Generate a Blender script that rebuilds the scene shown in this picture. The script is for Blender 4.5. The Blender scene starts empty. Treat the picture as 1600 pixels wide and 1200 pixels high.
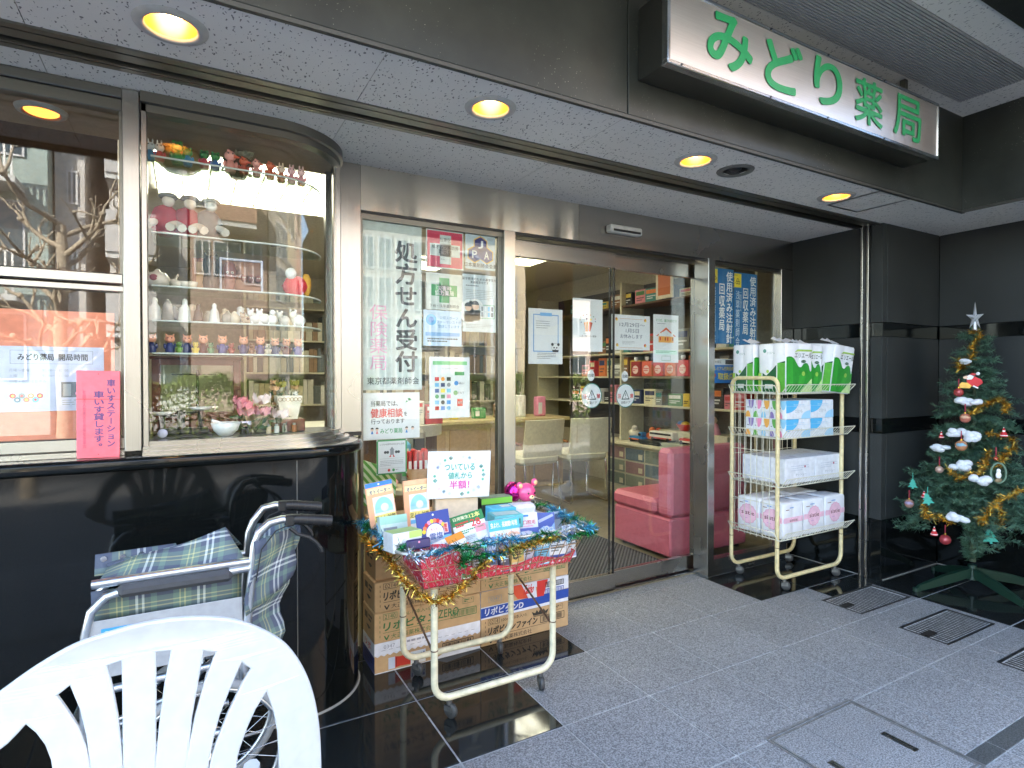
import bpy, bmesh, math, random
from mathutils import Vector, Matrix, Euler
R = math.radians
sc = bpy.context.scene
COL = sc.collection
# ------------------------------------------------------------------ camera, world, sun, exposure
EYE = 1.30
cam_d = bpy.data.cameras.new('camera'); cam = bpy.data.objects.new('camera', cam_d); COL.objects.link(cam)
cam_d.sensor_width = 36.0; cam_d.lens = 903.6/1600*36.0; cam_d.clip_start = 0.02; cam_d.clip_end = 500
cam.location = (0, 0, EYE); cam.rotation_euler = (R(90-0.7536), 0, R(-29.4))
sc.camera = cam
SUN_EL, SUN_AZ = 36.0, -42.0            # azimuth from +Y towards +X
w = bpy.data.worlds.new('World'); sc.world = w; w.use_nodes = True
sky = w.node_tree.nodes.new('ShaderNodeTexSky'); sky.sky_type = 'NISHITA'; sky.sun_disc = False
sky.sun_elevation = R(SUN_EL); sky.sun_rotation = R(SUN_AZ)
bgn = w.node_tree.nodes['Background']; bgn.inputs[1].default_value = 0.15
w.node_tree.links.new(sky.outputs[0], bgn.inputs[0])
sl = bpy.data.lights.new('sun', 'SUN'); sl.energy = 4.8; sl.angle = R(0.5); sl.color = (1, .94, .84)
so = bpy.data.objects.new('sun', sl); COL.objects.link(so)
sd = Vector((math.sin(R(SUN_AZ))*math.cos(R(SUN_EL)), math.cos(R(SUN_AZ))*math.cos(R(SUN_EL)), math.sin(R(SUN_EL))))
so.rotation_euler = sd.to_track_quat('Z', 'Y').to_euler(); so.location = (0, 0, 30)
vs = sc.view_settings; vs.view_transform = 'Standard'; vs.look = 'None'; vs.gamma = 1; vs.use_curve_mapping = False
vs.exposure = 3.5
sc.cycles.max_bounces = 9; sc.cycles.diffuse_bounces = 4; sc.cycles.glossy_bounces = 5
sc.cycles.transparent_max_bounces = 24; sc.cycles.transmission_bounces = 4
sc.cycles.caustics_reflective = False; sc.cycles.caustics_refractive = False
sc.cycles.sample_clamp_indirect = 6.0
rnd = random.Random(7)
# ------------------------------------------------------------------ pixel helpers (of the 1600x1200 photograph) on known planes
_f = 903.6; _y = R(29.4); _p = R(-0.7536)
_F = Vector((math.sin(_y)*math.cos(_p), math.cos(_y)*math.cos(_p), math.sin(_p))); _Rt = Vector((math.cos(_y), -math.sin(_y), 0)); _U = _Rt.cross(_F)
def ray(u, v): return _F + _Rt*((u-800)/_f) - _U*((v-600)/_f)
def atY(u, v, y):
    d = ray(u, v); return Vector((0, 0, EYE)) + d*(y/d.y)
def atX(u, v, x):
    d = ray(u, v); return Vector((0, 0, EYE)) + d*(x/d.x)
def atZ(u, v, z):
    d = ray(u, v); return Vector((0, 0, EYE)) + d*((z-EYE)/d.z)
# ------------------------------------------------------------------ mesh builder
V3 = Vector
_tc = {}
def text_mesh(s, bold, res=2):
    k = (s, res)
    if k not in _tc:
        c = bpy.data.curves.new('lettering', 'FONT'); c.body = s; c.resolution_u = res
        o = bpy.data.objects.new('lettering', c)
        m = o.to_mesh()
        vs_ = [(v.co.x, v.co.y) for v in m.vertices]; fs = [tuple(p.vertices) for p in m.polygons]
        o.to_mesh_clear(); bpy.data.objects.remove(o); bpy.data.curves.remove(c)
        _tc[k] = (vs_, fs)
    return _tc[k]
class MB:
    def __init__(s): s.v = []; s.f = []; s.m = []; s.sm = []; s.mats = []; s.M = None
    def mi(s, mat):
        if mat not in s.mats: s.mats.append(mat)
        return s.mats.index(mat)
    def add(s, vs_, fs, mat, smooth=False):
        b = len(s.v); k = s.mi(mat)
        if s.M is None: s.v += [tuple(v) for v in vs_]
        else: s.v += [tuple(s.M @ V3(v)) for v in vs_]
        for f in fs: s.f.append(tuple(b+i for i in f)); s.m.append(k); s.sm.append(smooth)
    def quad(s, a, b, c, d, mat): s.add([a, b, c, d], [(0, 1, 2, 3)], mat)
    def box(s, a, b, mat, bev=0.0):
        x0, x1 = sorted((a[0], b[0])); y0, y1 = sorted((a[1], b[1])); z0, z1 = sorted((a[2], b[2]))
        e = min(bev, (x1-x0)*.45, (y1-y0)*.45, (z1-z0)*.45)
        if e <= 0:
            s.add([(x0,y0,z0),(x1,y0,z0),(x1,y1,z0),(x0,y1,z0),(x0,y0,z1),(x1,y0,z1),(x1,y1,z1),(x0,y1,z1)],
                  [(0,3,2,1),(4,5,6,7),(0,1,5,4),(1,2,6,5),(2,3,7,6),(3,0,4,7)], mat); return
        vs_ = []; idx = {}
        for i, X in enumerate((x0, x1)):
            for j, Y in enumerate((y0, y1)):
                for k, Z in enumerate((z0, z1)):
                    sx, sy, sz = (e, -e)[i], (e, -e)[j], (e, -e)[k]
                    idx[i,j,k] = len(vs_)
                    vs_ += [(X, Y+sy, Z+sz), (X+sx, Y, Z+sz), (X+sx, Y+sy, Z)]
        g = lambda i, j, k, a: idx[i,j,k]+a
        fs = []
        for q in (0, 1):
            fs.append((g(q,0,0,0), g(q,1,0,0), g(q,1,1,0), g(q,0,1,0)))
            fs.append((g(0,q,0,1), g(1,q,0,1), g(1,q,1,1), g(0,q,1,1)))
            fs.append((g(0,0,q,2), g(1,0,q,2), g(1,1,q,2), g(0,1,q,2)))
        for p in (0, 1):
            for q in (0, 1):
                fs.append((g(0,p,q,1), g(1,p,q,1), g(1,p,q,2), g(0,p,q,2)))
                fs.append((g(p,0,q,0), g(p,1,q,0), g(p,1,q,2), g(p,0,q,2)))
                fs.append((g(p,q,0,0), g(p,q,1,0), g(p,q,1,1), g(p,q,0,1)))
        for i in (0, 1):
            for j in (0, 1):
                for k in (0, 1): fs.append((g(i,j,k,0), g(i,j,k,1), g(i,j,k,2)))
        s.add(vs_, fs, mat)
    def ring(s, c, ax, r, n, ph=0):
        ax = V3(ax).normalized(); t = ax.orthogonal().normalized() if abs(ax.z) < .99 else V3((1, 0, 0)); b = ax.cross(t)
        return [V3(c)+t*(r*math.cos(ph+2*math.pi*i/n))+b*(r*math.sin(ph+2*math.pi*i/n)) for i in range(n)]
    def cyl(s, p0, p1, r0, mat, r1=None, n=14, smooth=True):
        r1 = r0 if r1 is None else r1; p0, p1 = V3(p0), V3(p1); ax = p1-p0
        vs_ = s.ring(p0, ax, r0, n)+s.ring(p1, ax, r1, n)
        s.add(vs_, [(i, (i+1) % n, n+(i+1) % n, n+i) for i in range(n)], mat, smooth)
        s.add(vs_[:n], [tuple(range(n))[::-1]], mat); s.add(vs_[n:], [tuple(range(n))], mat)
    def tube(s, pts, r, mat, n=8, closed=False, taper=None):
        pts = [V3(p) for p in pts]; m = len(pts); rings = []; t0 = None
        for i, p in enumerate(pts):
            if closed: d = pts[(i+1) % m]-pts[i-1]
            else: d = (pts[min(i+1, m-1)]-pts[max(i-1, 0)])
            d = d.normalized() if d.length > 1e-9 else V3((0, 0, 1))
            if t0 is None: t0 = d.orthogonal().normalized()
            t0 = (t0-d*t0.dot(d)); t0 = t0.normalized() if t0.length > 1e-6 else d.orthogonal().normalized()
            b = d.cross(t0); rr = r if taper is None else r*(1+(taper-1)*i/(m-1))
            rings.append([p+t0*(rr*math.cos(2*math.pi*k/n))+b*(rr*math.sin(2*math.pi*k/n)) for k in range(n)])
        vs_ = [v for q in rings for v in q]; fs = []
        for i in range(m if closed else m-1):
            a, c = i*n, ((i+1) % m)*n
            fs += [(a+k, a+(k+1) % n, c+(k+1) % n, c+k) for k in range(n)]
        s.add(vs_, fs, mat, True)
        if not closed:
            s.add(rings[0], [tuple(range(n))[::-1]], mat); s.add(rings[-1], [tuple(range(n))], mat)
    def lathe(s, prof, c, mat, n=20, ax='z', smooth=True, sc_=(1, 1), cap=True):
        vs_ = []; m = len(prof)
        for r, h in prof:
            for k in range(n):
                a = 2*math.pi*k/n; x, y = r*math.cos(a)*sc_[0], r*math.sin(a)*sc_[1]
                q = (x, y, h) if ax == 'z' else ((h, x, y) if ax == 'x' else (x, h, y))
                vs_.append((q[0]+c[0], q[1]+c[1], q[2]+c[2]))
        fs = [(i*n+k, i*n+(k+1) % n, (i+1)*n+(k+1) % n, (i+1)*n+k) for i in range(m-1) for k in range(n)]
        s.add(vs_, fs, mat, smooth)
        if cap and prof[0][0] > 1e-5: s.add(vs_[:n], [tuple(range(n))], mat)
        if cap and prof[-1][0] > 1e-5: s.add(vs_[-n:], [tuple(range(n))], mat)
    def ball(s, c, r, mat, n=14, noise=0.0, seed=0):
        r = (r, r, r) if isinstance(r, (int, float)) else r; q = random.Random(seed); m = max(6, n//2+1); vs_ = []
        for i in range(m+1):
            th = math.pi*i/m
            for k in range(n):
                a = 2*math.pi*k/n; g = 1+noise*(q.random()-.5)*2 if 0 < i < m else 1
                vs_.append((c[0]+g*r[0]*math.sin(th)*math.cos(a), c[1]+g*r[1]*math.sin(th)*math.sin(a), c[2]+g*r[2]*math.cos(th)))
        s.add(vs_, [(i*n+k, i*n+(k+1) % n, (i+1)*n+(k+1) % n, (i+1)*n+k) for i in range(m) for k in range(n)], mat, True)
    def prism(s, poly, O, A, B, N, mat, smooth=False):
        """2D polygon in frame O + A*x + B*y extruded along N."""
        O, A, B, N = V3(O), V3(A), V3(B), V3(N); n = len(poly)
        a = [O+A*p[0]+B*p[1] for p in poly]; b = [q+N for q in a]
        s.add(a+b, [tuple(range(n))[::-1], tuple(range(n, 2*n))], mat)
        s.add(a+b, [(i, (i+1) % n, n+(i+1) % n, n+i) for i in range(n)], mat, smooth)
    def sheet(s, grid, mat, smooth=True, th=0.0):
        nr, nc = len(grid), len(grid[0]); vs_ = [V3(p) for r in grid for p in r]
        fs = [(i*nc+j, i*nc+j+1, (i+1)*nc+j+1, (i+1)*nc+j) for i in range(nr-1) for j in range(nc-1)]
        s.add(vs_, fs, mat, smooth)
        if th:
            nn = [V3((0, 0, 0)) for _ in vs_]
            for f in fs:
                nv = (vs_[f[1]]-vs_[f[0]]).cross(vs_[f[3]]-vs_[f[0]])
                for i in f: nn[i] += nv
            w_ = [p+(q.normalized()*th if q.length > 0 else q) for p, q in zip(vs_, nn)]
            s.add(w_, [f[::-1] for f in fs], mat, smooth)
            rim = [j for j in range(nc)]+[i*nc+nc-1 for i in range(1, nr)]+[(nr-1)*nc+j for j in range(nc-2, -1, -1)]+[i*nc for i in range(nr-2, 0, -1)]
            L = len(rim); s.add([vs_[i] for i in rim]+[w_[i] for i in rim], [(i, (i+1) % L, L+(i+1) % L, L+i) for i in range(L)], mat)
    def build(s, name, parent=None, world=True, fix=True, label=None):
        off = V3((0, 0, 0))
        vs_ = [V3(v) for v in s.v]
        if parent is None:
            xs = [v.x for v in vs_]; ys = [v.y for v in vs_]; zs = [v.z for v in vs_]
            off = V3(((min(xs)+max(xs))/2, (min(ys)+max(ys))/2, min(zs))); vs_ = [v-off for v in vs_]
        elif world:
            I = ROOTM.get(parent.name, Matrix.Identity(4)).inverted(); vs_ = [I @ v for v in vs_]
        me = bpy.data.meshes.new(name); me.from_pydata([tuple(v) for v in vs_], [], s.f)
        for m in s.mats: me.materials.append(m)
        me.polygons.foreach_set('material_index', s.m); me.polygons.foreach_set('use_smooth', s.sm)
        me.validate(); me.update()
        if fix:
            bm = bmesh.new(); bm.from_mesh(me); bmesh.ops.recalc_face_normals(bm, faces=bm.faces); bm.to_mesh(me); bm.free()
        o = bpy.data.objects.new(name, me); COL.objects.link(o)
        if parent is not None:
            o.parent = parent; ROOTM[o.name] = ROOTM.get(parent.name, Matrix.Identity(4))
        else: o.location = off
        if label: o['label'] = label
        return o
ROOTM = {}
def thing(name, label, cat, loc=(0, 0, 0), rz=0.0, group=None, rot=None):
    o = bpy.data.objects.new(name, None); COL.objects.link(o); o.empty_display_size = .1
    e = Euler(rot if rot else (0, 0, rz)); o.location = loc; o.rotation_euler = e
    ROOTM[o.name] = Matrix.Translation(V3(loc)) @ e.to_matrix().to_4x4()
    o['label'] = label; o['category'] = cat; o['kind'] = 'thing'
    if group: o['group'] = group
    return o
def tag(o, label, cat, group=None, kind=None):
    if label: o['label'] = label
    if cat: o['category'] = cat
    if group: o['group'] = group
    o['kind'] = kind or 'thing'
    return o
def dup(root, loc, label, rz=None, group=None):
    r = root.copy(); COL.objects.link(r); r.location = loc; r['label'] = label
    if rz is not None: r.rotation_euler = (0, 0, rz)
    if group: r['group'] = group
    for ch in list(root.children):
        c = ch.copy(); COL.objects.link(c); c.parent = r
        for g in list(ch.children):
            d = g.copy(); COL.objects.link(d); d.parent = c
    return r
ORD = ['first', 'second', 'third', 'fourth', 'fifth', 'sixth', 'seventh', 'eighth', 'ninth', 'tenth', 'eleventh', 'twelfth', 'thirteenth', 'fourteenth', 'fifteenth']
# ------------------------------------------------------------------ materials
def newmat(name):
    m = bpy.data.materials.new(name); m.use_nodes = True; nt = m.node_tree
    return m, nt, nt.nodes['Principled BSDF']
def N_(nt, t, **kw):
    n = nt.nodes.new(t)
    for k, v in kw.items():
        if isinstance(v, (list, tuple)) or not hasattr(n, k): n.inputs[k].default_value = v
        else: setattr(n, k, v)
    return n
def coords(nt, scale=(1, 1, 1), rot=(0, 0, 0), kind='Object'):
    tc = nt.nodes.new('ShaderNodeTexCoord'); mp = nt.nodes.new('ShaderNodeMapping')
    mp.inputs['Scale'].default_value = scale; mp.inputs['Rotation'].default_value = rot
    nt.links.new(tc.outputs[kind], mp.inputs[0]); return mp.outputs[0]
def ramp(nt, fac, stops):
    r = nt.nodes.new('ShaderNodeValToRGB'); e = r.color_ramp.elements
    while len(e) < len(stops): e.new(.5)
    for q, (p, c) in zip(e, stops): q.position = p; q.color = (*c, 1) if len(c) == 3 else c
    nt.links.new(fac, r.inputs[0]); return r.outputs[0]
def noise(nt, co, scale, detail=2.0, rough=.5, dist=0.0):
    n = nt.nodes.new('ShaderNodeTexNoise'); n.inputs['Scale'].default_value = scale; n.inputs['Detail'].default_value = detail
    n.inputs['Roughness'].default_value = rough; n.inputs['Distortion'].default_value = dist; nt.links.new(co, n.inputs[0]); return n.outputs[0]
def bump(nt, bs, h, strength=.2, dist=.01):
    b = nt.nodes.new('ShaderNodeBump'); b.inputs['Strength'].default_value = strength; b.inputs['Distance'].default_value = dist
    nt.links.new(h, b.inputs['Height']); nt.links.new(b.outputs[0], bs.inputs['Normal'])
def mixc(nt, fac, a, b, mode='MIX'):
    m = nt.nodes.new('ShaderNodeMix'); m.data_type = 'RGBA'; m.blend_type = mode
    for sock, val in ((m.inputs[0], fac), (m.inputs[6], a), (m.inputs[7], b)):
        if hasattr(val, 'node'): nt.links.new(val, sock)
        else: sock.default_value = val if not isinstance(val, tuple) else (*val, 1)
    return m.outputs[2]
_pc = {}
def P(rgb, rough=.55, metal=0.0, spec=.5, vary=.06, coat=0.0):
    """plain paint / paper / plastic with a faint procedural unevenness"""
    k = (tuple(round(c, 3) for c in rgb), rough, metal, vary, coat)
    if k in _pc: return _pc[k]
    m, nt, b = newmat('paint'); co = coords(nt)
    n = noise(nt, co, 35, 3)
    b.inputs['Roughness'].default_value = rough; b.inputs['Metallic'].default_value = metal; b.inputs['Specular IOR Level'].default_value = spec
    b.inputs['Coat Weight'].default_value = coat; b.inputs['Coat Roughness'].default_value = .08
    c0 = tuple(max(0, c*(1-vary*2)) for c in rgb); c1 = tuple(min(1, c*(1+vary)) for c in rgb)
    nt.links.new(ramp(nt, n, [(.3, c0), (.7, c1)]), b.inputs['Base Color'])
    _pc[k] = m; return m
def sr(r, g, b):
    f = lambda c: (c/255/12.92 if c/255 <= .04045 else ((c/255+.055)/1.055)**2.4)
    return (f(r), f(g), f(b))
WHITE = P((.78, .79, .80), .5); PAPER = P((.74, .76, .79), .6, vary=.02); BLACK = P((.012, .012, .014), .4); INK = P((.03, .03, .035), .6)
def steel(name, base=(.44, .425, .40), rough=.27, sx=(1, 1, 90), bs=.02):
    m, nt, b = newmat(name); b.inputs['Metallic'].default_value = 1
    co = coords(nt, sx); n = noise(nt, co, 6, 4, .6)
    nt.links.new(ramp(nt, n, [(.25, tuple(c*.86 for c in base)), (.75, base)]), b.inputs['Base Color'])
    co2 = coords(nt, (1, 1, 1)); n2 = noise(nt, co2, 3, 3)
    nt.links.new(ramp(nt, n2, [(.2, (rough*.96,)*3), (.8, (rough*1.04,)*3)]), b.inputs['Roughness'])
    if bs: bump(nt, b, n, bs, .002)
    return m
STEEL = steel('brushed_steel'); STEEL_V = steel('brushed_steel_upright', sx=(60, 60, .6), bs=0); STEEL_DK = steel('weathered_steel', (.20, .195, .175), .36, (1, 60, 60))
STEEL_SIGN = steel('sign_steel', (.66, .645, .635), .34, (1, 1, 70), .02)
CHROME = P((.75, .76, .78), .18, 1.0, vary=.03); ALU = P((.62, .64, .67), .32, 1.0, vary=.05)
def wavy_steel():
    m, nt, b = newmat('creased_steel'); b.inputs['Metallic'].default_value = 1; b.inputs['Base Color'].default_value = (.62, .60, .54, 1); b.inputs['Roughness'].default_value = .26
    co = coords(nt, (1, 1, .12)); n = noise(nt, co, 5.5, 1.5, .4)
    bump(nt, b, n, 1.0, .06); return m
STEEL_W = wavy_steel()
def m_soffit():
    m, nt, b = newmat('fissured_board'); co = coords(nt, (1, 1, 1))
    wn = nt.nodes.new('ShaderNodeTexNoise'); wn.inputs['Scale'].default_value = 30; nt.links.new(co, wn.inputs[0])
    ad = nt.nodes.new('ShaderNodeMixRGB'); ad.blend_type = 'ADD'; ad.inputs[0].default_value = .03; nt.links.new(co, ad.inputs[1]); nt.links.new(wn.outputs[1], ad.inputs[2])
    mp = nt.nodes.new('ShaderNodeMapping'); mp.inputs['Scale'].default_value = (1, .42, 1); mp.inputs['Rotation'].default_value = (0, 0, .6); nt.links.new(ad.outputs[0], mp.inputs[0])
    v = nt.nodes.new('ShaderNodeTexVoronoi'); v.inputs['Scale'].default_value = 120; nt.links.new(mp.outputs[0], v.inputs[0])
    sep = nt.nodes.new('ShaderNodeSeparateColor'); nt.links.new(v.outputs['Color'], sep.inputs[0])
    mu = nt.nodes.new('ShaderNodeMath'); mu.operation = 'MULTIPLY'; mu.inputs[1].default_value = .41; nt.links.new(sep.outputs[0], mu.inputs[0])
    lt = nt.nodes.new('ShaderNodeMath'); lt.operation = 'SUBTRACT'; nt.links.new(mu.outputs[0], lt.inputs[0]); nt.links.new(v.outputs['Distance'], lt.inputs[1])
    spots = ramp(nt, lt.outputs[0], [(.0, (0, 0, 0)), (.10, (1, 1, 1))])
    big = noise(nt, co, 1.7, 3)
    base = ramp(nt, big, [(.3, (.66, .64, .60)), (.7, (.73, .71, .67))])
    nt.links.new(mixc(nt, spots, base, (.17, .165, .16)), b.inputs['Base Color'])
    b.inputs['Roughness'].default_value = .85; return m
SOFFIT = m_soffit()
def m_granite(name, c0, c1, scale=420, rough=.55, bstr=.12, spec=.5, mott=.25):
    m, nt, b = newmat(name); co = coords(nt); n = noise(nt, co, scale, 2, .6); n2 = noise(nt, co, 2.2, 4)
    r = ramp(nt, n, [(.36, c0), (.64, c1)])
    d = ramp(nt, n2, [(.3, (1-mott,)*3), (.7, (1, 1, 1))])
    nt.links.new(mixc(nt, 1.0, r, d, 'MULTIPLY'), b.inputs['Base Color'])
    b.inputs['Roughness'].default_value = rough; b.inputs['Specular IOR Level'].default_value = spec
    if bstr: bump(nt, b, n, bstr, .003)
    return m
TILE_GREY = m_granite('flamed_grey_granite', (.125, .126, .128), (.40, .402, .405), 190, .62, .2, .35, .18)
TILE_DARK = m_granite('polished_dark_granite', (.004, .005, .005), (.028, .032, .031), 330, .07, 0)
TILE_MID = m_granite('honed_dark_granite', (.04, .042, .041), (.13, .135, .13), 220, .5, .08)
GROUT = P((.50, .495, .48), .9, vary=.2)
def m_black_gran():
    m, nt, b = newmat('polished_black_granite'); co = coords(nt); n = noise(nt, co, 500, 2, .6); n2 = noise(nt, co, 6, 5, .65)
    nt.links.new(ramp(nt, n, [(.4, (.002, .0025, .0025)), (.75, (.012, .014, .014))]), b.inputs['Base Color'])
    nt.links.new(ramp(nt, n2, [(.35, (.03,)*3), (.8, (.13,)*3)]), b.inputs['Roughness']); b.inputs['Specular IOR Level'].default_value = .33; return m
GRAN_BLACK = m_black_gran()
GRAN_HONED = m_granite('honed_pier_granite', (.018, .0195, .019), (.058, .062, .060), 300, .55, .05, .22, mott=.35)
def m_fascia():
    m, nt, b = newmat('dusty_fascia_granite'); co = coords(nt); n = noise(nt, co, 2.6, 5, .6)
    base = ramp(nt, n, [(.3, (.014, .0155, .0135)), (.75, (.040, .042, .036))])
    v = nt.nodes.new('ShaderNodeTexVoronoi'); v.inputs['Scale'].default_value = 75; nt.links.new(co, v.inputs[0])
    s = ramp(nt, v.outputs['Distance'], [(.07, (1, 1, 1)), (.13, (0, 0, 0))])
    n3 = noise(nt, co, 4, 2); k = ramp(nt, n3, [(.45, (0, 0, 0)), (.6, (1, 1, 1))]); s2 = mixc(nt, 1.0, s, k, 'MULTIPLY')
    nt.links.new(mixc(nt, s2, base, (.22, .21, .17)), b.inputs['Base Color']); b.inputs['Roughness'].default_value = .38; b.inputs['Specular IOR Level'].default_value = .28; return m
FASCIA = m_fascia()
def m_glass(name, tint=(.975, .99, .98), gain=1.0):
    m = bpy.data.materials.new(name); m.use_nodes = True; nt = m.node_tree; nt.nodes.remove(nt.nodes['Principled BSDF'])
    out = nt.nodes['Material Output']; t = nt.nodes.new('ShaderNodeBsdfTransparent'); t.inputs[0].default_value = (*tint, 1)
    g = nt.nodes.new('ShaderNodeBsdfGlossy'); g.inputs['Roughness'].default_value = .0; fr = nt.nodes.new('ShaderNodeFresnel'); fr.inputs[0].default_value = 1.52
    ge = nt.nodes.new('ShaderNodeNewGeometry'); mi_ = nt.nodes.new('ShaderNodeMix'); mi_.inputs[2].default_value = 1.52; mi_.inputs[3].default_value = 1/1.52
    nt.links.new(ge.outputs['Backfacing'], mi_.inputs[0]); nt.links.new(mi_.outputs[0], fr.inputs[0])
    mu = nt.nodes.new('ShaderNodeMath'); mu.operation = 'MULTIPLY'; mu.inputs[1].default_value = gain; mu.use_clamp = True; nt.links.new(fr.outputs[0], mu.inputs[0])
    co = coords(nt); n = noise(nt, co, 1.3, 1); bp = nt.nodes.new('ShaderNodeBump'); bp.inputs['Strength'].default_value = .012; bp.inputs['Distance'].default_value = .01
    nt.links.new(n, bp.inputs['Height']); nt.links.new(bp.outputs[0], g.inputs['Normal'])
    mx = nt.nodes.new('ShaderNodeMixShader'); nt.links.new(mu.outputs[0], mx.inputs[0]); nt.links.new(t.outputs[0], mx.inputs[1]); nt.links.new(g.outputs[0], mx.inputs[2])
    nt.links.new(mx.outputs[0], out.inputs[0]); return m
GLASS = m_glass('window_glass', gain=.75); GLASS_DR = m_glass('door_glass', gain=1.25); GLASS_ST = m_glass('street_glass', gain=1.35); GLASS_DW = m_glass('display_glass', gain=.9); GLASS_IN = m_glass('shelf_glass', (.86, .95, .91))
def emis(name, col, st):
    m = bpy.data.materials.new(name); m.use_nodes = True; nt = m.node_tree; b = nt.nodes['Principled BSDF']
    b.inputs['Base Color'].default_value = (*col, 1); b.inputs['Emission Color'].default_value = (*col, 1); b.inputs['Emission Strength'].default_value = st; return m
# ------------------------------------------------------------------ flat print on a face (paper, packaging, signs)
class Face:
    def __init__(s, mb, O, U, Vd, eps=.0005):
        s.mb = mb; s.O = V3(O); s.U = V3(U); s.V = V3(Vd); s.N = s.V.cross(s.U).normalized(); s.eps = eps; s.k = 1
        s.w = s.U.length; s.h = s.V.length
    def p(s, x, y, k=None): return s.O+s.U*x+s.V*y+s.N*(s.eps*(s.k if k is None else k))
    def up(s, n=1): s.k += n; return s
    def mat(s, c): return c if not isinstance(c, tuple) else P(c, .55, vary=.02)
    def rect(s, x0, y0, x1, y1, c): s.mb.quad(s.p(x0, y1), s.p(x1, y1), s.p(x1, y0), s.p(x0, y0), s.mat(c))
    def frame(s, x0, y0, x1, y1, t, c):
        tx, ty = t/s.w, t/s.h
        s.rect(x0, y0, x1, y0+ty, c); s.rect(x0, y1-ty, x1, y1, c); s.rect(x0, y0+ty, x0+tx, y1-ty, c); s.rect(x1-tx, y0+ty, x1, y1-ty, c)
    def poly(s, pts, c): s.mb.add([s.p(x, y) for x, y in pts], [tuple(range(len(pts)))], s.mat(c))
    def disc(s, x, y, r, c, n=18, a0=0, a1=360, ry=None):
        ry = r if ry is None else ry
        pts = ([s.p(x, y)] if a1-a0 < 360 else [])+[s.p(x+r/s.w*math.cos(R(a0+(a1-a0)*i/n)), y-ry/s.h*math.sin(R(a0+(a1-a0)*i/n))) for i in range(n+(a1-a0 < 360))]
        s.mb.add(pts, [tuple(range(len(pts)))], s.mat(c))
    def ringd(s, x, y, r, t, c, n=24):
        a = [s.p(x+r/s.w*math.cos(2*math.pi*i/n), y+r/s.h*math.sin(2*math.pi*i/n)) for i in range(n)]
        b = [s.p(x+(r-t)/s.w*math.cos(2*math.pi*i/n), y+(r-t)/s.h*math.sin(2*math.pi*i/n)) for i in range(n)]
        s.mb.add(a+b, [(i, (i+1) % n, n+(i+1) % n, n+i) for i in range(n)], s.mat(c))
    def put(s, pts, fs, c, d):
        """lettering; d = extra stroke weight in metres, laid down as shifted copies"""
        s.mb.add([p+s.N*0 for p in pts], fs, c)
        if d > 0:
            u, v = s.U.normalized(), s.V.normalized(); n = 8 if d > .002 else 4
            for k in range(n):
                a = 2*math.pi*(k+.5)/n; o = u*(d*math.cos(a))+v*(d*math.sin(a))+s.N*(.00003*(k+1))
                s.mb.add([p+o for p in pts], fs, c)
    res = 2
    def text(s, t, x0, y0, x1, y1, c, bold=.012, skew=0.0):
        """fit the text's bounding box to the rectangle"""
        vs_, fs = text_mesh(t, bold, s.res)
        if not vs_: return
        ax = min(v[0] for v in vs_); bx = max(v[0] for v in vs_); ay = min(v[1] for v in vs_); by = max(v[1] for v in vs_)
        if by-ay < .3: ay, by = -.05, .8
        out = []
        for v in vs_:
            yy = (v[1]-ay)/(by-ay); xx = (v[0]-ax)/(bx-ax)
            out.append(s.p(x0+(x1-x0)*xx+skew*yy*(y1-y0)*s.h/s.w, y1+(y0-y1)*yy))
        s.put(out, fs, s.mat(c), bold*abs(y1-y0)*s.h*.9)
    def line(s, t, x, y, size, c, bold=.012, center=True, sx=1.0):
        """one line of text of em size (metres), centred on x, baseline y"""
        vs_, fs = text_mesh(t, bold, s.res)
        if not vs_: return
        wd = max(v[0] for v in vs_); o = wd/2 if center else 0
        s.put([s.p(x+(v[0]-o)*size*sx/s.w, y-v[1]*size/s.h) for v in vs_], fs, s.mat(c), bold*size)
    def vtext(s, t, x0, y0, x1, y1, c, bold=.012):
        n = len(t); ch = (y1-y0)/n
        for i, q in enumerate(t):
            if q == ' ': continue
            vs_, fs = text_mesh(q, bold, s.res); yb = y0+ch*(i+.88)
            if q == 'ー':
                s.rect(x0+(x1-x0)*.46, y0+ch*(i+.1), x0+(x1-x0)*.56, y0+ch*(i+.9), c); continue
            ex = .45 if q in '。、' else 0
            s.put([s.p(x0+(x1-x0)*(v[0]+ex), yb-(v[1]+ex)*ch) for v in vs_], fs, s.mat(c), bold*ch*s.h)
    def lines(s, x0, y0, x1, y1, n, c, fill=.45, seed=1):
        """a block of print too small to read in the photograph"""
        q = random.Random(seed); dy = (y1-y0)/n
        for i in range(n):
            x = x0; e = x1 if i < n-1 else x0+(x1-x0)*q.uniform(.4, .9)
            while x < e:
                l = min(q.uniform(.02, .07), e-x); s.rect(x, y0+dy*i, x+l*.8, y0+dy*(i+fill), c); x += l
    def barcode(s, x0, y0, x1, y1, c, seed=1):
        q = random.Random(seed); s.frame(x0, y0, x1, y1, .0035, c); x = x0+.012*(x1-x0)/.1*.6; e = x1-.012*(x1-x0)/.1*.6
        while x < e:
            l = q.choice((.014, .022, .034))*(x1-x0); s.rect(x, y0+(y1-y0)*.16, min(x+l, e), y1-(y1-y0)*.16, c); x += l+q.choice((.014, .02, .03))*(x1-x0)
def paper(name, label, cat, x0, z1, x1, z0, Y, draw, col=PAPER, group=None, th=.0012):
    """upright sheet facing the street, in the plane Y"""
    mb = MB(); mb.box((x0, Y, z0), (x1, Y+th, z1), col); f = Face(mb, (x0, Y, z1), (x1-x0, 0, 0), (0, 0, z0-z1)); draw(f)
    return tag(mb.build(name, fix=False), label, cat, group)
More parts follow.
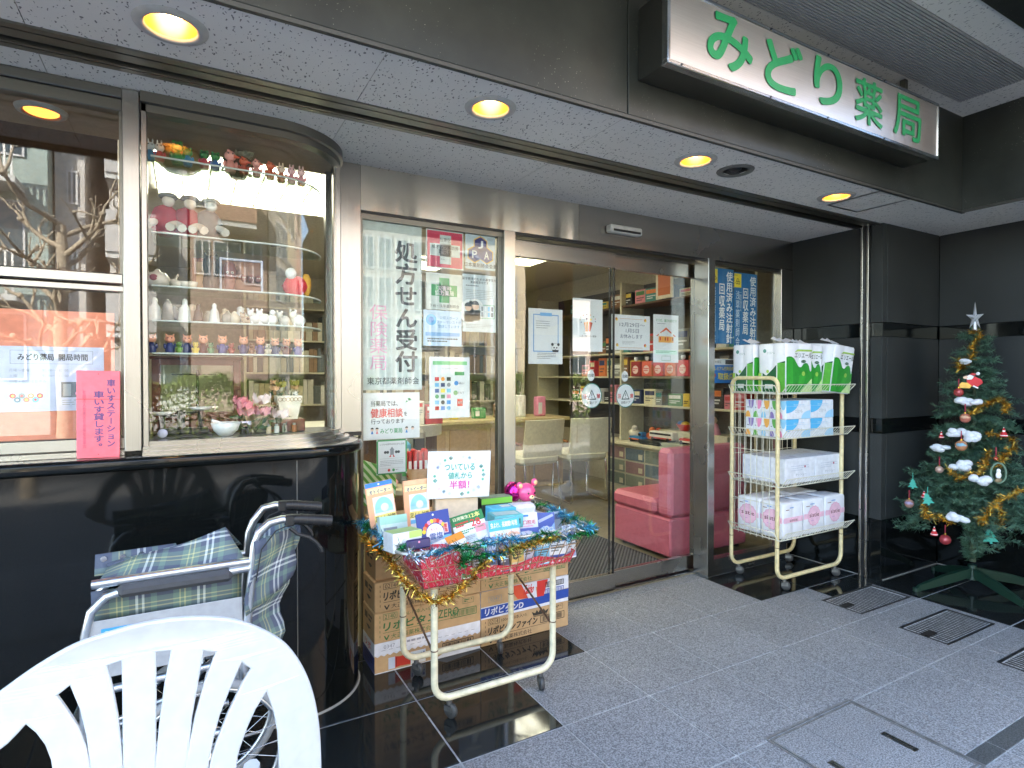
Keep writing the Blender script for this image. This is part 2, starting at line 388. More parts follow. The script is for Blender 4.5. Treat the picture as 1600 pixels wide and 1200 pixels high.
# ------------------------------------------------------------------ ground
def build_ground():
    xs = sorted([.798+.42*k for k in range(-6, 10)]); ys = [2.195+.43*1.0+.0]+[2.195-.43*k for k in range(0, 7)]
    xs = [x for x in xs if x < 4.54]+[4.56]; ys = sorted(ys+[2.78]); g = .0036
    b = MB(); b.box((-1.9, -.45, -.06), (4.6, 2.80, -.003), GROUT); grate = [(3.205, 1.80, 3.715, 2.03), (3.205, 1.385, 3.695, 1.612), (3.205, .97, 3.695, 1.197)]
    hole = (1.80, .89, 2.32, 1.35); dk = MB()
    def tile(x0, y0, x1, y1, m):
        for h in grate+[hole]:
            if x0 < h[2]-1e-6 and x1 > h[0]+1e-6 and y0 < h[3]-1e-6 and y1 > h[1]+1e-6:
                xx = sorted({x0, x1}|{q for q in (h[0], h[2]) if x0 < q < x1}); yy = sorted({y0, y1}|{q for q in (h[1], h[3]) if y0 < q < y1})
                if len(xx) == 2 and len(yy) == 2: return
                for i in range(len(xx)-1):
                    for j in range(len(yy)-1): tile(xx[i], yy[j], xx[i+1], yy[j+1], m)
                return
        b.box((x0, y0, -.01), (x1, y1, 0), m, .0008)
    q = random.Random(3)
    for i in range(len(xs)-1):
        for j in range(len(ys)-1):
            x0, x1, y0, y1 = xs[i]+g, xs[i+1]-g, ys[j]+g, ys[j+1]-g; cx, cy = (x0+x1)/2, (y0+y1)/2
            dark = (cx < 1.21 and cy > 1.76) or (cx < 1.64 and cy > 2.19) or (cx > 2.9 and cy > 2.19) or (cx > 3.74)
            if cx < .798 and cy > 1.76: dark = True
            if 3.32 < cx < 3.74 and 1.76 < cy < 2.19:
                tile(x0, max(y0, 2.03), x1, y1, TILE_DARK); tile(x0, y0, x1, 2.03, TILE_GREY); continue
            if dark: tile(x0, y0, x1, y1, TILE_DARK)
            elif y0 < .89 < y1:
                tile(x0, y0, x1, .888, TILE_GREY); tile(x0, .893, x1, .952, TILE_MID)
            elif y0 < .955 < y1: tile(x0, .957, x1, y1, TILE_GREY)
            else: tile(x0, y0, x1, y1, TILE_GREY)
    o = b.build('pavement'); o['kind'] = 'structure'
    # drain grates
    IRON = P((.05, .05, .048), .5, .6, vary=.3)
    nm = ['first drain grate beside the shop wall, below the steel shutter post', 'second drain grate from the shop, in front of the Christmas tree stand', 'third drain grate, cut off at the right edge of the picture']
    for (x0, y0, x1, y1), lb in zip(grate, nm):
        t = thing('drain_grate', lb, 'grate', ((x0+x1)/2, (y0+y1)/2, 0), group='cast iron drain grates in the granite floor')
        m = MB(); m.box((x0, y0, -.02), (x1, y1, -.014), P((.01, .01, .01), .9)); m.build('sump', t)
        m = MB()
        for a in ((x0, y0, x1, y0+.012), (x0, y1-.012, x1, y1), (x0, y0+.012, x0+.012, y1-.012), (x1-.012, y0+.012, x1, y1-.012)): m.box((a[0], a[1], -.012), (a[2], a[3], .0015), IRON)
        m.build('frame', t); m = MB(); xx = x0+.035; k = 0
        while xx < x1-.03:
            m.box((xx, y0+.02, -.012), (xx+.010, y1-.02, -.001), IRON); xx += .0235
        yy = y0+.02
        while yy < y1-.015:
            m.box((x0+.018, yy, -.012), (x1-.018, yy+.007, -.003), IRON); yy += .0165
        m.box((x0+.02, (y0+y1)/2-.02, -.004), (x0+.10, (y0+y1)/2+.02, .0005), IRON)
        m.build('grille', t)
    # manhole / access cover
    t = thing('floor_hatch', 'square granite filled floor hatch with two recessed steel lift handles', 'hatch', (2.06, 1.12, 0))
    m = MB(); x0, y0, x1, y1 = hole; HFR = P((.24, .235, .225), .45, .4, vary=.15); b0_ = MB(); b0_.box((x0+.009, y0+.009, -.03), (x1-.009, y1-.009, -.012), GROUT); b0_.build('sump', t)
    for a in ((x0, y0, x1, y0+.008), (x0, y1-.008, x1, y1), (x0, y0+.008, x0+.008, y1-.008), (x1-.008, y0+.008, x1, y1-.008)):
        m.box((a[0], a[1], -.02), (a[2], a[3], .0012), HFR)
    for a in ((x0+.014, y0+.014, x1-.014, y0+.02), (x0+.014, y1-.02, x1-.014, y1-.014), (x0+.014, y0+.02, x0+.02, y1-.02), (x1-.02, y0+.02, x1-.014, y1-.02)):
        m.box((a[0], a[1], -.02), (a[2], a[3], .001), HFR)
    m.build('frame', t); m = MB()
    m.box((x0+.022, y0+.022, -.02), (1.985, y1-.022, -.0005), TILE_GREY); m.box((1.988, y0+.022, -.02), (x1-.022, y1-.022, -.0005), TILE_GREY); m.build('cover', t)
    for hx in (2.205, 1.885):
        m = MB(); m.box((hx-.013, 1.045, -.0005), (hx+.013, 1.16, .0012), STEEL_DK); m.box((hx-.007, 1.055, .0012), (hx+.007, 1.15, .0022), P((.02, .02, .02), .6)); m.box((hx-.004, 1.06, .0022), (hx+.004, 1.145, .004), STEEL); m.build('handle', t)
    # beyond: sidewalk, kerb and road
    ASPH = m_granite('asphalt', (.03, .03, .032), (.075, .075, .078), 160, .85, .3, .3)
    CONC = m_granite('concrete_paving', (.18, .18, .175), (.30, .295, .285), 90, .8, .2, .3)
    m = MB()
    m.box((-40, -4.2, -.06), (40, -.45, -.004), CONC); m.box((4.6, -.45, -.06), (40, 12, -.004), CONC); m.box((-40, -.45, -.06), (-1.9, 12, -.004), CONC)
    o = m.build('sidewalk'); o['kind'] = 'structure'
    m = MB(); m.box((-40, -4.35, -.16), (40, -4.2, -.002), CONC, .01); o = m.build('kerb'); o['kind'] = 'structure'
    m = MB(); m.box((-60, -13, -.22), (60, -4.35, -.14), ASPH); o = m.build('road'); o['kind'] = 'structure'
    m = MB(); m.box((-200, -200, -.5), (200, 200, -.23), m_granite('far_ground', (.12, .12, .115), (.2, .2, .19), 20, .9, 0)); o = m.build('ground'); o['kind'] = 'structure'
build_ground()
# ------------------------------------------------------------------ the pharmacy building
BLD = thing('pharmacy_building', 'dark granite pharmacy shopfront with steel trim, curved display window and glass sliding doors', 'pharmacy', (2.2, 2.7, 0))
LIGHTS = [(-.03, 1.87), (.965, 1.87), (2.0, 1.87), (3.06, 1.87)]; VENT = (2.262, 1.87)
def soffit_panel(m, x0, x1, y0, y1, z, holes, mat, th=.02):
    xx = sorted({x0, x1}|{v for h in holes for v in (h[0]-h[2], h[0]+h[2]) if x0 < v < x1}); yy = sorted({y0, y1}|{v for h in holes for v in (h[1]-h[2], h[1]+h[2]) if y0 < v < y1})
    for i in range(len(xx)-1):
        for j in range(len(yy)-1):
            cx, cy = (xx[i]+xx[i+1])/2, (yy[j]+yy[j+1])/2
            if any(abs(cx-h[0]) < h[2] and abs(cy-h[1]) < h[2] for h in holes): continue
            m.quad((xx[i], yy[j], z), (xx[i], yy[j+1], z), (xx[i+1], yy[j+1], z), (xx[i+1], yy[j], z), mat)
m = MB(); hl = [(x, y, .066) for x, y in LIGHTS]+[(*VENT, .05)]
ZS = 2.27; X_R = 3.84
js = [-4, -2.2, -1.29, -.38, .53, 1.44, 2.35, 3.26, 3.92]
for i in range(len(js)-1): soffit_panel(m, js[i]+.001, js[i+1]-.001, 1.66, 2.055, ZS, hl, SOFFIT)
for i in range(len(js)-1): soffit_panel(m, js[i]+.001, min(js[i+1], X_R)-.001, 2.215, 2.68, ZS, [], SOFFIT)
soffit_panel(m, 3.92, 4.56, -.5, 2.05, ZS, [], SOFFIT); m.box((-4, 1.66, ZS+.004), (4.56, 2.68, ZS+.006), P((.01, .01, .01), .9)) if False else None
m.build('soffit', BLD)
m = MB()   # roller shutter slot in the soffit
m.box((-4, 2.055, ZS-.006), (X_R, 2.085, ZS+.03), STEEL_DK); m.box((-4, 2.17, ZS-.006), (X_R, 2.18, ZS+.03), STEEL_DK); m.box((-4, 2.19, ZS-.004), (X_R, 2.215, ZS+.03), STEEL_DK)
m.box((-4, 2.085, ZS+.012), (X_R, 2.17, ZS+.05), P((.03, .03, .028), .5, .5)); m.box((-4, 2.10, ZS-.002), (X_R, 2.145, ZS+.012), STEEL_DK); m.box((-4, 2.18, ZS+.02), (X_R, 2.19, ZS+.03), BLACK)
m.build('shutter_slot', BLD)
m = MB()   # access panel
f = Face(m, (3.16, 1.69, ZS-.001), (.30, 0, 0), (0, .30, 0)); f.N = V3((0, 0, -1)); f.frame(0, 0, 1, 1, .014, STEEL_DK); f.up(); f.rect(.07, .07, .93, .93, SOFFIT); m.build('access_panel', BLD)
EDGE = P((.035, .034, .03), .5)
m = MB()
for a, b_ in ((-4, -1.30), (-1.296, 1.415), (1.419, 3.92)): m.box((a, 1.65, 2.262), (b_, 1.69, 2.80), FASCIA, .002)
m.box((3.92, -.5, 2.262), (3.96, 1.6895, 2.80), FASCIA, .002)
m.box((-4, 1.652, 2.250), (3.958, 1.668, 2.262), EDGE); m.box((3.924, -.5, 2.250), (3.94, 1.652, 2.262), EDGE); m.build('fascia', BLD)
m = MB()   # upper canopy ceiling with a louvred panel
ZU = 2.80
m.box((-4, 1.575, ZU), (3.98, 1.65, ZU+.03), SOFFIT); m.box((-4, 1.10, ZU), (3.98, 1.245, ZU+.03), SOFFIT); m.box((3.70, 1.245, ZU), (3.98, 1.575, ZU+.03), SOFFIT); m.box((-4, 1.245, ZU+.03), (3.70, 1.575, ZU+.04), P((.04, .04, .04), .9))
m.build('canopy_ceiling', BLD)
m = MB(); SLAT = P((.36, .36, .35), .6)
for k in range(24): m.box((-4, 1.249+.0136*k, ZU-.002), (3.70, 1.2575+.0136*k, ZU+.012), SLAT)
m.build('louvre_panel', BLD)
m = MB(); m.box((-4, .86, ZU-.012), (4.8, 1.10, 3.3), FASCIA); m.build('canopy_beam', BLD)
m = MB(); m.box((-9, 1.12, 3.31), (12, 9, 4.0), P((.34, .31, .28), .8)); m.box((-9, 1.12, 2.842), (-4.002, 9, 3.31), P((.34, .31, .28), .8)); m.build('upper_shade_mass', BLD)  # unseen mass shading the shopfront, kept low so sun reaches the hedges
m = MB()   # pier and side wall granite
def blocks(m, axis, c, a0, a1, joints, sgn):
    zz = [(0, .385, 'b'), (.385, .935, 'h'), (.935, 1.03, 'b'), (1.03, 1.555, 'h'), (1.555, 1.645, 'b'), (1.645, 2.275, 'h')]
    cuts = [a0]+joints+[a1]
    for z0, z1, t in zz:
        pr = .0 if t == 'h' else (.006 if z0 > .5 else .002); mat = GRAN_HONED if t == 'h' else GRAN_BLACK
        for i in range(len(cuts)-1):
            a, b_ = cuts[i]+.0012, cuts[i+1]-.0012
            if axis == 'x': m.box((c+pr*1.0, a, z0+.001), (c+.05, b_, z1-.001), mat, .0015)
            else: m.box((a, c+pr, z0+.001), (b_, c+.05, z1-.001), mat, .0015)
blocks(m, 'x', X_R, 2.04, 2.70, [2.115, 2.165], 1)
blocks(m, 'y', 2.04, X_R+.052, 4.54, [], 1)
blocks(m, 'x', 4.54, -.5, 2.04, [.95, 1.5], 1)
m.box((3.9, 2.092, 0), (4.64, 2.72, 2.3), GRAN_BLACK); m.box((4.592, -.5, 0), (4.7, 2.2, 2.75), GRAN_BLACK)
m.build('pier', BLD)
m = MB(); GR2 = P((.30, .29, .27), .8)
m.box((3.838, 2.17, .0), (3.8395, 2.66, .004), GR2); m.box((3.86, 2.034, 0), (4.54, 2.0395, .005), GR2); m.box((4.534, -.5, 0), (4.5395, 2.034, .005), GR2); m.build('joint_bead', BLD)
m = MB()   # shutter guide post
m.box((3.812, 2.115, 0), (3.8395, 2.128, ZS), STEEL_V, .002); m.box((3.828, 2.128, 0), (3.8395, 2.152, ZS), BLACK); m.box((3.812, 2.152, 0), (3.8395, 2.166, ZS), STEEL_V, .002); m.build('shutter_post', BLD)
# steel front
m = MB(); m.box((.70, 2.66, 2.065), (1.93, 2.70, ZS), STEEL_W); m.box((1.932, 2.66, 2.065), (3.83, 2.70, ZS), STEEL); m.box((.70, 2.664, 2.055), (3.83, 2.70, 2.065), BLACK); m.build('header', BLD)
m = MB(); m.box((.545, 2.655, 1.045), (.703, 2.70, ZS), STEEL_V, .003); m.box((.545, 2.66, 1.03), (.703, 2.70, 1.045), BLACK)
for z in (1.2, 1.55, 1.9): m.cyl((.575, 2.655, z), (.575, 2.652, z), .004, CHROME)
m.build('steel_jamb', BLD)
def pane(m, x0, x1, y, z0, z1, mt=None): m.box((x0, y, z0), (x1, y+.006, z1), mt or GLASS)
# left fixed side window
m = MB(); m.box((.703, 2.675, 0), (.715, 2.72, 2.055), STEEL_DK); m.box((.715, 2.675, 2.03), (1.445, 2.72, 2.055), STEEL_DK); m.box((.715, 2.675, 0), (1.445, 2.72, .09), STEEL); m.box((1.425, 2.68, .09), (1.445, 2.715, 2.03), STEEL_DK); wf = m.build('side_window', BLD)
m = MB(); pane(m, .715, 1.425, 2.69, .09, 2.03); m.build('pane', wf)
m = MB(); m.box((1.445, 2.645, 0), (1.512, 2.74, 2.062), STEEL_V, .002); m.build('door_post', BLD)
m = MB(); m.box((2.925, 2.62, 0), (2.985, 2.74, 2.062), STEEL_V, .002); m.build('door_post', BLD)
# right fixed side window
m = MB(); m.box((2.985, 2.66, 0), (3.78, 2.72, .09), STEEL); m.box((2.985, 2.665, 2.04), (3.72, 2.72, 2.062), STEEL_DK); m.box((3.70, 2.655, .09), (3.75, 2.72, 2.062), STEEL_V, .002); m.box((3.752, 2.66, 0.09), (3.838, 2.70, 2.07), STEEL_V); wf = m.build('side_window', BLD)
m = MB(); pane(m, 2.985, 3.70, 2.69, .09, 2.04); m.build('pane', wf)
# sliding doors
for x0, x1, y in ((1.53, 2.262, 2.752), (2.25, 2.99, 2.782)):
    m = MB(); m.box((x0, y-.013, 1.955), (x1, y+.02, 2.045), STEEL, .002); m.box((x0, y-.013, .012), (x1, y+.02, .105), STEEL, .002)
    if x0 < 2: m.box((x0, y-.013, .105), (x0+.035, y+.02, 1.955), STEEL_V); m.box((x1-.006, y-.004, .105), (x1, y+.01, 1.955), BLACK)
    else: m.box((x1-.035, y-.013, .105), (x1, y+.02, 1.955), STEEL_V); m.box((x0, y-.004, .105), (x0+.005, y+.01, 1.955), BLACK)
    d = m.build('sliding_door', BLD); m = MB(); pane(m, x0+(.035 if x0 < 2 else .005), x1-(.006 if x0 < 2 else .035), y, .105, 1.955, GLASS_DR); m.build('pane', d)
m = MB(); m.box((1.512, 2.735, 0), (2.925, 2.745, .006), STEEL); m.box((1.512, 2.745, -.001), (2.925, 2.81, .004), BLACK); m.build('door_track', BLD)
m = MB(); m.box((1.512, 2.735, 2.046), (2.925, 2.83, 2.066), STEEL_DK); m.build('door_rail', BLD)
m = MB(); m.box((2.12, 2.61, 2.13), (2.36, 2.66, 2.175), P((.50, .50, .48), .45), .008); m.box((2.14, 2.606, 2.136), (2.34, 2.612, 2.148), BLACK); m.build('door_sensor', BLD)
# counter base with the curved end
def cpath(rad, cx=.37, cy=2.56, front=None, n=14, xl=-4, yend=2.70):
    pts = [(xl, cy-rad), (cx, cy-rad)]
    pts += [(cx+rad*math.sin(math.pi/2*i/n), cy-rad*math.cos(math.pi/2*i/n)) for i in range(1, n+1)]; pts.append((cx+rad, yend)); return pts
def wall_strip(m, path, prof, mat, smooth=True):
    """profile of (offset radius, z) swept along the counter path"""
    rows = []
    for off, z in prof: rows.append([V3((x, y, z)) for x, y in cpath(off, *path)])
    m.sheet(rows, mat, smooth)
m = MB(); pa = (.37, 2.56); b0 = .28
wall_strip(m, pa, [(b0, 0.0), (b0, .988)], GRAN_BLACK)
wall_strip(m, pa, [(b0, .988), (b0+.014, .990), (b0+.02, 1.0), (b0+.02, 1.02), (b0+.014, 1.03), (b0+.0, 1.0315)], GRAN_BLACK)
m.build('counter_base', BLD)
m = MB(); wall_strip(m, pa, [(b0, 1.0318), (b0-.13, 1.0318)], STEEL); m.build('counter_ledge', BLD)
m = MB(); wall_strip(m, pa, [(b0+.008, .0012), (b0+.001, .007)], GR2)
m.box((.358, 2.2785, .0), (.361, 2.2795, .985), P((.12, .12, .11), .7)); m.build('floor_bead', BLD)
# display window: frames follow the curve (glass radius .285 about (.30, 2.645))
GP = (.30, 2.645); GR_ = .285
def strip(m, r0, z0, r1, z1, mat, xl=-.12): m.sheet([[V3((x, y, z)) for x, y in cpath(r, *GP, xl=xl, yend=2.655, n=16)] for r, z in ((r0, z0), (r1, z1))], mat, True)
m = MB()
for (a, za), (b_, zb) in zip([(.335, 1.032), (.335, 1.043), (.315, 1.045), (.315, 1.058), (.297, 1.060), (.297, 1.075), (.26, 1.077)][:-1], [(.335, 1.043), (.315, 1.045), (.315, 1.058), (.297, 1.060), (.297, 1.075), (.26, 1.077)]):
    strip(m, a, za, b_, zb, STEEL, -.13)
for (a, za), (b_, zb) in zip([(.31, 2.27), (.31, 2.235), (.30, 2.23), (.30, 2.205)], [(.31, 2.235), (.30, 2.23), (.30, 2.205), (.265, 2.20)]): strip(m, a, za, b_, zb, STEEL_DK, -.13)
for r, w_ in ((.30, .018), (.285, .012)):
    pass
for x, y, w_, mt in ((.572, 2.555, .020, STEEL_V), (.578, 2.595, .022, STEEL_DK), (.582, 2.630, .024, STEEL_V)): m.box((x-.016, y-.006, 1.07), (x+.016, y+w_, 2.21), mt, .003)
fr = m.build('display_window', BLD)
m = MB(); strip(m, GR_, 1.07, GR_, 2.205, GLASS_DW, -.12); strip(m, GR_-.006, 1.07, GR_-.006, 2.205, GLASS_DW, -.12); m.build('pane', fr)
m = MB(); m.box((-.182, 2.335, 1.045), (-.132, 2.40, 2.265), STEEL_V, .003); m.box((-.130, 2.345, 1.045), (-.112, 2.40, 2.265), STEEL_V, .002); m.build('mullion', BLD)
# left window, two lights with a transom
m = MB(); m.box((-4, 2.35, 1.585), (-.182, 2.40, 1.605), STEEL, .002); m.box((-4, 2.342, 1.609), (-.182, 2.40, 1.645), STEEL, .004); m.box((-4, 2.35, 1.0318), (-.182, 2.40, 1.052), STEEL, .002); m.box((-4, 2.356, 1.052), (-.182, 2.40, 1.095), STEEL, .004)
m.box((-4, 2.345, 2.235), (-.182, 2.40, 2.268), STEEL_DK, .003); m.box((-4, 2.355, 2.195), (-.182, 2.40, 2.235), STEEL_DK, .003); m.box((-.192, 2.357, 1.095), (-.183, 2.395, 2.195), STEEL_DK)
wf = m.build('street_window', BLD)
m = MB(); pane(m, -4, -.19, 2.374, 1.095, 1.585, GLASS_ST); pane(m, -4, -.19, 2.368, 1.645, 2.197, GLASS_ST); m.build('pane', wf)
# interior shell
WALLIN = P((.52, .48, .38), .8); FLOORIN = m_granite('vinyl_floor', (.20, .165, .095), (.27, .225, .135), 9, .35, 0, .4, .15); CEIL = P((.62, .60, .54), .85)
m = MB(); m.box((-4, 2.82, -.05), (4.6, 8, .003), FLOORIN); m.box((.72, 2.72, -.05), (4.6, 2.82, .002), FLOORIN); m.build('interior_floor', BLD)
m = MB(); m.box((-4, 2.70, 2.60), (4.6, 8, 2.66), CEIL); m.box((-4, 2.705, 2.27), (4.6, 2.76, 2.60), CEIL); m.prism(cpath(.272, *GP, xl=-4, yend=2.70)+[(-4, 2.70)], (0, 0, 2.212), (1, 0, 0), (0, 1, 0), (0, 0, .05), P((.30, .22, .15), .8)); m.build('interior_ceiling', BLD)
m = MB(); m.box((-4, 8, -.05), (4.6, 8.1, 2.66), WALLIN); m.box((-4.1, 2.3, -.05), (-4, 8.1, 2.8), WALLIN); m.box((4.6, 2.72, -.05), (4.7, 8.1, 2.8), WALLIN); m.build('interior_wall', BLD)
m = MB(); m.box((-4, 3.25, .003), (-.27, 3.29, 2.598), P(sr(92, 66, 44), .6, vary=.12)); m.build('added_dark_backing', BLD)  # brown panel added to darken the view behind the left window, so reflections show
m = MB(); m.prism(cpath(.27, *GP, xl=-4, yend=2.70)+[(-4, 2.70)], (0, 0, 1.0), (1, 0, 0), (0, 1, 0), (0, 0, .0725), P((.05, .05, .05), .5)); m.box((-4, 2.70, 0.0), (.60, 2.73, 1.03), P((.2, .18, .15), .7)); m.build('display_floor', BLD)
# ------------------------------------------------------------------ lamps
BULB = emis('downlight_bulb', (1.0, .60, .22), 6); REFL = P((.60, .34, .09), .3, .7); RING = P((.42, .41, .39), .5)
nm = ['large recessed downlight above the display window, leftmost of the soffit lights', 'recessed downlight above the tall prescription poster, second of the soffit lights', 'recessed downlight beside the round black speaker vent', 'recessed downlight beside the square access panel']
def downlight(x, y, z, lb, r=.066):
    t = thing('downlight', lb, 'ceiling light', (x, y, z), group='lit downlights in the soffit')
    m = MB(); m.lathe([(r-.002, .001), (r, -.006), (r+.006, -.009), (.090, -.005), (.094, .0005)], (x, y, z), RING, 32, cap=False); m.build('trim_ring', t)
    m = MB(); m.lathe([(r-.002, .0), (r-.004, .02), (r-.016, .07), (.03, .10), (.001, .105)], (x, y, z), REFL, 28, cap=False); m.build('reflector', t)
    m = MB(); m.ball((x, y, z+.05), (.036, .036, .032), BULB, 14); m.build('bulb', t)
for (x, y), lb in zip(LIGHTS, nm): downlight(x, y, ZS, lb)
t = thing('speaker_vent', 'small round black ceiling vent set between two soffit downlights', 'vent', (*VENT, ZS))
m = MB(); m.lathe([(.055, -.001), (.06, -.006), (.082, -.005), (.086, .0005)], (*VENT, ZS), P((.12, .12, .11), .5), 28, cap=False); m.build('trim_ring', t)
m = MB(); m.lathe([(.055, -.001), (.05, .03), (.001, .035)], (*VENT, ZS), P((.006, .006, .006), .5), 24, cap=False); m.ball((VENT[0], VENT[1], ZS+.01), (.03, .03, .015), BLACK, 12); m.build('grille', t)
# fluorescent louvre lights on the shop ceiling
FL = emis('fluorescent', (1.0, .95, .76), 1.6); LV = P((.6, .6, .5), .5)
def louvre_light(x, y, wx, wy, lb):
    t = thing('louvre_light', lb, 'ceiling light', (x, y, 2.6), group='fluorescent louvre lights on the shop ceiling')
    m = MB(); m.box((x-wx/2, y-wy/2, 2.585), (x+wx/2, y+wy/2, 2.598), FL); m.build('lamp_panel', t)
    m = MB(); k = max(2, round(wx/.15)); j = max(2, round(wy/.3))
    for i in range(k+1): q = x-wx/2+wx*i/k; m.box((q-.004, y-wy/2, 2.555), (q+.004, y+wy/2, 2.585), LV)
    for i in range(j+1): q = y-wy/2+wy*i/j; m.box((x-wx/2, q-.006, 2.55), (x+wx/2, q+.006, 2.585), LV)
    m.build('louvre', t)
louvre_light(.44, 4.05, 1.2, 1.3, 'large lit louvre ceiling panel seen through the top of the curved display window')
ip = atZ(65, 172, 2.2115); t = thing('warm_ceiling_lamp', 'small orange ceiling lamp glowing just inside the left street window', 'ceiling light', ip)
m = MB(); m.lathe([(.055, -.012), (.07, -.01), (.075, 0)], ip, RING, 24, cap=False); m.build('trim_ring', t); m = MB(); m.ball((ip.x, ip.y, 2.207), (.05, .05, .012), emis('orange_lamp', (1.0, .25, .035), .5), 16); m.build('bulb', t)
louvre_light(2.0, 6.2, 1.2, .5, 'lit ceiling panel at the back of the shop above the counter')
louvre_light(3.25, 5.0, .35, 1.3, 'long narrow lit ceiling panel seen through the top of the left sliding door')
louvre_light(1.6, 3.7, 1.2, .3, 'lit ceiling panel just inside the shop above the side window')
# ------------------------------------------------------------------ shop sign
t = thing('shop_sign', 'brushed steel box sign with green Japanese lettering on the granite fascia', 'sign', (2.37, 1.57, 2.38))
sx0, sx1, sy, sz0, sz1 = 1.455, 3.292, 1.49, 2.385, 2.665
m = MB(); m.box((sx0+.01, sy+.012, sz0+.008), (sx1-.01, 1.649, sz1-.008), STEEL_DK, .002); m.box((3.16, 1.58, sz1-.008), (3.185, 1.605, 2.797), STEEL_DK); m.build('box', t)
m = MB()
for a in ((sx0, sz0, sx1, sz0+.016), (sx0, sz1-.016, sx1, sz1), (sx0, sz0+.016, sx0+.014, sz1-.016), (sx1-.014, sz0+.016, sx1, sz1-.016)): m.box((a[0], sy-.004, a[1]), (a[2], sy+.03, a[3]), CHROME, .003)
for x in (1.52, 2.0, 2.37, 2.8): m.cyl((x, sy-.004, sz0+.008), (x, sy-.007, sz0+.008), .004, BLACK); m.cyl((x, sy-.004, sz1-.008), (x, sy-.007, sz1-.008), .004, BLACK)
m.build('frame', t)
m = MB(); m.box((sx0+.014, sy, sz0+.016), (sx1-.014, sy+.012, sz1-.016), STEEL_SIGN); m.build('face_plate', t)
m = MB(); f = Face(m, (sx0, sy-.0025, sz1), (sx1-sx0, 0, 0), (0, 0, sz0-sz1)); GREEN = P((.015, .27, .095), .35); f.res = 8
# each character's rectangle from the photograph
for ch, u0, v0, u1, v1 in (('み', 1106, 22, 1174, 114), ('ど', 1196, 62, 1252, 150), ('り', 1272, 90, 1314, 171), ('薬', 1336, 120, 1378, 202), ('局', 1396, 148, 1438, 222)):
    a = atY(u0, (v0+v1)/2, sy); b_ = atY(u1, (v0+v1)/2, sy); zc = atY((u0+u1)/2, (v0+v1)/2, sy).z
    hh = .192 if ch in 'みど' else (.185 if ch == 'り' else .195)
    f.text(ch, (a.x-sx0)/(sx1-sx0), (sz1-zc-hh/2)/(sz1-sz0), (b_.x-sx0)/(sx1-sx0), (sz1-zc+hh/2)/(sz1-sz0), GREEN, .035 if ch in 'みどり' else .02)
m.build('lettering', t)
# ------------------------------------------------------------------ the other side of the street (seen as reflections)
def wall_mat(name, c, tile=None):
    m, nt, b = newmat(name); co = coords(nt); n = noise(nt, co, 1.2, 4)
    base = ramp(nt, n, [(.3, tuple(q*.88 for q in c)), (.7, c)])
    if tile:
        br = nt.nodes.new('ShaderNodeTexBrick'); br.inputs['Scale'].default_value = tile; br.inputs['Mortar Size'].default_value = .02
        br.inputs['Color1'].default_value = (1, 1, 1, 1); br.inputs['Color2'].default_value = (.72, .74, .74, 1); br.inputs['Mortar'].default_value = (.6, .6, .6, 1)
        nt.links.new(coords(nt, (1, 1, 1), (R(90), 0, 0)), br.inputs[0]); base = mixc(nt, 1.0, base, br.outputs[0], 'MULTIPLY')
    nt.links.new(base, b.inputs['Base Color']); b.inputs['Roughness'].default_value = .75; return m
WIN_GL = P((.05, .07, .08), .06); WIN_FR = P((.5, .5, .5), .5)
def far_building(label, x0, x1, y, z1, mat, wins=(), balc=(), name='apartment_building', depth=9):
    t = thing(name, label, 'building', ((x0+x1)/2, y, -.2))
    m = MB(); m.box((x0, y-depth, -.2), (x1, y, z1), mat); m.box((x0-.05, y-depth-.05, z1), (x1+.05, y+.05, z1+.25), P((.4, .4, .38), .8)); m.build('wall', t)
    for (a, b_, c, d) in wins:
        m = MB(); m.box((a, y+.002, c), (b_, y+.05, d), WIN_FR); mid = (a+b_)/2
        m.box((a+.05, y+.051, c+.05), (mid-.025, y+.056, d-.05), WIN_GL); m.box((mid+.025, y+.051, c+.05), (b_-.05, y+.056, d-.05), WIN_GL); m.build('window', t)
    for (a, b_, c, pm, kind) in balc:
        m = MB(); m.box((a, y+.003, c-.15), (b_, y+1.0, c), P((.5, .5, .48), .8))
        if kind == 'solid': m.box((a, y+.95, c), (b_, y+1.05, c+1.05), pm); m.box((a, y+.003, c), (a+.1, y+.95, c+1.05), pm); m.box((b_-.1, y+.003, c), (b_, y+.95, c+1.05), pm)
        else:
            m.box((a, y+.96, c+1.0), (b_, y+1.02, c+1.06), pm); q = a
            while q < b_: m.box((q, y+.97, c), (q+.04, y+1.01, c+1.0), pm); q += .13
        m.build('balcony', t)
FY = -14.0
WP = P((.72, .70, .66), .7)
far_building('grey green tiled apartment block with white balcony railings across the street', -11.5, -3.05, FY, 13, wall_mat('green_tile', (.36, .44, .41), 6),
   [(-4.6, -3.5, 1.2+2.8*k, 2.9+2.8*k) for k in range(4)]+[(-7.4, -5.6, 1.2+2.8*k, 2.9+2.8*k) for k in range(4)], [(-8, -3.5, .45+2.8*k, WP, 'rail') for k in range(1, 4)])
far_building('narrow plain grey building with small windows across the street', -3.0, -2.35, FY-.6, 9.5, wall_mat('grey_render', (.46, .44, .42)), [(-2.75, -2.5, 5.9, 6.8), (-2.75, -2.5, 3.9, 4.8)])
far_building('low distant grey building behind the street gap, with roof tanks', -4.2, -1.0, -30, 7.6, wall_mat('far_grey', (.36, .35, .34)), [(-3.2, -2.2, 6.4, 7.6), (-2.0, -1.2, 6.4, 7.6)])
far_building('grey apartment block with solid concrete balconies across the street', -1.75, .3, FY, 12, wall_mat('mid_grey', (.48, .46, .44)), [(-1.2, .1, .9+2.7*k, 2.6+2.7*k) for k in range(4)],
   [(-1.75, -.6, .45+2.0*k, P((.42, .41, .40), .8), 'solid') for k in range(1, 5)])
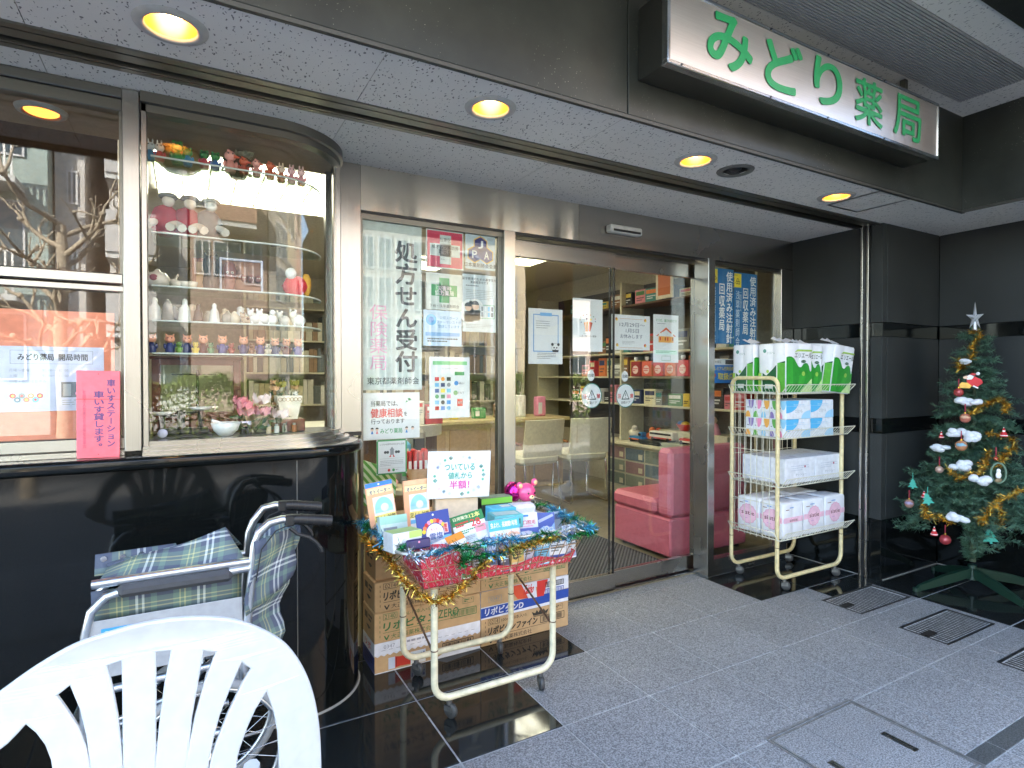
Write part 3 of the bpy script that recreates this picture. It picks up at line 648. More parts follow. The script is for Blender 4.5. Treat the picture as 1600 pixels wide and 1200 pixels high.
far_building('brown brick apartment block with brick balconies and a blue shopfront across the street', .38, 2.9, FY, 12, wall_mat('brick', (.42, .30, .24), 5),
   [(.5, 1.0, 4.2, 5.2), (1.1, 2.0, 4.2, 5.2), (.5, 1.2, 6.1, 7.4), (2.1, 2.7, 4.0, 5.3), (.5, 1.2, 8.6, 9.9), (2.0, 2.7, 8.6, 9.9)], [(1.2, 2.4, 5.6, wall_mat('brick2', (.40, .23, .16), 5), 'solid'), (1.2, 2.4, 8.2, wall_mat('brick3', (.40, .23, .16), 5), 'solid')])
t_ = [(3.2+.62*i, 3.7+.62*i, .9+1.35*k, 2.0+1.35*k) for i in range(8) for k in range(6)]
far_building('pale office block with white window grids across the street', 2.95, 8.3, FY, 10, wall_mat('cream_wall', (.34, .31, .27)), t_, name='office_building')
far_building('cream coloured shop building with large windows across the street', 8.35, 13.0, FY, 8, wall_mat('beige_wall', (.52, .43, .30)), [(8.8+1.4*i, 9.8+1.4*i, 1.0+2.6*k, 2.6+2.6*k) for i in range(3) for k in range(3)], name='shop_building')
far_building('dusty pink apartment block with balconies across the street', 13.05, 19.5, FY, 13, wall_mat('pink_wall', (.50, .40, .34)),
   [(13.7+1.9*i, 14.5+1.9*i, 1.4+1.55*k, 2.2+1.55*k) for i in range(3) for k in range(6)], [(14.7, 16.2, 5.2, P((.55, .33, .25), .8), 'solid'), (14.7, 16.2, 8.2, P((.55, .33, .25), .8), 'solid')])
# hedges
LEAF = [P((.075, .11, .02), .6), P((.12, .16, .028), .6), P((.04, .07, .015), .6)]
def hedge(label, x0, x1, y0, y1, z0, z1, n):
    t = thing('hedge', label, 'hedge', ((x0+x1)/2, (y0+y1)/2, 0)); q = random.Random(int(x0*100))
    m = MB()
    for i in range(n):
        x = q.uniform(x0, x1); s = q.random(); y = y1-abs(q.gauss(0, .16)) if s < .5 else q.uniform(y0, y1); z = q.uniform(z0, z1) if s < .55 else z1-abs(q.gauss(0, .12))
        z += .06*math.sin(x*5)+.04*math.sin(x*13+1); c = V3((x, y, max(z0, z)))
        a = V3((q.gauss(0, 1), q.gauss(0, 1), q.gauss(0, 1))).normalized(); b_ = a.orthogonal().normalized(); L = q.uniform(.025, .05)
        m.add([c-a*L, c+b_*L*.5, c+a*L, c-b_*L*.5], [(0, 1, 2, 3)], LEAF[q.choice((0, 0, 1, 1, 2))])
    m.build('foliage', t, fix=False); m = MB()
    k = x0+.3
    while k < x1: m.tube([(k, (y0+y1)/2, 0), (k+.03, (y0+y1)/2, z0+.3), (k-.05, (y0+y1)/2, z1-.1)], .018, P((.10, .07, .05), .9), 6); k += .55
    m.build('stem', t)
hedge('sunlit clipped hedge by the kerb opposite the display window', -.6, 2.6, -4.0, -3.4, .35, 1.28, 5000)
hedge('sunlit clipped hedge by the kerb opposite the sliding doors', 3.6, 8.6, -4.0, -3.4, .35, 1.28, 7500)
hedge('sunlit low hedge by the kerb opposite the left street window', -6.0, -1.9, -4.0, -3.4, .2, .8, 4500)
# pruned bare street tree
t = thing('street_tree', 'bare pruned street tree with knobbly pale limbs by the kerb', 'tree', (-1.22, -3.45, 0))
BARK = P((.36, .30, .22), .9, vary=.25); q = random.Random(11)
m = MB(); m.tube([(-1.22, -3.45, -.01), (-1.2, -3.44, .9), (-1.24, -3.46, 1.8), (-1.2, -3.45, 2.5), (-1.22, -3.45, 3.0)], .085, BARK, 10, taper=.6); m.build('trunk', t)
m = MB()
def limb(p, d, L, r, lv):
    pts = [p]; c = p
    for i in range(4):
        d = (d+V3((q.gauss(0, .22), q.gauss(0, .22), q.gauss(.05, .2)))).normalized(); c = c+d*(L/4); pts.append(c)
    m.tube(pts, r, BARK, 6, taper=.45); m.ball(c, r*1.0, BARK, 6)
    if lv:
        for k in range(q.choice((2, 3, 3))): limb(pts[q.choice((2, 3, 4))], (d+V3((q.gauss(0, .7), q.gauss(0, .7), q.gauss(.2, .5)))).normalized(), L*.6, r*.55, lv-1)
for k in range(15):
    z = 1.25+1.75*k/14; a = 2.4*k; limb(V3((-1.22, -3.45, z)), V3((math.cos(a), math.sin(a)*.8, .35)), .5+.12*(k % 3), .034, 2)
m.build('crown', t)
# lamp post and banner
t = thing('street_lamp', 'white street lamp with a curved arm by the kerb', 'lamp', (4.9, -4.05, 0)); LW = P((.62, .64, .62), .5)
m = MB(); m.tube([(4.9, -4.05, 0), (4.9, -4.05, 2.5), (4.88, -4.05, 3.0), (4.75, -4.05, 3.35), (4.5, -4.05, 3.5)], .035, LW, 10); m.build('pole', t)
m = MB(); m.ball((4.38, -4.05, 3.5), (.16, .07, .05), LW, 12); m.build('lamp_head', t)
t = thing('banner_stand', 'tall yellow advertising banner on a pole with a white water base', 'banner', (3.5, .30, 0))
m = MB(); m.box((3.42, .08, 0), (3.95, .55, .045), WHITE, .015); m.lathe([(.16, .045), (.14, .09), (.06, .12), (.03, .15), (.03, .22)], (3.68, .31, 0), WHITE, 20); m.build('base', t)
m = MB(); m.tube([(3.68, .31, .1), (3.68, .31, 2.62)], .012, WHITE, 8); m.tube([(3.68, .31, 2.6), (3.06, .31, 2.6)], .007, WHITE, 6); m.build('pole', t)
m = MB(); YB = P((.75, .52, .06), .7); PU = P((.22, .06, .16), .7); g = [[V3((3.08+.59*i/8, .31+.02*math.sin(i*.9+j*.35), 2.58-2.0*j/16)) for i in range(9)] for j in range(17)]; m.sheet(g, YB, True)
f = Face(m, (3.67, .345, 2.58), (-.59, 0, 0), (0, 0, -2.0)); f.N = V3((0, 1, 0))
for yy, c in ((.12, PU), (.28, PU), (.62, P((.16, .14, .12), .7))): f.disc(.5, yy, .19, c, 24)
f.poly([(0, .0), (.35, .0), (.25, .16), (0, .2)], P((.6, .12, .08), .7)); f.rect(.1, .42, .9, .52, P((.16, .14, .12), .7)); m.build('banner_cloth', t)
# ------------------------------------------------------------------ things on and behind the glass: posters
NAVY = sr(40, 55, 110); TEAL = sr(60, 165, 150); RED = sr(205, 45, 45); GRN = sr(60, 150, 90); SKYB = sr(110, 180, 225); DKG = sr(60, 62, 66); GRY = sr(140, 145, 150); ORG = sr(235, 150, 60); PNK = sr(235, 150, 185); YEL = sr(240, 215, 70)
PB = P(sr(196, 206, 204), .6); BLUEP = P(sr(40, 110, 165), .55)
YL = 2.7
def d1(f):
    f.vtext('処方せん受付', .53, .10, .93, .895, INK, .03); f.vtext('保険薬局', .10, .49, .41, .885, P(sr(216, 160, 190), .6), .004); f.line('東京都薬剤師会', .5, .963, .037, INK, .006)
paper('poster', 'tall pale poster with large black characters down it, on the side window', 'poster', .722, 2.035, 1.012, 1.235, YL, d1, PB)
def d2(f):
    RC = P(sr(200, 60, 90), .6); f.rect(.03, .03, .97, .97, RC); f.up(); f.rect(.36, .12, .66, .88, PB); f.rect(.1, .36, .9, .68, PB); f.up(); f.line('台東区', .5, .29, .022, INK, .004); f.line('紙オムツ補助券', .5, .48, .021, INK, .004); f.line('取扱店', .5, .61, .024, INK, .006); f.lines(.38, .74, .62, .8, 1, GRY)
paper('poster', 'red square poster with a white cross, at the top of the side window', 'poster', 1.035, 2.03, 1.237, 1.84, YL, d2, PB)
def d3(f):
    for x, y, ch in ((.5, .27, 'J'), (.3, .57, 'P'), (.7, .57, 'A')):
        for k, c, r in ((0, sr(225, 185, 80), .046), (1, sr(60, 60, 120), .040)):
            f.k = 1+k; f.poly([(x+r/f.w*math.cos(R(30+60*i)), y+r/f.h*math.sin(R(30+60*i))) for i in range(6)], c)
        f.k = 3; f.text(ch, x-.08, y-.11, x+.08, y+.11, WHITE, .03)
    f.k = 2; f.line('日本薬剤師会会員', .5, .93, .024, INK, .02); f.lines(.72, .05, .95, .14, 3, GRY)
paper('poster', 'pale poster with three joined dark blue hexagons and gold outlines, on the side window', 'poster', 1.248, 2.03, 1.42, 1.853, YL, d3, P(sr(190, 205, 214), .6))
def d4(f):
    f.rect(.36, .12, .64, .80, GRN); f.rect(.14, .31, .86, .62, GRN); f.up(); f.line('災害時', .5, .46, .026, WHITE, .012); f.line('協力薬局', .5, .59, .026, WHITE, .012); f.line('下谷・浅草薬剤師会', .5, .93, .018, DKG, .004)
paper('poster', 'white poster with a green cross on the side window', 'poster', 1.035, 1.815, 1.228, 1.633, YL, d4, PB)
def d5(f):
    f.line('薬学教育のための薬学生が', .5, .1, .0165, INK, .006); f.line('実務実習中です', .5, .155, .015, INK, .006); f.lines(.1, .19, .92, .22, 1, DKG); f.lines(.1, .27, .9, .45, 6, GRY, .3, 4)
    for x, y, s in ((.17, .58, .9), (.38, .55, 1.0)):
        f.disc(x, y+.07, .05, WHITE, 14, ry=.05*1.2); f.rect(x-.12, y+.07, x+.14, y+.25, P(sr(205, 215, 225))); f.up(); f.disc(x, y, .021*s, P(sr(225, 190, 165)), 16); f.up(); f.disc(x-.01, y-.02, .022*s, DKG, 14, 0, 180); f.k = 1
    f.frame(.5, .52, .96, .76, .003, GRN); f.up()
    for i in range(8): f.rect(.55+.1*(i % 4), .55+.1*(i//4), .61+.1*(i % 4), .63+.1*(i//4), [GRY, P(sr(220, 225, 225)), SKYB, DKG][i % 4])
    f.lines(.1, .87, .9, .95, 3, GRY, .3, 9)
paper('poster', 'white poster with a drawing of two pharmacists in white coats, on the side window', 'poster', 1.232, 1.826, 1.425, 1.53, YL+.0016, d5, P(sr(196, 206, 212), .6))
def d6(f):
    f.disc(.2, .27, .028, SKYB, 18); f.up(); f.disc(.2, .27, .015, sr(90, 140, 205), 14); f.k = 1
    for i, s in enumerate(('公認スポーツ', 'ファーマシストが', '登録しています')): f.line(s, .66, .24+.12*i, .017, sr(90, 140, 190), .01)
    f.rect(.05, .62, .95, .72, sr(120, 165, 215)); f.up(); f.lines(.1, .78, .9, .92, 2, DKG, .5, 3)
paper('poster', 'light blue poster with a round emblem, below the green cross poster', 'poster', 1.02, 1.63, 1.226, 1.452, YL, d6, P(sr(190, 212, 235), .6))
def d7(f):
    f.rect(.08, .07, .93, .13, sr(120, 195, 130)); f.line('iD・QUICPay・交通系', .5, .20, .009, GRY, 0)
    cs = [RED, ORG, INK, SKYB, NAVY, GRY, sr(60, 90, 160), YEL, sr(120, 190, 220), GRN, sr(40, 120, 70), PNK, SKYB, DKG, sr(60, 150, 220), RED, sr(80, 130, 200), SKYB]
    for i, c in enumerate(cs):
        x, y = .13+.145*(i % 3), .33+.095*(i//3)
        if i % 4 == 1: f.disc(x+.05, y+.03, .0105, c, 14)
        else: f.rect(x, y, x+.1, y+.062, c)
    f.rect(.62, .24, .86, .30, GRN); f.disc(.66, .43, .012, sr(70, 140, 210), 14); f.text('d払い', .72, .41, .86, .45, DKG, .01); f.disc(.64, .59, .012, GRN, 14); f.text('PAY', .70, .57, .86, .61, GRY, .01); f.rect(.68, .69, .82, .81, RED); f.up(); f.text('楽天', .70, .73, .80, .77, WHITE, .01)
paper('poster', 'white sheet of small coloured payment logos hanging in the side window', 'poster', 1.052, 1.398, 1.272, 1.09, YL+.0016, d7)
def d8(f):
    f.text('当薬局では、', .13, .17, .60, .29, INK, .02); f.text('健康相談', .13, .34, .69, .53, RED, .035); f.text('を', .71, .42, .77, .51, INK, .02); f.text('行っております', .13, .56, .72, .67, INK, .015); f.text('みどり薬局', .29, .77, .68, .88, GRN, .02)
    for x, c in ((.15, sr(40, 110, 190)), (.235, sr(225, 120, 130)), (.76, sr(50, 130, 200)), (.87, WHITE)):
        f.disc(x, .79, .007, P(sr(235, 200, 180)), 12); f.poly([(x-.022, .88), (x+.022, .88), (x, .80)], c)
        f.up(); f.disc(x, .775, .0075, INK, 12, 0, 180); f.k = 1
    f.poly([(.80, .18), (.78, .13), (.82, .12), (.85, .17)], GRN); f.poly([(.74, .22), (.76, .17), (.79, .20)], GRN)
paper('poster', 'white notice with bold red characters in its middle, low on the side window', 'poster', .722, 1.222, 1.0, 1.0, YL+.0016, d8)
def d9(f):
    f.poly([(.05, 0), (.95, 0), (1, .05), (1, .95), (.95, 1), (.05, 1), (0, .95), (0, .05)], GRN); f.up(); f.rect(.05, .04, .95, .96, PAPER); f.up()
    f.line('こどもを見守るひとびとの店', .5, .15, .0095, DKG, .006)
    f.poly([(.42, .30), (.5, .20), (.58, .30)], GRY); f.rect(.44, .30, .56, .44, GRY); f.up(); f.poly([(.40, .50), (.47, .42), (.47, .50)], RED); f.poly([(.60, .50), (.53, .42), (.53, .50)], RED); f.k = 3
    for x in (.28, .36, .64, .72): f.disc(x, .36, .007, DKG, 10)
    f.rect(.1, .54, .9, .545, GRY); f.lines(.12, .6, .88, .78, 4, GRY, .3, 6); f.rect(.1, .82, .9, .824, GRY); f.disc(.4, .88, .007, RED, 10); f.disc(.55, .88, .007, GRN, 10); f.lines(.62, .87, .8, .9, 1, DKG)
paper('sticker', 'small white sticker with a green rounded border, lowest on the side window', 'sticker', .785, 1.0-.004, .935, .83, YL+.003, d9)
# posters on the sliding doors
YD1, YD2 = 2.762, 2.792
def e1(f):
    f.frame(.13, .10, .88, .78, .006, sr(120, 165, 215)); f.up(); f.rect(.33, .07, .68, .13, sr(120, 175, 225)); f.k = 1; f.lines(.22, .22, .62, .38, 4, GRY, .3, 5)
    f.k = 3; f.disc(.78, .70, .026, GRY, 20); f.up(); f.disc(.78, .70, .0245, WHITE, 18); f.up()
    for dx in (-.09, .09): f.disc(.78+dx, .64, .009, INK, 12)
    for dx in (-.04, .04): f.disc(.78+dx, .70, .005, INK, 10)
    f.disc(.78, .73, .003, INK, 8); f.poly([(.70, .78), (.86, .78), (.88, .74), (.68, .74)], INK); f.k = 2
    f.lines(.25, .8, .8, .92, 4, DKG, .3, 8)
paper('poster', 'white clipboard style poster with a panda, leftmost on the left sliding door', 'poster', 1.662, 1.682, 1.89, 1.37, YD1, e1)
def e2(f):
    f.poly([(.36, .45), (.52, .43), (.50, .62), (.42, .62)], ORG); f.poly([(.54, .43), (.66, .45), (.58, .62), (.52, .62)], sr(180, 70, 50)); f.poly([(.44, .47), (.50, .46), (.48, .60), (.45, .60)], YEL)
    for i in range(9): a = R(200-28*i+10); f.disc(.5+.26*math.cos(a), .40-.10*math.sin(a), .0035, [NAVY, ORG, GRN, sr(200, 120, 90)][i % 4], 8)
    f.disc(.46, .38, .006, NAVY, 10); f.disc(.6, .39, .006, YEL, 10); f.lines(.35, .66, .65, .68, 1, GRY); f.line('お薬手帳カバー配布', .5, .725, .014, DKG, .008)
paper('poster', 'white poster with a small orange and red picture on the left sliding door', 'poster', 1.962, 1.758, 2.18, 1.447, YD1, e2)
def e3(f):
    for ch, y, a, b_ in (('12月29日〜', .34, .2, .86), ('1月5日', .51, .36, .7), ('お休みします', .67, .22, .8)): f.text(ch, a, y-.12, b_, y, P(sr(70, 80, 105)), .004)
    f.rect(.2, .105, .8, .115, sr(200, 140, 90)); f.rect(.2, .93, .8, .94, sr(200, 140, 90)); f.lines(.27, .75, .6, .86, 3, GRY, .3, 3)
    for x, y, c in ((.12, .13, sr(200, 120, 70)), (.87, .13, ORG), (.14, .86, sr(215, 160, 100)), (.87, .86, RED)): f.disc(x, y, .010, c, 12); f.up(); f.disc(x+.015, y+.02, .006, YEL, 10); f.k = 1
paper('poster', 'white holiday notice with grey dates and an orange border, on the right sliding door', 'poster', 2.274, 1.683, 2.585, 1.465, YD2, e3)
def e4(f):
    f.text('そうだ、漢方を試そう！', .1, .09, .92, .15, GRN, .015); f.lines(.15, .18, .85, .21, 1, GRY)
    f.poly([(.10, .45), (.5, .26), (.9, .45), (.84, .45), (.5, .31), (.16, .45)], sr(215, 95, 50)); f.rect(.2, .45, .8, .58, sr(235, 170, 90)); f.up()
    for i in range(6): f.disc(.25+.1*i, .41-.02*(i % 2), .010, WHITE, 10); f.rect(.24+.1*i, .47, .29+.1*i, .54, [RED, ORG, sr(160, 80, 40)][i % 3])
    f.rect(.05, .74, .95, .83, P(sr(205, 235, 225))); f.up(); f.lines(.1, .755, .9, .81, 2, GRN, .45, 2); f.frame(.32, .86, .68, .96, .002, GRN)
paper('poster', 'white poster with an orange picture of a house, rightmost on the right sliding door', 'poster', 2.615, 1.70, 2.835, 1.39, YD2, e4)
WARN = [('round white caution sticker with a warning triangle, on the left sliding door', 2.10, 1.185, YD1, .075), ('round white caution sticker with a warning triangle, on the right sliding door', 2.385, 1.18, YD2, .075)]
for lb, x, z, Y, r in WARN:
    m = MB(); m.prism([(r*math.cos(2*math.pi*i/32), r*math.sin(2*math.pi*i/32)) for i in range(32)], (x, Y, z), (1, 0, 0), (0, 0, 1), (0, .001, 0), PAPER); f = Face(m, (x-r, Y, z+r), (2*r, 0, 0), (0, 0, -2*r))
    f.ringd(.5, .5, r, .005, sr(40, 120, 110)); f.poly([(.5, .25), (.28, .66), (.72, .66)], sr(30, 60, 60)); f.up(); f.poly([(.5, .32), (.34, .62), (.66, .62)], PAPER); f.up(); f.rect(.485, .40, .515, .52, DKG); f.disc(.5, .575, .003, DKG, 8); f.k = 2
    f.text('注', .08, .42, .26, .60, RED, .03); f.text('意', .74, .42, .92, .60, RED, .03); f.line('自動ドア', .5, .83, .019, DKG, .006); tag(m.build('caution_sticker', fix=False), lb, 'sticker', 'round caution stickers on the doors')
for lb, x, z, Y in (('small oval sticker above the caution sticker on the left sliding door', 2.095, 1.305, YD1), ('small oval sticker above the caution sticker on the right sliding door', 2.38, 1.30, YD2)):
    m = MB(); m.prism([(.026*math.cos(2*math.pi*i/24), .033*math.sin(2*math.pi*i/24)) for i in range(24)], (x, Y, z), (1, 0, 0), (0, 0, 1), (0, .001, 0), PAPER); f = Face(m, (x-.03, Y, z+.03), (.06, 0, 0), (0, 0, -.06))
    f.line('自動', .5, .62, .022, INK, .01); tag(m.build('oval_sticker', fix=False), lb, 'sticker', 'oval stickers on the doors')
# right side window
def g1(org):
    def d(f):
        f.rect(0, .015, .30, .20, YEL); f.up(); f.line('', .15, .1, .01, INK)
        for a in (90, 210, 330): f.ringd(.15+.05*math.cos(R(a)), .125-.022*math.sin(R(a)), .012, .004, INK, 16)
        f.lines(.03, .035, .27, .05, 1, INK); f.rect(.30, 0, .305, 1, sr(120, 170, 205)); f.k = 1
        f.vtext('使用済み注射針', .68, .03, .96, .995, WHITE, .022); f.vtext('回収薬局', .36, .19, .62, .83, WHITE, .018); f.vtext('浅草薬剤師会', .06, .24, .24, .985, P(sr(200, 215, 230)), .008)
        if org: f.vtext('一般社団法人', .24, .24, .32, .52, P(sr(200, 215, 230)), .004)
    return d
paper('syringe_poster', 'blue vertical poster with white characters and a yellow biohazard square, left of the pair', 'poster', 3.03, 2.025, 3.255, 1.52, YL, g1(False), BLUEP)
paper('syringe_poster', 'blue vertical poster with white characters and a yellow biohazard square, right of the pair', 'poster', 3.262, 2.012, 3.495, 1.50, YL, g1(True), BLUEP)
def g2(f):
    f.rect(0, 0, 1, .25, PAPER); f.up(); f.line('台東区', .3, .18, .022, DKG, .006); f.rect(.6, .04, .97, .22, DKG); f.text('プレミアム付商品券', .05, .32, .95, .48, YEL, .02); f.text('取扱店', .3, .58, .98, .86, YEL, .04); f.disc(.15, .68, .014, RED, 10)
paper('voucher_poster', 'small blue and white notice with yellow characters, below the blue syringe posters', 'poster', 3.035, 1.418, 3.27, 1.255, YL, g2, P(sr(40, 120, 200), .55))
# left street window: orange board, hours sheet, pink sign
m = MB(); m.box((-1.4, 2.385, 1.075), (-.212, 2.389, 1.515), P(sr(230, 138, 108), .7)); tag(m.build('orange_board'), 'large orange backing board inside the left street window', 'board')
def h1(f):
    f.frame(.59, .06, .95, .27, .0012, GRY); f.text('みどり薬局', .622, .11, .775, .215, INK, .03); f.text('開局時間', .797, .11, .925, .215, INK, .03)
    for i, (a, b_) in enumerate((('月曜〜金曜', '9：00〜18：00'), ('土曜', '9：00〜13：00'), ('日曜・祝日はお休み', ''))):
        f.line(a, .585, .385+.085*i, .0105, sr(150, 155, 170), .0, False)
        if b_: f.line(b_, .725, .385+.085*i, .0105, sr(150, 155, 170), .0, False)
    f.rect(.806, .55, .95, .79, sr(90, 100, 110)); f.up(); f.rect(.815, .58, .85, .77, sr(160, 165, 170)); f.disc(.88, .73, .007, PNK, 10); f.k = 1; f.lines(.81, .83, .95, .93, 3, GRY, .3, 5)
    for i in range(7): x = .60+.019*i; y = .76+.06*(i % 2); f.disc(x, y, .0085, [RED, sr(90, 110, 140), GRY, sr(205, 120, 90), ORG, SKYB, RED][i], 12); f.up(); f.disc(x, y, .004, [YEL, WHITE, RED][i % 3], 8); f.k = 1
paper('hours_sheet', 'white opening hours sheet on the orange board in the left street window', 'notice', -.84, 1.397, -.242, 1.187, 2.383, h1, P(sr(205, 208, 232), .6))
t = MB(); a = R(-4); t.M = Matrix.Translation((-.25, 2.318, 1.0325)) @ Matrix.Rotation(R(7), 4, 'X') @ Matrix.Rotation(R(1.2), 4, 'Y')
PKS = P(sr(242, 122, 135), .35); t.box((-.060, -.004, 0), (.056, 0, .288), PKS, .002); f = Face(t, (-.060, -.0045, .288), (.116, 0, 0), (0, 0, -.288))
PUR = P(sr(95, 80, 135), .5); f.vtext('車いすステーション', .68, .09, .90, .875, PUR, .022); f.vtext('車いす貸します。', .38, .225, .64, .90, PUR, .022); f.vtext('社団法人台東区社会福祉協議会', .14, .22, .22, .88, P(sr(200, 90, 120)), .0)
f.rect(0, .318, 1, .323, sr(220, 60, 50)); f.disc(.5, .035, .0015, RED, 8); f.disc(.5, .955, .0015, RED, 8); tag(t.build('pink_sign', fix=False), 'pink plastic sign board with purple characters leaning on the window ledge', 'sign')
# ------------------------------------------------------------------ cartons stacked by the glass
KRAFT = P(sr(196, 160, 118), .75, vary=.05); KRAFT2 = P(sr(176, 140, 102), .75, vary=.05); CW = P(sr(225, 225, 235), .6)
def carton(label, x0, y0, z0, w_, d, h, front, side=None, base=None, rz=0.0):
    m = MB(); m.M = Matrix.Translation((x0+w_/2, y0+d/2, z0)) @ Matrix.Rotation(rz, 4, 'Z'); base = base or KRAFT
    m.box((-w_/2, -d/2, .0008), (w_/2, d/2, h-.0006), base, .003)
    f = Face(m, (-w_/2, -d/2, h), (w_, 0, 0), (0, 0, -h)); front(f)
    s_ = Face(m, (-w_/2, d/2, h), (0, -d, 0), (0, 0, -h))
    if side: side(s_)
    f = Face(m, (-w_/2, d/2, h), (w_, 0, 0), (0, -d, 0)); f.rect(.0, .485, 1, .515, KRAFT2)
    return tag(m.build('carton', fix=False), label, 'carton', 'drink cartons stacked by the glass')
def drink(code, title, ink, small, extra=None, maker=True, lat=None):
    def d(f):
        I = P(ink, .6)
        for y in (.10, .26, .42, .58, .74): f.rect(.045, y, .05, y+.08, I)
        f.frame(.075, .06, .2, .26, .0018, I); f.text(code, .09, .09, .185, .23, I, .0); f.text(small, .22, .10, .5, .24, I, .0)
        f.text(title, .075, .34, .56 if lat else .62, .62, I, .05, .12)
        if lat: f.text(lat, .58, .32, .78, .60, I, .012)
        f.rect(.075, .675, .74, .69, I)
        if maker:
            f.text('大正製薬株式会社', .145, .75, .56, .92, I, .004); f.poly([(.08, .78), (.092, .78), (.106, .87), (.12, .78), (.132, .78), (.11, .93), (.10, .93)], I)
        f.barcode(.66, .36, .95, .64, I, 3) if not lat else f.barcode(.70, .42, .96, .70, I, 5)
        f.frame(.82, .08, .93, .27, .0015, I); f.lines(.835, .12, .915, .24, 2, I, .6, 2)
        if extra: extra(f)
    return d
def sideprint(ink):
    def s(f):
        I = P(ink, .6); f.rect(.18, .2, .42, .42, I); f.rect(.5, .2, .8, .28, I); f.rect(.5, .34, .72, .42, I); f.poly([(.3, .62), (.5, .58), (.7, .62), (.5, .72)], I)
    return s
BK = sr(50, 42, 36); GN = sr(55, 110, 62); BL = sr(40, 75, 165)
def bottle(f, x, y, s, fl=1):
    f.up(); f.poly([(x, y-.18*s), (x+.05, y-.25*s), (x+.10, y-.2*s), (x+.34, y-.28*s), (x+.34, y+.28*s), (x+.10, y+.2*s), (x+.05, y+.25*s), (x, y+.18*s)], sr(205, 60, 45)); f.up()
    f.rect(x+.0, y-.24*s, x+.06, y+.24*s, sr(200, 205, 220)); f.rect(x+.2, y-.27*s, x+.34, y+.27*s, WHITE); f.up(); f.text('リポ', x+.21, y-.18*s, x+.33, y+.1*s, P(BL, .6), .03); f.rect(x+.065, y-.18*s, x+.075, y+.18*s, sr(150, 40, 30)); f.k = 1
def white_box(f):
    I = P(sr(150, 150, 165), .6); f.rect(0, 0, 1, .40, CW); f.up()
    for i in range(18): f.poly([(i/18, .40), ((i+.5)/18, .46), ((i+1)/18, .40)], CW)
    for i in range(14): f.rect(.06+.065*i, .26, .095+.065*i, .275, I)
    f.text('0347', .08, .1, .18, .22, I, .0); f.lines(.24, .1, .9, .2, 1, I, .7, 3); f.barcode(.62, .5, .93, .78, P(BK, .6), 9); f.k = 1; bottle(f, .12, .74, .8)
    f.poly([(.55, .98), (.66, .8), (1, .92), (1, .98)], CW); f.rect(0, .975, 1, 1, CW)
def wb_side(f): f.rect(0, 0, 1, .45, CW); f.rect(0, .45, 1, 1, P(sr(60, 70, 130), .6)); f.up(); f.text('リポ', .2, .12, .7, .36, RED, .03); f.lines(.15, .55, .85, .9, 3, P(sr(25, 30, 70)), .6, 4)
def dbox(f):
    B = P(BL, .6); f.rect(0, 0, 1, .56, KRAFT); f.rect(0, .97, 1, 1, CW); f.up(); f.poly([(0, .60), (1, .52), (1, .86), (0, .95)], B); f.poly([(.55, .0), (1, .0), (1, .5), (.72, .56)], CW); f.up()
    f.poly([(.30, 0), (.44, 0), (.52, .56), (.40, .52)], sr(215, 80, 50)); f.poly([(.44, 0), (.60, 0), (.62, .6), (.52, .58)], CW); f.poly([(.62, 0), (.75, 0), (.70, .6), (.62, .6)], sr(205, 50, 45)); f.up()
    f.text('Taisho', .455, .06, .57, .40, RED, .03, .3); f.frame(.08, .22, .22, .42, .0015, GRY); f.text('0347', .10, .26, .20, .38, GRY, 0); f.text('リポビタンD', .04, .62, .46, .88, CW, .04, .1); f.barcode(.72, .1, .94, .3, P(BK, .6), 6); f.barcode(.72, .36, .94, .58, P(BL, .6), 8)
def crown(f):
    I = P(BK, .6); f.poly([(.58, .3), (.56, .14), (.60, .21), (.62, .10), (.64, .21), (.66, .08), (.68, .21), (.70, .10), (.72, .21), (.76, .14), (.74, .3)], I); f.rect(.58, .32, .74, .345, I)
bx = .706; by = 2.472; bw = .512; bd = .185; bh = .1335
carton('bottom carton with a white top flap and a red bottle print, in the left stack', bx, by, 0, bw, bd, bh, white_box, wb_side)
carton('brown carton with green katakana lettering, second from the floor in the left stack', bx-.001, by-.004, bh, bw, bd, bh, drink('2140', 'リポビタン', GN, '50mL-10本入×5', lat='ZERO'), sideprint(sr(95, 80, 62)), KRAFT)
carton('brown carton with black lettering, third from the floor in the left stack', bx+.001, by-.002, 2*bh, bw, bd, bh, drink('0214', 'リポビタンゴールド', BK, '100mL-10本入×5'), sideprint(sr(70, 60, 50)), KRAFT)
carton('plain brown carton fourth from the floor, behind the basket rim', bx+.012, by+.022, 3*bh, .40, bd-.02, .14, lambda f: (f.text('大正製薬', .32, .5, .62, .62, P(BK, .6), .0), f.lines(.3, .7, .5, .78, 1, GRY)), sideprint(sr(70, 60, 50)), KRAFT2)
carton('topmost brown carton of the left stack behind the two insole packs', bx+.006, by+.026, 3*bh+.14, .36, bd-.02, .12, lambda f: f.lines(.1, .3, .5, .5, 2, P(BK, .6)), sideprint(sr(60, 50, 42)), KRAFT2)
bx2 = bx+bw+.004
carton('bottom carton of the right stack, brown with a crown and black lettering', bx2, by, 0, .508, bd, bh, drink('0214', 'リポビタンファイン', BK, '100mL-10本入×5', crown))
carton('blue and white carton with a tilted red bottle print, middle of the right stack', bx2-.002, by-.003, bh, .508, bd, bh, dbox, None, CW)
carton('top carton of the right stack, brown with green lettering, under the basket', bx2, by, 2*bh, .508, bd, bh, drink('2140', 'リポビタン', GN, '100mL-10本入×5', lat='ZERO'))
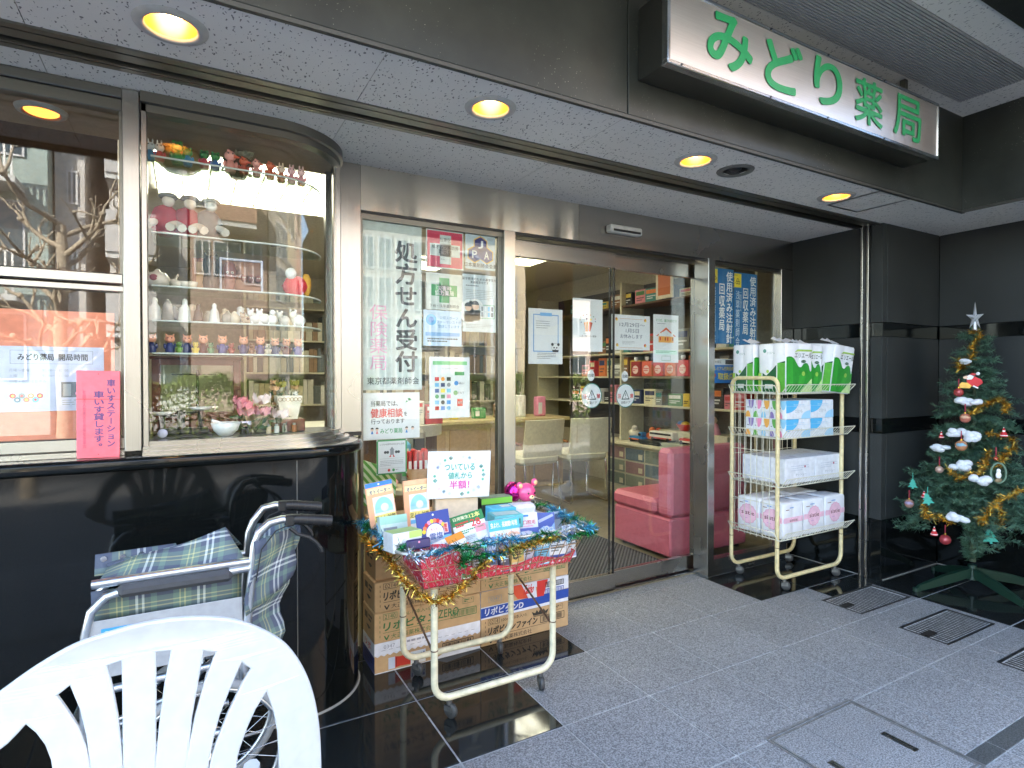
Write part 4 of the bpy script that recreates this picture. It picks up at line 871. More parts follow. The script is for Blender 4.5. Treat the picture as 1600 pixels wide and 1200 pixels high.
# ------------------------------------------------------------------ bargain cart
IV = P(sr(222, 214, 184), .42, vary=.10); RUST = P((.16, .085, .05), .7, .3, vary=.3); WIRE = P(sr(176, 140, 105), .4, .4, vary=.2); RIMC = P(sr(200, 198, 190), .35, .5); WHL = P((.05, .05, .05), .5); CASTM = P((.20, .195, .185), .45, .7, vary=.2)
def castor(par, x, y, z, r=.026, rz=0.0):
    M0 = Matrix.Translation((x, y, 0)) @ Matrix.Rotation(rz, 4, 'Z')
    m = MB(); m.M = M0; m.cyl((0, 0, z), (0, 0, z+.02), .011, CASTM); m.cyl((0, 0, z+.02), (0, 0, z+.038), .008, CASTM); m.box((-.012, -.02, r), (-.009, .016, z), CASTM); m.box((.009, -.02, r), (.012, .016, z), CASTM); m.box((-.012, -.014, z-.004), (.012, .014, z), CASTM); c = m.build('castor', par)
    m = MB(); m.M = M0; m.lathe([(.004, -.009), (r-.003, -.009), (r, -.006), (r, .006), (r-.003, .009), (.004, .009)], (0, -.008, r), WHL, 20, 'x'); m.build('wheel', c)
def arc(c, r, a0, a1, ux, uz, n=6): return [V3(c)+V3(ux)*(r*math.cos(R(a0+(a1-a0)*i/n)))+V3(uz)*(r*math.sin(R(a0+(a1-a0)*i/n))) for i in range(n+1)]
def uframe(par, x0, x1, y, zb, zt, r=.0135, rad=.065):
    pts = [V3((x0, y, zt))]+arc((x0+rad, y, zb+rad), rad, 180, 270, (1, 0, 0), (0, 0, 1))+arc((x1-rad, y, zb+rad), rad, 270, 360, (1, 0, 0), (0, 0, 1))+[V3((x1, y, zt))]
    m = MB(); m.tube(pts, r, IV, 10)
    for z in (zb+.19,): m.tube([(x0, y, z), (x0, y, z+.004)], r+.0012, RUST, 10); m.tube([(x1, y, z), (x1, y, z+.004)], r+.0012, RUST, 10)
    return m.build('leg_frame', par)
CX0, CX1, CYN, CYF = .806, 1.338, 2.025, 2.385
cart = thing('bargain_cart', 'cream tubular bargain cart with a wire basket trimmed in tinsel', 'cart', ((CX0+CX1)/2, 2.2, 0))
for y in (CYN, CYF):
    uframe(cart, CX0, CX1, y, .078, .53)
    for x in (CX0+.06, CX1-.06): castor(cart, x, y, .05, .028, .5 if x < 1 else -.3)
m = MB()
for x in (CX0, CX1): m = MB(); m.tube([(x, CYN, .25), (x, CYF, .40)], .0045, RUST, 6); m.build('brace', cart)
def basket(par):
    zt, zb = .695, .535; t = [(.628, 1.875), (1.43, 1.875), (1.43, 2.41), (.628, 2.41)]; b = [(.735, 1.945), (1.375, 1.945), (1.375, 2.385), (.735, 2.385)]
    def rr(p, rad, z, n=5):
        o = []
        for i in range(4):
            a, c, d = V3(p[i-1]), V3(p[i]), V3(p[(i+1) % 4]); e1 = (a-c).normalized(); e2 = (d-c).normalized()
            for k in range(n+1): u = k/n; o.append(V3((*(c+e1*rad*(1-u)**2+e2*rad*u**2), z)))
        return o
    m = MB(); m.tube(rr(t, .06, zt), .0055, RIMC, 8, True); m.build('rim', par)
    m = MB()
    for u in (.45, .8): m.tube([p*(1-u)+q*u for p, q in zip(rr(t, .06, zt), rr(b, .04, zb))], .0016, WIRE, 5, True)
    m.tube(rr(b, .04, zb), .0028, WIRE, 6, True)
    for side in range(4):
        a0, a1, c0, c1 = V3((*t[side], zt)), V3((*t[(side+1) % 4], zt)), V3((*b[side], zb)), V3((*b[(side+1) % 4], zb)); n = 21 if side % 2 == 0 else 13
        for i in range(n):
            u = .04+.92*i/(n-1); m.tube([a0.lerp(a1, u), c0.lerp(c1, u)], .0015, WIRE, 5)
    for i in range(14): x = .735+.64*i/13; m.tube([(x, 1.945, zb), (x, 2.385, zb)], .0015, WIRE, 5)
    m.build('basket', par)
    return rr(t, .06, zt)
RIM = basket(cart)
# red bandana cloth lining the basket
def bandana():
    m, nt, b = newmat('bandana_cloth'); co = coords(nt); v = nt.nodes.new('ShaderNodeTexVoronoi'); v.inputs['Scale'].default_value = 46; nt.links.new(co, v.inputs[0])
    w_ = nt.nodes.new('ShaderNodeTexWave'); w_.inputs['Scale'].default_value = 26; w_.inputs['Distortion'].default_value = 22; nt.links.new(co, w_.inputs[0])
    s = ramp(nt, v.outputs['Distance'], [(.20, (1, 1, 1)), (.27, (0, 0, 0))]); s2 = ramp(nt, w_.outputs[0], [(.94, (0, 0, 0)), (.99, (.7, .7, .7))])
    nt.links.new(mixc(nt, mixc(nt, 1.0, s, s2, 'ADD'), sr(214, 50, 72), (.72, .62, .66)), b.inputs['Base Color']); b.inputs['Roughness'].default_value = .8; return m
BAND = bandana(); q = random.Random(5)
m = MB(); rows = []
for i, (u, off) in enumerate(((.72, 0), (.80, .003), (.88, .002), (.97, .0), (1.0, .0))):
    row = []
    for k in range(61):
        a = k/60*4; sd = min(3, int(a)); f_ = a-sd if a < 4 else 1.0
        tp = [(.628, 1.875), (1.43, 1.875), (1.43, 2.41), (.628, 2.41), (.628, 1.875)]; bp = [(.735, 1.945), (1.375, 1.945), (1.375, 2.385), (.735, 2.385), (.735, 1.945)]
        p = V3(tp[sd]).lerp(V3(tp[sd+1]), f_); c = V3(bp[sd]).lerp(V3(bp[sd+1]), f_); g = p.lerp(c, u+ (.035*math.sin(k*.9)+.03*math.sin(k*2.3+1) if i == 0 else 0)); ce = V3((1.05, 2.16)); g = ce+(g-ce)*(.985-off)
        zz = .695*(1-u)+.538*u + (.01*math.sin(k*1.3) if i == 0 else 0) + (.11*max(0, 1-i/3) if sd == 3 or (sd == 0 and f_ < .2) else (.11*max(0, 1-i/3)*max(0, 1-(f_-.2)/.12) if sd == 0 else 0))
        row.append(V3((g.x, g.y, zz)))
    rows.append(row)
rows.append([V3((1.05+(p.x-1.05)*.02, 2.16+(p.y-2.16)*.02, .541)) for p in rows[-1]])
m.sheet(rows, BAND, True); tag(m.build('basket_cloth', fix=False), 'red patterned cloth lining the bottom of the cart basket', 'cloth')
# tinsel
def tinsel(label, path, cols, n, L=.022, seed=1, core=.004, name='tinsel_garland'):
    q = random.Random(seed); m = MB(); pts = [V3(p) for p in path]
    seg = [(pts[i+1]-pts[i]).length for i in range(len(pts)-1)]; tot = sum(seg)
    for i in range(n):
        s = q.random()*tot; j = 0; s0 = s
        while j < len(seg)-1 and s > seg[j]: s -= seg[j]; j += 1
        p = pts[j].lerp(pts[j+1], s/seg[j] if seg[j] else 0); d = V3((q.gauss(0, 1), q.gauss(0, 1), q.gauss(0, 1))).normalized()
        l = L*q.uniform(.5, 1.1); e = d.orthogonal().normalized()*q.uniform(.0009, .0018); bnd = V3((q.gauss(0, .3), q.gauss(0, .3), q.gauss(0, .3)))*l; mid = p+d*l*.55; end = p+d*l+bnd
        ci = cols[int(s0/tot*len(cols)*3+q.uniform(-.3, .3)) % len(cols)] if len(cols) > 1 else cols[0]
        m.add([p-e, p+e, mid+e, mid-e, end+e*.6, end-e*.6], [(0, 1, 2, 3), (3, 2, 4, 5)], ci)
    m.tube(pts, core*.5, cols[0], 5)
    return tag(m.build(name, fix=False), label, 'tinsel')
T_BL = P((.10, .42, .60), .22, .85, vary=.3); T_GR = P((.02, .28, .07), .22, .85, vary=.3); T_GO = P((.72, .46, .08), .2, .95, vary=.3); T_SI = P((.6, .62, .66), .2, .95)
def wav(path, n, amp, seed, dz=0):
    q = random.Random(seed); out = []
    pts = [V3(p) for p in path]; seg = [(pts[i+1]-pts[i]).length for i in range(len(pts)-1)]; tot = sum(seg)
    for i in range(n+1):
        s = tot*i/n*.9999; j = 0
        while j < len(seg)-1 and s > seg[j]: s -= seg[j]; j += 1
        p = pts[j].lerp(pts[j+1], s/seg[j]); out.append(p+V3((q.uniform(-amp, amp), q.uniform(-amp, amp), dz+q.uniform(-amp, amp))))
    return out
n4 = len(RIM)//4
front = [RIM[3*n4], *RIM[0:n4], RIM[n4]]   # placeholder order, real run below
FL_, FR_, BR_, BL2 = V3((.64, 1.87, .695)), V3((1.43, 1.87, .695)), V3((1.435, 2.40, .70)), V3((.628, 2.41, .70))
tinsel('blue and green tinsel wound along the rim of the cart basket', wav([BL2, V3((.626, 2.0, .70)), FL_+V3((.02, -.01, 0)), V3((.95, 1.868, .69)), FR_, BR_], 70, .010, 3), [T_BL, T_GR, T_BL, T_BL, T_GR, T_SI], 3600, .027, 4)
tinsel('dark green tinsel hanging just below the basket rim at the front', wav([V3((.84, 1.868, .61)), V3((.86, 1.862, .655)), V3((1.0, 1.862, .655)), V3((1.2, 1.865, .672)), V3((1.43, 1.868, .665)), V3((1.44, 2.1, .67))], 40, .008, 5), [T_GR, T_GR, T_BL, T_GR], 1500, .026, 6)
tinsel('gold tinsel looping low round the left front corner of the basket', wav([V3((.618, 2.30, .66)), V3((.628, 2.02, .645)), V3((.648, 1.89, .595)), V3((.69, 1.862, .555)), V3((.745, 1.852, .528)), V3((.80, 1.858, .528)), V3((.86, 1.868, .56)), V3((.92, 1.868, .615)), V3((.98, 1.862, .65)), V3((1.10, 1.858, .668)), V3((1.25, 1.858, .675))], 60, .006, 8), [T_GO], 2600, .026, 9)
# goods in the basket
def pack(name, label, cat, pos, size, rz=0.0, rx=0.0, ry=0.0, base=WHITE, front=None, top=None, side=None, bev=.002, group=None, right=None):
    w_, d, h = size; m = MB(); m.M = Matrix.Translation(pos) @ Matrix.Rotation(rz, 4, 'Z') @ Matrix.Rotation(ry, 4, 'Y') @ Matrix.Rotation(rx, 4, 'X')
    m.box((-w_/2, -d/2, 0), (w_/2, d/2, h), base, bev)
    if front: front(Face(m, (-w_/2, -d/2, h), (w_, 0, 0), (0, 0, -h)))
    if top: top(Face(m, (-w_/2, d/2, h), (w_, 0, 0), (0, -d, 0)))
    if side: side(Face(m, (-w_/2, d/2, h), (0, -d, 0), (0, 0, -h)))
    if right: right(Face(m, (w_/2, -d/2, h), (0, d, 0), (0, 0, -h)))
    return tag(m.build(name, fix=False), label, cat, group)
def insole(tab):
    def d(f):
        if tab: f.rect(0, 0, 1, .08, sr(60, 130, 205)); f.up(); f.disc(.5, .04, .004, WHITE, 10); f.k = 1
        f.rect(0, .08, 1, 1, sr(245, 180, 140)); f.up(); f.rect(.05, .10, .95, .20, sr(250, 232, 170)); f.rect(.2, .26, .97, .98, P(sr(235, 232, 228))); f.up()
        f.text('オトイーター', .12, .125, .9, .20, sr(40, 60, 140), .03); f.disc(.57, .48, .036, sr(150, 210, 235), 20, 0, 180, .045); f.rect(.24, .46, .9, .54, sr(165, 215, 238)); f.up(); f.disc(.6, .46, .016, WHITE, 14); f.k = 3
        f.rect(.18, .58, .98, .70, sr(245, 225, 130)); f.up(); f.text('足ムレ対策', .2, .60, .96, .69, sr(30, 30, 30), .01); f.rect(.2, .73, .97, .80, sr(120, 190, 230))
    return d
def at3(u, v, Y): return atY(u, v, Y)
def pxp(u0, v0, u1, v1, Y):
    a, b_ = atY(u0, (v0+v1)/2, Y), atY(u1, (v0+v1)/2, Y); t, c = atY((u0+u1)/2, v0, Y), atY((u0+u1)/2, v1, Y); return (a.x+b_.x)/2, c.z, b_.x-a.x, t.z-c.z
x, z, w_, h = pxp(582, 752, 624, 828, 2.22); pack('insole_pack', 'orange and white insole pack with a blue header, leftmost in the cart', 'pack', (x, 2.22, z-.03), (w_, .012, h+.03), 0, R(-6), R(-7), P(sr(245, 190, 150)), insole(True), group='insole packs in the cart')
x, z, w_, h = pxp(634, 750, 673, 822, 2.24); pack('insole_pack', 'orange and white insole pack without a header, partly behind the half price notice', 'pack', (x, 2.24, z-.03), (w_, .012, h+.03), 0, R(-5), R(-2), P(sr(245, 190, 150)), insole(False), group='insole packs in the cart')
def notice(f):
    f.text('ついている', .26, .27, .74, .41, TEAL, .03); f.text('値札から', .32, .45, .70, .59, TEAL, .03); f.text('半額！', .35, .63, .66, .80, P(sr(215, 90, 170)), .04)
    q = random.Random(2)
    for i in range(26):
        a = 2*math.pi*i/26; x, y = .5+.42*math.cos(a)*(1 if abs(math.cos(a)) < .8 else .93), .52+.40*math.sin(a)
        f.disc(x, y, .006, [sr(200, 215, 235), sr(110, 185, 160), sr(245, 205, 220), sr(225, 225, 240)][i % 4], 8)
        if i % 3 == 0:
            for k in range(4): f.disc(x+.016*math.cos(k*1.57), y+.02*math.sin(k*1.57), .0045, [sr(90, 175, 150), sr(190, 205, 235)][i % 2], 8)
x, z, w_, h = pxp(667, 705, 763, 778, 2.235); pack('price_notice', 'white half price notice with teal and pink characters, standing over the cart', 'notice', (x, 2.235, z), (w_, .003, h), R(-3), 0, R(2.5), PAPER, notice)
x, z, w_, h = pxp(680, 770, 745, 806, 2.26); pack('support_box', 'plain beige cardboard piece holding up the half price notice', 'box', (x, 2.275, .56), (w_, .05, z+h-.56), R(-2), 0, 0, P(sr(222, 200, 172)))
def salt(f):
    f.rect(0, 0, 1, 1, sr(50, 70, 150)); f.up(); f.rect(0, .72, 1, 1, sr(120, 190, 225)); f.disc(.5, .62, .036, P(sr(225, 225, 240)), 20); f.up()
    for i in range(10): a = R(20+16*i); f.disc(.5+.34*math.cos(a), .62-.36*math.sin(a), .008, [sr(240, 130, 90), YEL, PNK, RED][i % 4], 9)
    f.text('雪塩', .33, .60, .73, .78, sr(40, 80, 150), .02); f.text('モンガン', .38, .46, .66, .53, RED, .01); f.rect(.78, .38, .92, .66, P(sr(225, 190, 200))); f.up(); f.vtext('雪塩', .8, .4, .9, .64, RED, .03); f.disc(.5, .09, .004, WHITE, 10)
x, z, w_, h = pxp(655, 800, 707, 846, 2.0); pack('salt_pouch', 'dark blue pouch with a wreath of flowers on its front', 'pouch', (x, 2.0, z-.02), (w_, .014, h+.02), R(4), R(-12), R(-3), P(sr(60, 85, 160), .3), salt, bev=.006)
def gbox(c1, c2, big='28'):
    def d(f):
        f.rect(0, 0, 1, .3, c1); f.rect(0, .85, 1, 1, c1); f.up(); f.text('日用衛生', .08, .05, .55, .15, sr(240, 235, 200), .02); f.text('12本', .58, .04, .9, .18, sr(245, 235, 140), .02); f.text(big, .55, .22, .85, .42, RED, .03); f.lines(.1, .22, .5, .38, 2, RED, .6, 3)
        f.lines(.1, .46, .9, .58, 2, c2, .6, 5); f.rect(.08, .62, .6, .82, P(sr(200, 215, 220))); f.rect(.62, .42, .95, .62, sr(240, 160, 170)); f.up(); f.lines(.12, .66, .56, .78, 3, GRY, .5, 6)
    return d
x, z, w_, h = pxp(711, 802, 765, 850, 2.03); pack('medicine_box', 'dark green and white medicine box tilted back beside the blue pouch', 'box', (x, 2.0, z-.005), (w_*.92, .03, h*1.12), R(-2), R(-30), R(-10), WHITE, gbox(sr(40, 125, 70), GRN))
def ant(f):
    f.rect(0, 0, 1, .36, sr(80, 180, 220)); f.up(); f.text('虫よけ、長期間1年用', .06, .08, .92, .26, sr(250, 240, 190), .02)
    for x, y, r in ((.2, .7, .012), (.36, .66, .014), (.52, .7, .012), (.7, .6, .020), (.86, .62, .018)): f.disc(x, y, r, sr(245, 195, 165), 14); f.up(); f.disc(x, y, r*.55, sr(250, 225, 205), 12); f.k = 2
    f.text('アースノ', .1, .46, .55, .62, ORG, .03); f.rect(.05, .86, .95, .95, sr(210, 225, 230))
x, z, w_, h = pxp(766, 812, 812, 846, 1.98); pack('medicine_box', 'light blue and white insect repellent box at the front of the basket', 'box', (x, 1.98, z-.03), (w_, .04, h+.03), R(-4), R(-14), R(-2), WHITE, ant, side=lambda f: f.rect(0, 0, 1, 1, sr(205, 220, 225)))
x, z, w_, h = pxp(750, 776, 796, 800, 2.3); pack('medicine_box', 'black and green box standing at the back of the cart below the pink balloon', 'box', (x, 2.31, .60), (w_, .07, z+h-.60), R(-4), 0, 0, P(sr(60, 70, 60)), lambda f: (f.rect(.0, .0, 1, .16, sr(120, 190, 70)), f.rect(.1, .35, .9, .9, sr(90, 110, 80))), lambda f: f.rect(0, 0, 1, 1, sr(140, 160, 140)))
x, z, w_, h = pxp(762, 788, 796, 812, 2.2); pack('medicine_box', 'bright blue carton lying in front of the black and green box', 'box', (x+.01, 2.2, z-.01), (w_*1.05, .08, h), R(-5), 0, 0, P(sr(90, 190, 230)), lambda f: f.rect(.08, .2, .6, .45, sr(40, 80, 150)), lambda f: (f.rect(.5, .2, .9, .7, WHITE)))
x, z, w_, h = pxp(768, 798, 810, 818, 2.1); pack('medicine_box', 'teal and white flat carton on the pile behind the insect repellent box', 'box', (x, 2.1, z-.01), (w_, .09, h), R(-8), 0, 0, P(sr(110, 195, 200)), lambda f: f.rect(.1, .3, .9, .7, sr(60, 120, 110)), lambda f: f.rect(.1, .2, .9, .8, sr(190, 215, 215)))
x, z, w_, h = pxp(793, 786, 832, 804, 2.25); pack('mask_pack', 'white soft pack with a dark blue edge at the back right of the cart', 'pack', (x, 2.25, z-.02), (w_, .06, h+.02), R(-8), R(6), 0, P(sr(235, 235, 245), .35), lambda f: f.rect(0, .55, 1, .9, sr(60, 60, 140)), bev=.012)
def mk(c1, c2, s):
    def d(f): f.rect(.0, .0, 1, .62, c1); f.rect(0, .62, 1, 1, c2); f.up(); f.rect(.15, .08, .5, .16, sr(60, 130, 210)); f.text(s, .2, .3, .85, .48, RED, .02); f.lines(.2, .52, .8, .6, 1, PNK, .6, 2)
    return d
x, z, w_, h = pxp(813, 802, 840, 828, 2.05); pack('mask_pack', 'white and blue mask pack standing right of the insect repellent box', 'pack', (x, 2.05, z-.03), (w_, .02, h+.03), R(-5), R(-14), R(1), P(sr(235, 238, 245), .35), mk(P(sr(225, 230, 245)), sr(90, 110, 190), '口腔用'))
def wavy(f):
    f.rect(0, 0, 1, 1, sr(80, 100, 175)); f.up(); f.poly([(0, .75), (.4, .55), (.8, .6), (1, .4), (1, 1), (0, 1)], sr(165, 195, 235)); f.poly([(.1, .3), (.9, .05), (.95, .15), (.15, .42)], sr(180, 190, 230)); f.up()
    for x, y in ((.3, .75), (.55, .65), (.8, .7), (.5, .85)): f.ringd(x, y, .011, .004, WHITE, 14)
x, z, w_, h = pxp(838, 802, 866, 828, 2.06); pack('mask_pack', 'deep blue pouch with pale swirls beside the white and blue mask pack', 'pouch', (x, 2.06, z-.03), (w_, .015, h+.03), R(-3), R(-14), R(4), P(sr(90, 110, 185), .3), wavy)
x, z, w_, h = pxp(864, 800, 880, 828, 2.1); pack('mask_pack', 'clear silvery plastic pack at the right end of the basket', 'pack', (x, 2.1, z-.03), (w_*1.4, .02, h+.03), R(-12), R(-10), R(-6), P(sr(190, 200, 215), .25), lambda f: f.rect(.1, .1, .9, .3, sr(120, 130, 170)))
# lower row seen through the wires
def plain(c, *els):
    def d(f):
        for (a, b_, c_, e, q_) in els: f.rect(a, b_, c_, e, q_)
    return d
x, z, w_, h = pxp(596, 808, 640, 835, 2.1); pack('herb_box', 'pale green tablet box behind the left rim of the basket', 'box', (x, 2.12, z-.02), (w_, .03, h+.02), R(5), R(-15), 0, P(sr(205, 225, 215)), plain(0, (0, 0, 1, .35, sr(165, 215, 195)), (.1, .5, .6, .65, GRY)))
x, z, w_, h = pxp(608, 822, 656, 852, 1.96); pack('herb_box', 'white box with a grass green top lying at the left front of the basket', 'box', (x, 1.98, z-.02), (w_, .08, h), R(9), R(-4), 0, WHITE, plain(0, (0, .0, .3, .5, P(sr(235, 240, 235))), (.55, 0, 1, .35, sr(190, 220, 120)), (.1, .55, .45, .8, GRY)), lambda f: f.rect(.02, .05, .98, .95, sr(175, 205, 130)))
x, z, w_, h = pxp(635, 842, 673, 858, 1.92); pack('blue_pouch', 'small midnight blue pouch lying on the front rim at the left', 'pouch', (x, 1.92, z), (w_, .016, h), R(3), R(-10), 0, P(sr(50, 45, 100), .35), lambda f: f.disc(.5, .3, .004, PNK, 10), bev=.005)
x, z, w_, h = pxp(672, 832, 735, 860, 1.93); pack('leaflet_pack', 'orange and white flat packet lying below the dark blue pouch', 'packet', (x, 1.93, z-.01), (w_, .01, h), R(2), R(-55), R(-14), P(sr(235, 230, 225)), plain(0, (.55, 0, 1, .5, ORG), (0, .85, 1, 1, sr(220, 90, 70)), (.15, .3, .45, .5, GRY)))
rowsp = [('green and white tube box in the basket below the rim', .90, .04, sr(225, 230, 220), sr(50, 140, 90)), ('pink striped comic style packet in the basket below the rim', .96, .05, sr(205, 190, 200), sr(190, 120, 140)), ('blue and white striped packet beside the pink striped one', 1.015, .05, sr(110, 130, 180), sr(230, 230, 240)), ('dark magazine style packet in the middle of the basket', 1.065, .04, sr(90, 85, 110), sr(200, 180, 190)),
 ('yellow and white box with a black ring, low in the basket', 1.125, .06, sr(235, 200, 120), sr(245, 235, 205)), ('pale lilac box low in the basket beside the yellow one', 1.18, .05, sr(215, 215, 235), sr(180, 190, 225)), ('sky blue and white bag low in the basket', 1.24, .06, sr(130, 195, 230), sr(225, 235, 245)), ('white flat box with a blue edge low at the right of the basket', 1.315, .08, sr(235, 235, 240), sr(70, 100, 180)), ('small white carton at the right end of the basket, above the red cloth', 1.385, .05, sr(220, 222, 232), sr(150, 160, 200))]
for i, (lb, xx, ww, c1, c2) in enumerate(rowsp):
    pack('goods_packet', lb, 'packet', (xx, 1.955+.006*(i % 3), .548), (ww, .028, .108+.012*(i % 3)), R([3, -4, 2, -2, 1, 5, -3, -6, 8][i]), R(-6), 0, P(c1, .4), (lambda c2, i: lambda f: (f.rect(.08, .1, .92, .36, c2), f.lines(.12, .45, .9, .7, 3, DKG if i != 3 else WHITE, .5, i), f.rect(.05, .78, .95, .95, c2), f.ringd(.35, .6, .012, .004, INK, 14) if i == 4 else None))(P(c2, .4), i), group='packets low in the cart basket')
q = random.Random(21)
for i, lb in enumerate(('buried cream box at the back left of the basket', 'buried pale blue box in the back middle of the basket', 'buried white box at the back right of the basket')):
    pack('goods_box', lb, 'box', (.80+.26*i, 2.24, .548), (.2, .2, .13), q.uniform(-.2, .2), 0, 0, [P(sr(230, 215, 180)), P(sr(170, 205, 225)), WHITE][i], plain(0, (.1, .2, .9, .5, SKYB)))
# balloon bear
bp = atY(822, 769, 2.3); t = thing('balloon_bear', 'shiny pink inflatable bear with a magenta foil back at the right end of the cart', 'balloon', (bp.x, 2.3, bp.z-.05)); PKB = P(sr(240, 90, 150), .22, vary=.03, coat=.5); FOIL = P((.62, .03, .32), .14, .9, vary=.2)
m = MB(); m.ball(bp, (.046, .040, .044), PKB, 22); h = m.build('head', t)
for dx in (.042, -.038):
    m = MB(); m.ball((bp.x+dx, 2.295, bp.z+.038+(.006 if dx > 0 else -.004)), (.017, .012, .018), PKB, 14); m.ball((bp.x+dx+.001, 2.286, bp.z+.038+(.006 if dx > 0 else -.004)), (.010, .006, .011), P(sr(245, 205, 150), .4), 12); m.build('ear', h)
m = MB()
for dx in (-.010, .024): m.ball((bp.x+dx, 2.2615, bp.z+.001), (.0042, .003, .005), BLACK, 10)
m.build('eyes', h); m = MB(); m.ball((bp.x+.008, 2.263, bp.z-.017), (.013, .008, .010), P(sr(245, 220, 170), .4), 14); m.ball((bp.x+.008, 2.2555, bp.z-.013), (.0038, .003, .003), BLACK, 10); m.build('muzzle', h)
m = MB(); m.ball((bp.x-.055, 2.33, bp.z+.002), (.042, .04, .046), FOIL, 20, .09, 4); m.build('body', t)
m = MB(); m.tube([(bp.x-.02, 2.33, bp.z-.03), (bp.x-.03, 2.33, .60)], .003, WHITE, 6); m.build('stick', t)
# ------------------------------------------------------------------ paper goods rack
RX0, RX1, RYN, RYF = 3.095, 3.745, 2.24, 2.575
CREAM = P(sr(226, 208, 160), .4, vary=.08); WW = P(sr(225, 222, 205), .4)
rack = thing('goods_rack', 'tall cream tubular rack with four wire shelves of paper goods', 'rack', ((RX0+RX1)/2, 2.4, 0))
IVs = IV; IV = CREAM
for y in (RYN, RYF):
    uframe(rack, RX0, RX1, y, .075, 1.20 if True else 1.2, .0125, .07)
    for x in (RX0+.07, RX1-.07): castor(rack, x, y, .047, .027, .7)
IV = IVs
m = MB(); rad = .05; zt = 1.29
m.tube([(RX0, RYN, 1.18)]+arc((RX0, RYN+rad, zt-rad), rad, 180, 90, (0, 1, 0), (0, 0, 1))+arc((RX0, RYF-rad, zt-rad), rad, 90, 0, (0, 1, 0), (0, 0, 1))+[(RX0, RYF, 1.18)], .0125, CREAM, 10); m.build('end_hoop', rack)
m = MB()
for i in range(6): y = RYN+.055+(RYF-RYN-.11)*i/5; m.tube([(RX0, y, .30), (RX0, y, 1.20)], .002, WW, 5)
for z in (1.20, .52, .84): m.tube([(RX0, RYN, z), (RX0, RYF, z)], .0022, WW, 5)
m.build('end_grid', rack)
m = MB()
for i in range(12): x = RX0+.03+(RX1-RX0-.06)*i/11; m.tube([(x, RYF, .30), (x, RYF, 1.18)], .002, WW, 5)
for z in (.50, .80, 1.10): m.tube([(RX0, RYF, z), (RX1, RYF, z)], .0022, WW, 5)
m.build('back_grid', rack)
SZ = [.315, .635, .925, 1.195]
for z in SZ:
    m = MB(); y0, y1 = RYN-.03, RYF-.01; x0, x1 = RX0-.01, RX1+.01
    m.tube([(x0, y0, z), (x1, y0, z), (x1, y1, z), (x0, y1, z)], .0035, WW, 6, True)
    for i in range(16): x = x0+(x1-x0)*i/15; m.tube([(x, y0, z), (x, y1, z)], .0016, WW, 5)
    for a, b_ in (((x0, y0, z), (x1, y0, z)), ((x0, y1, z), (x1, y1, z))): pass
    lip = [(x0, y0, z), (x0-.005, y0-.045, z+.055), (x1+.012, y0-.045, z+.055), (x1, y0, z)]
    m.tube(lip[1:3], .003, WW, 6); m.tube(lip[0:2], .003, WW, 6); m.tube(lip[2:4], .003, WW, 6)
    for i in range(26): u = i/25; m.tube([V3(lip[0]).lerp(V3(lip[3]), u), V3(lip[1]).lerp(V3(lip[2]), u)], .0014, WW, 5)
    l2 = [(x0, y0+.02, z), (x0-.035, y0+.02, z+.05), (x0-.035, y1, z+.05), (x0, y1, z)]
    m.tube(l2, .003, WW, 6)
    for i in range(14): u = i/13; m.tube([V3(l2[0]).lerp(V3(l2[3]), u), V3(l2[1]).lerp(V3(l2[2]), u)], .0014, WW, 5)
    m.build('wire_shelf', rack)
FILM = P(sr(236, 236, 240), .28, vary=.02); TG = P(sr(50, 150, 55), .3); TG2 = P(sr(30, 95, 55), .3); TL = P(sr(165, 205, 90), .3)
def rollpack(m, w_, d, h, nx, ny, mat, amp=.006):
    """plan outline scalloped by the rolls inside"""
    pts = []
    def side(a, b_, n, nrm):
        for i in range(n*8):
            u = i/(n*8); t = abs(math.sin(u*n*math.pi)); pts.append((a[0]+(b_[0]-a[0])*u+nrm[0]*(amp*(t**.6-1)), a[1]+(b_[1]-a[1])*u+nrm[1]*(amp*(t**.6-1))))
    X, Y = w_/2, d/2; side((-X, -Y), (X, -Y), nx, (0, -1)); side((X, -Y), (X, Y), ny, (1, 0)); side((X, Y), (-X, Y), nx, (0, 1)); side((-X, Y), (-X, -Y), ny, (-1, 0))
    n = len(pts); lv = [(.94, .0), (1, .012), (1, h-.014), (.95, h-.002), (.6, h)]
    vs_ = [V3((p[0]*k, p[1]*k, z)) for k, z in lv for p in pts]
    m.add(vs_, [(i*n+j, i*n+(j+1) % n, (i+1)*n+(j+1) % n, (i+1)*n+j) for i in range(len(lv)-1) for j in range(n)], mat, True)
    m.add(vs_[:n], [tuple(range(n))], mat); m.add(vs_[-n:], [tuple(range(n))], mat)
def towel_front(f):
    W_ = FILM; pts = [(0, 0.28), (0.1, 0.265), (0.2, 0.27), (0.3, 0.31), (0.38, 0.39), (0.45, 0.46), (0.52, 0.485), (0.58, 0.48), (0.66, 0.42), (0.74, 0.395), (0.82, 0.405), (0.88, 0.46), (0.91, 0.54), (0.94, 0.58), (1, 0.54), (1, 1), (0, 1)]; f.poly(pts, TG); f.up()
    f.poly([(.02, .31), (.14, .295), (.24, .34), (.26, 1), (.02, 1)], P(sr(60, 165, 60), .3)); f.poly([(.5, .66), (.7, .56), (.76, .7), (.56, 1), (.42, 1)], P(sr(60, 165, 60), .3)); f.poly([(.52, 1), (1, .72), (1, 1)], P(sr(200, 225, 160), .3)); f.up()
    f.disc(.66, .62, .014, TL, 16); f.poly([(.30, .18), (.42, .12), (1, .12), (1, .155), (.44, .155)], TL); f.text('エリエール', .30, .19, .98, .29, P(sr(35, 60, 50)), .012, .15); f.disc(.66, .365, .022, TG2, 20, ry=.009); f.up(); f.text('ラクラク', .56, .352, .76, .382, WHITE, .0)
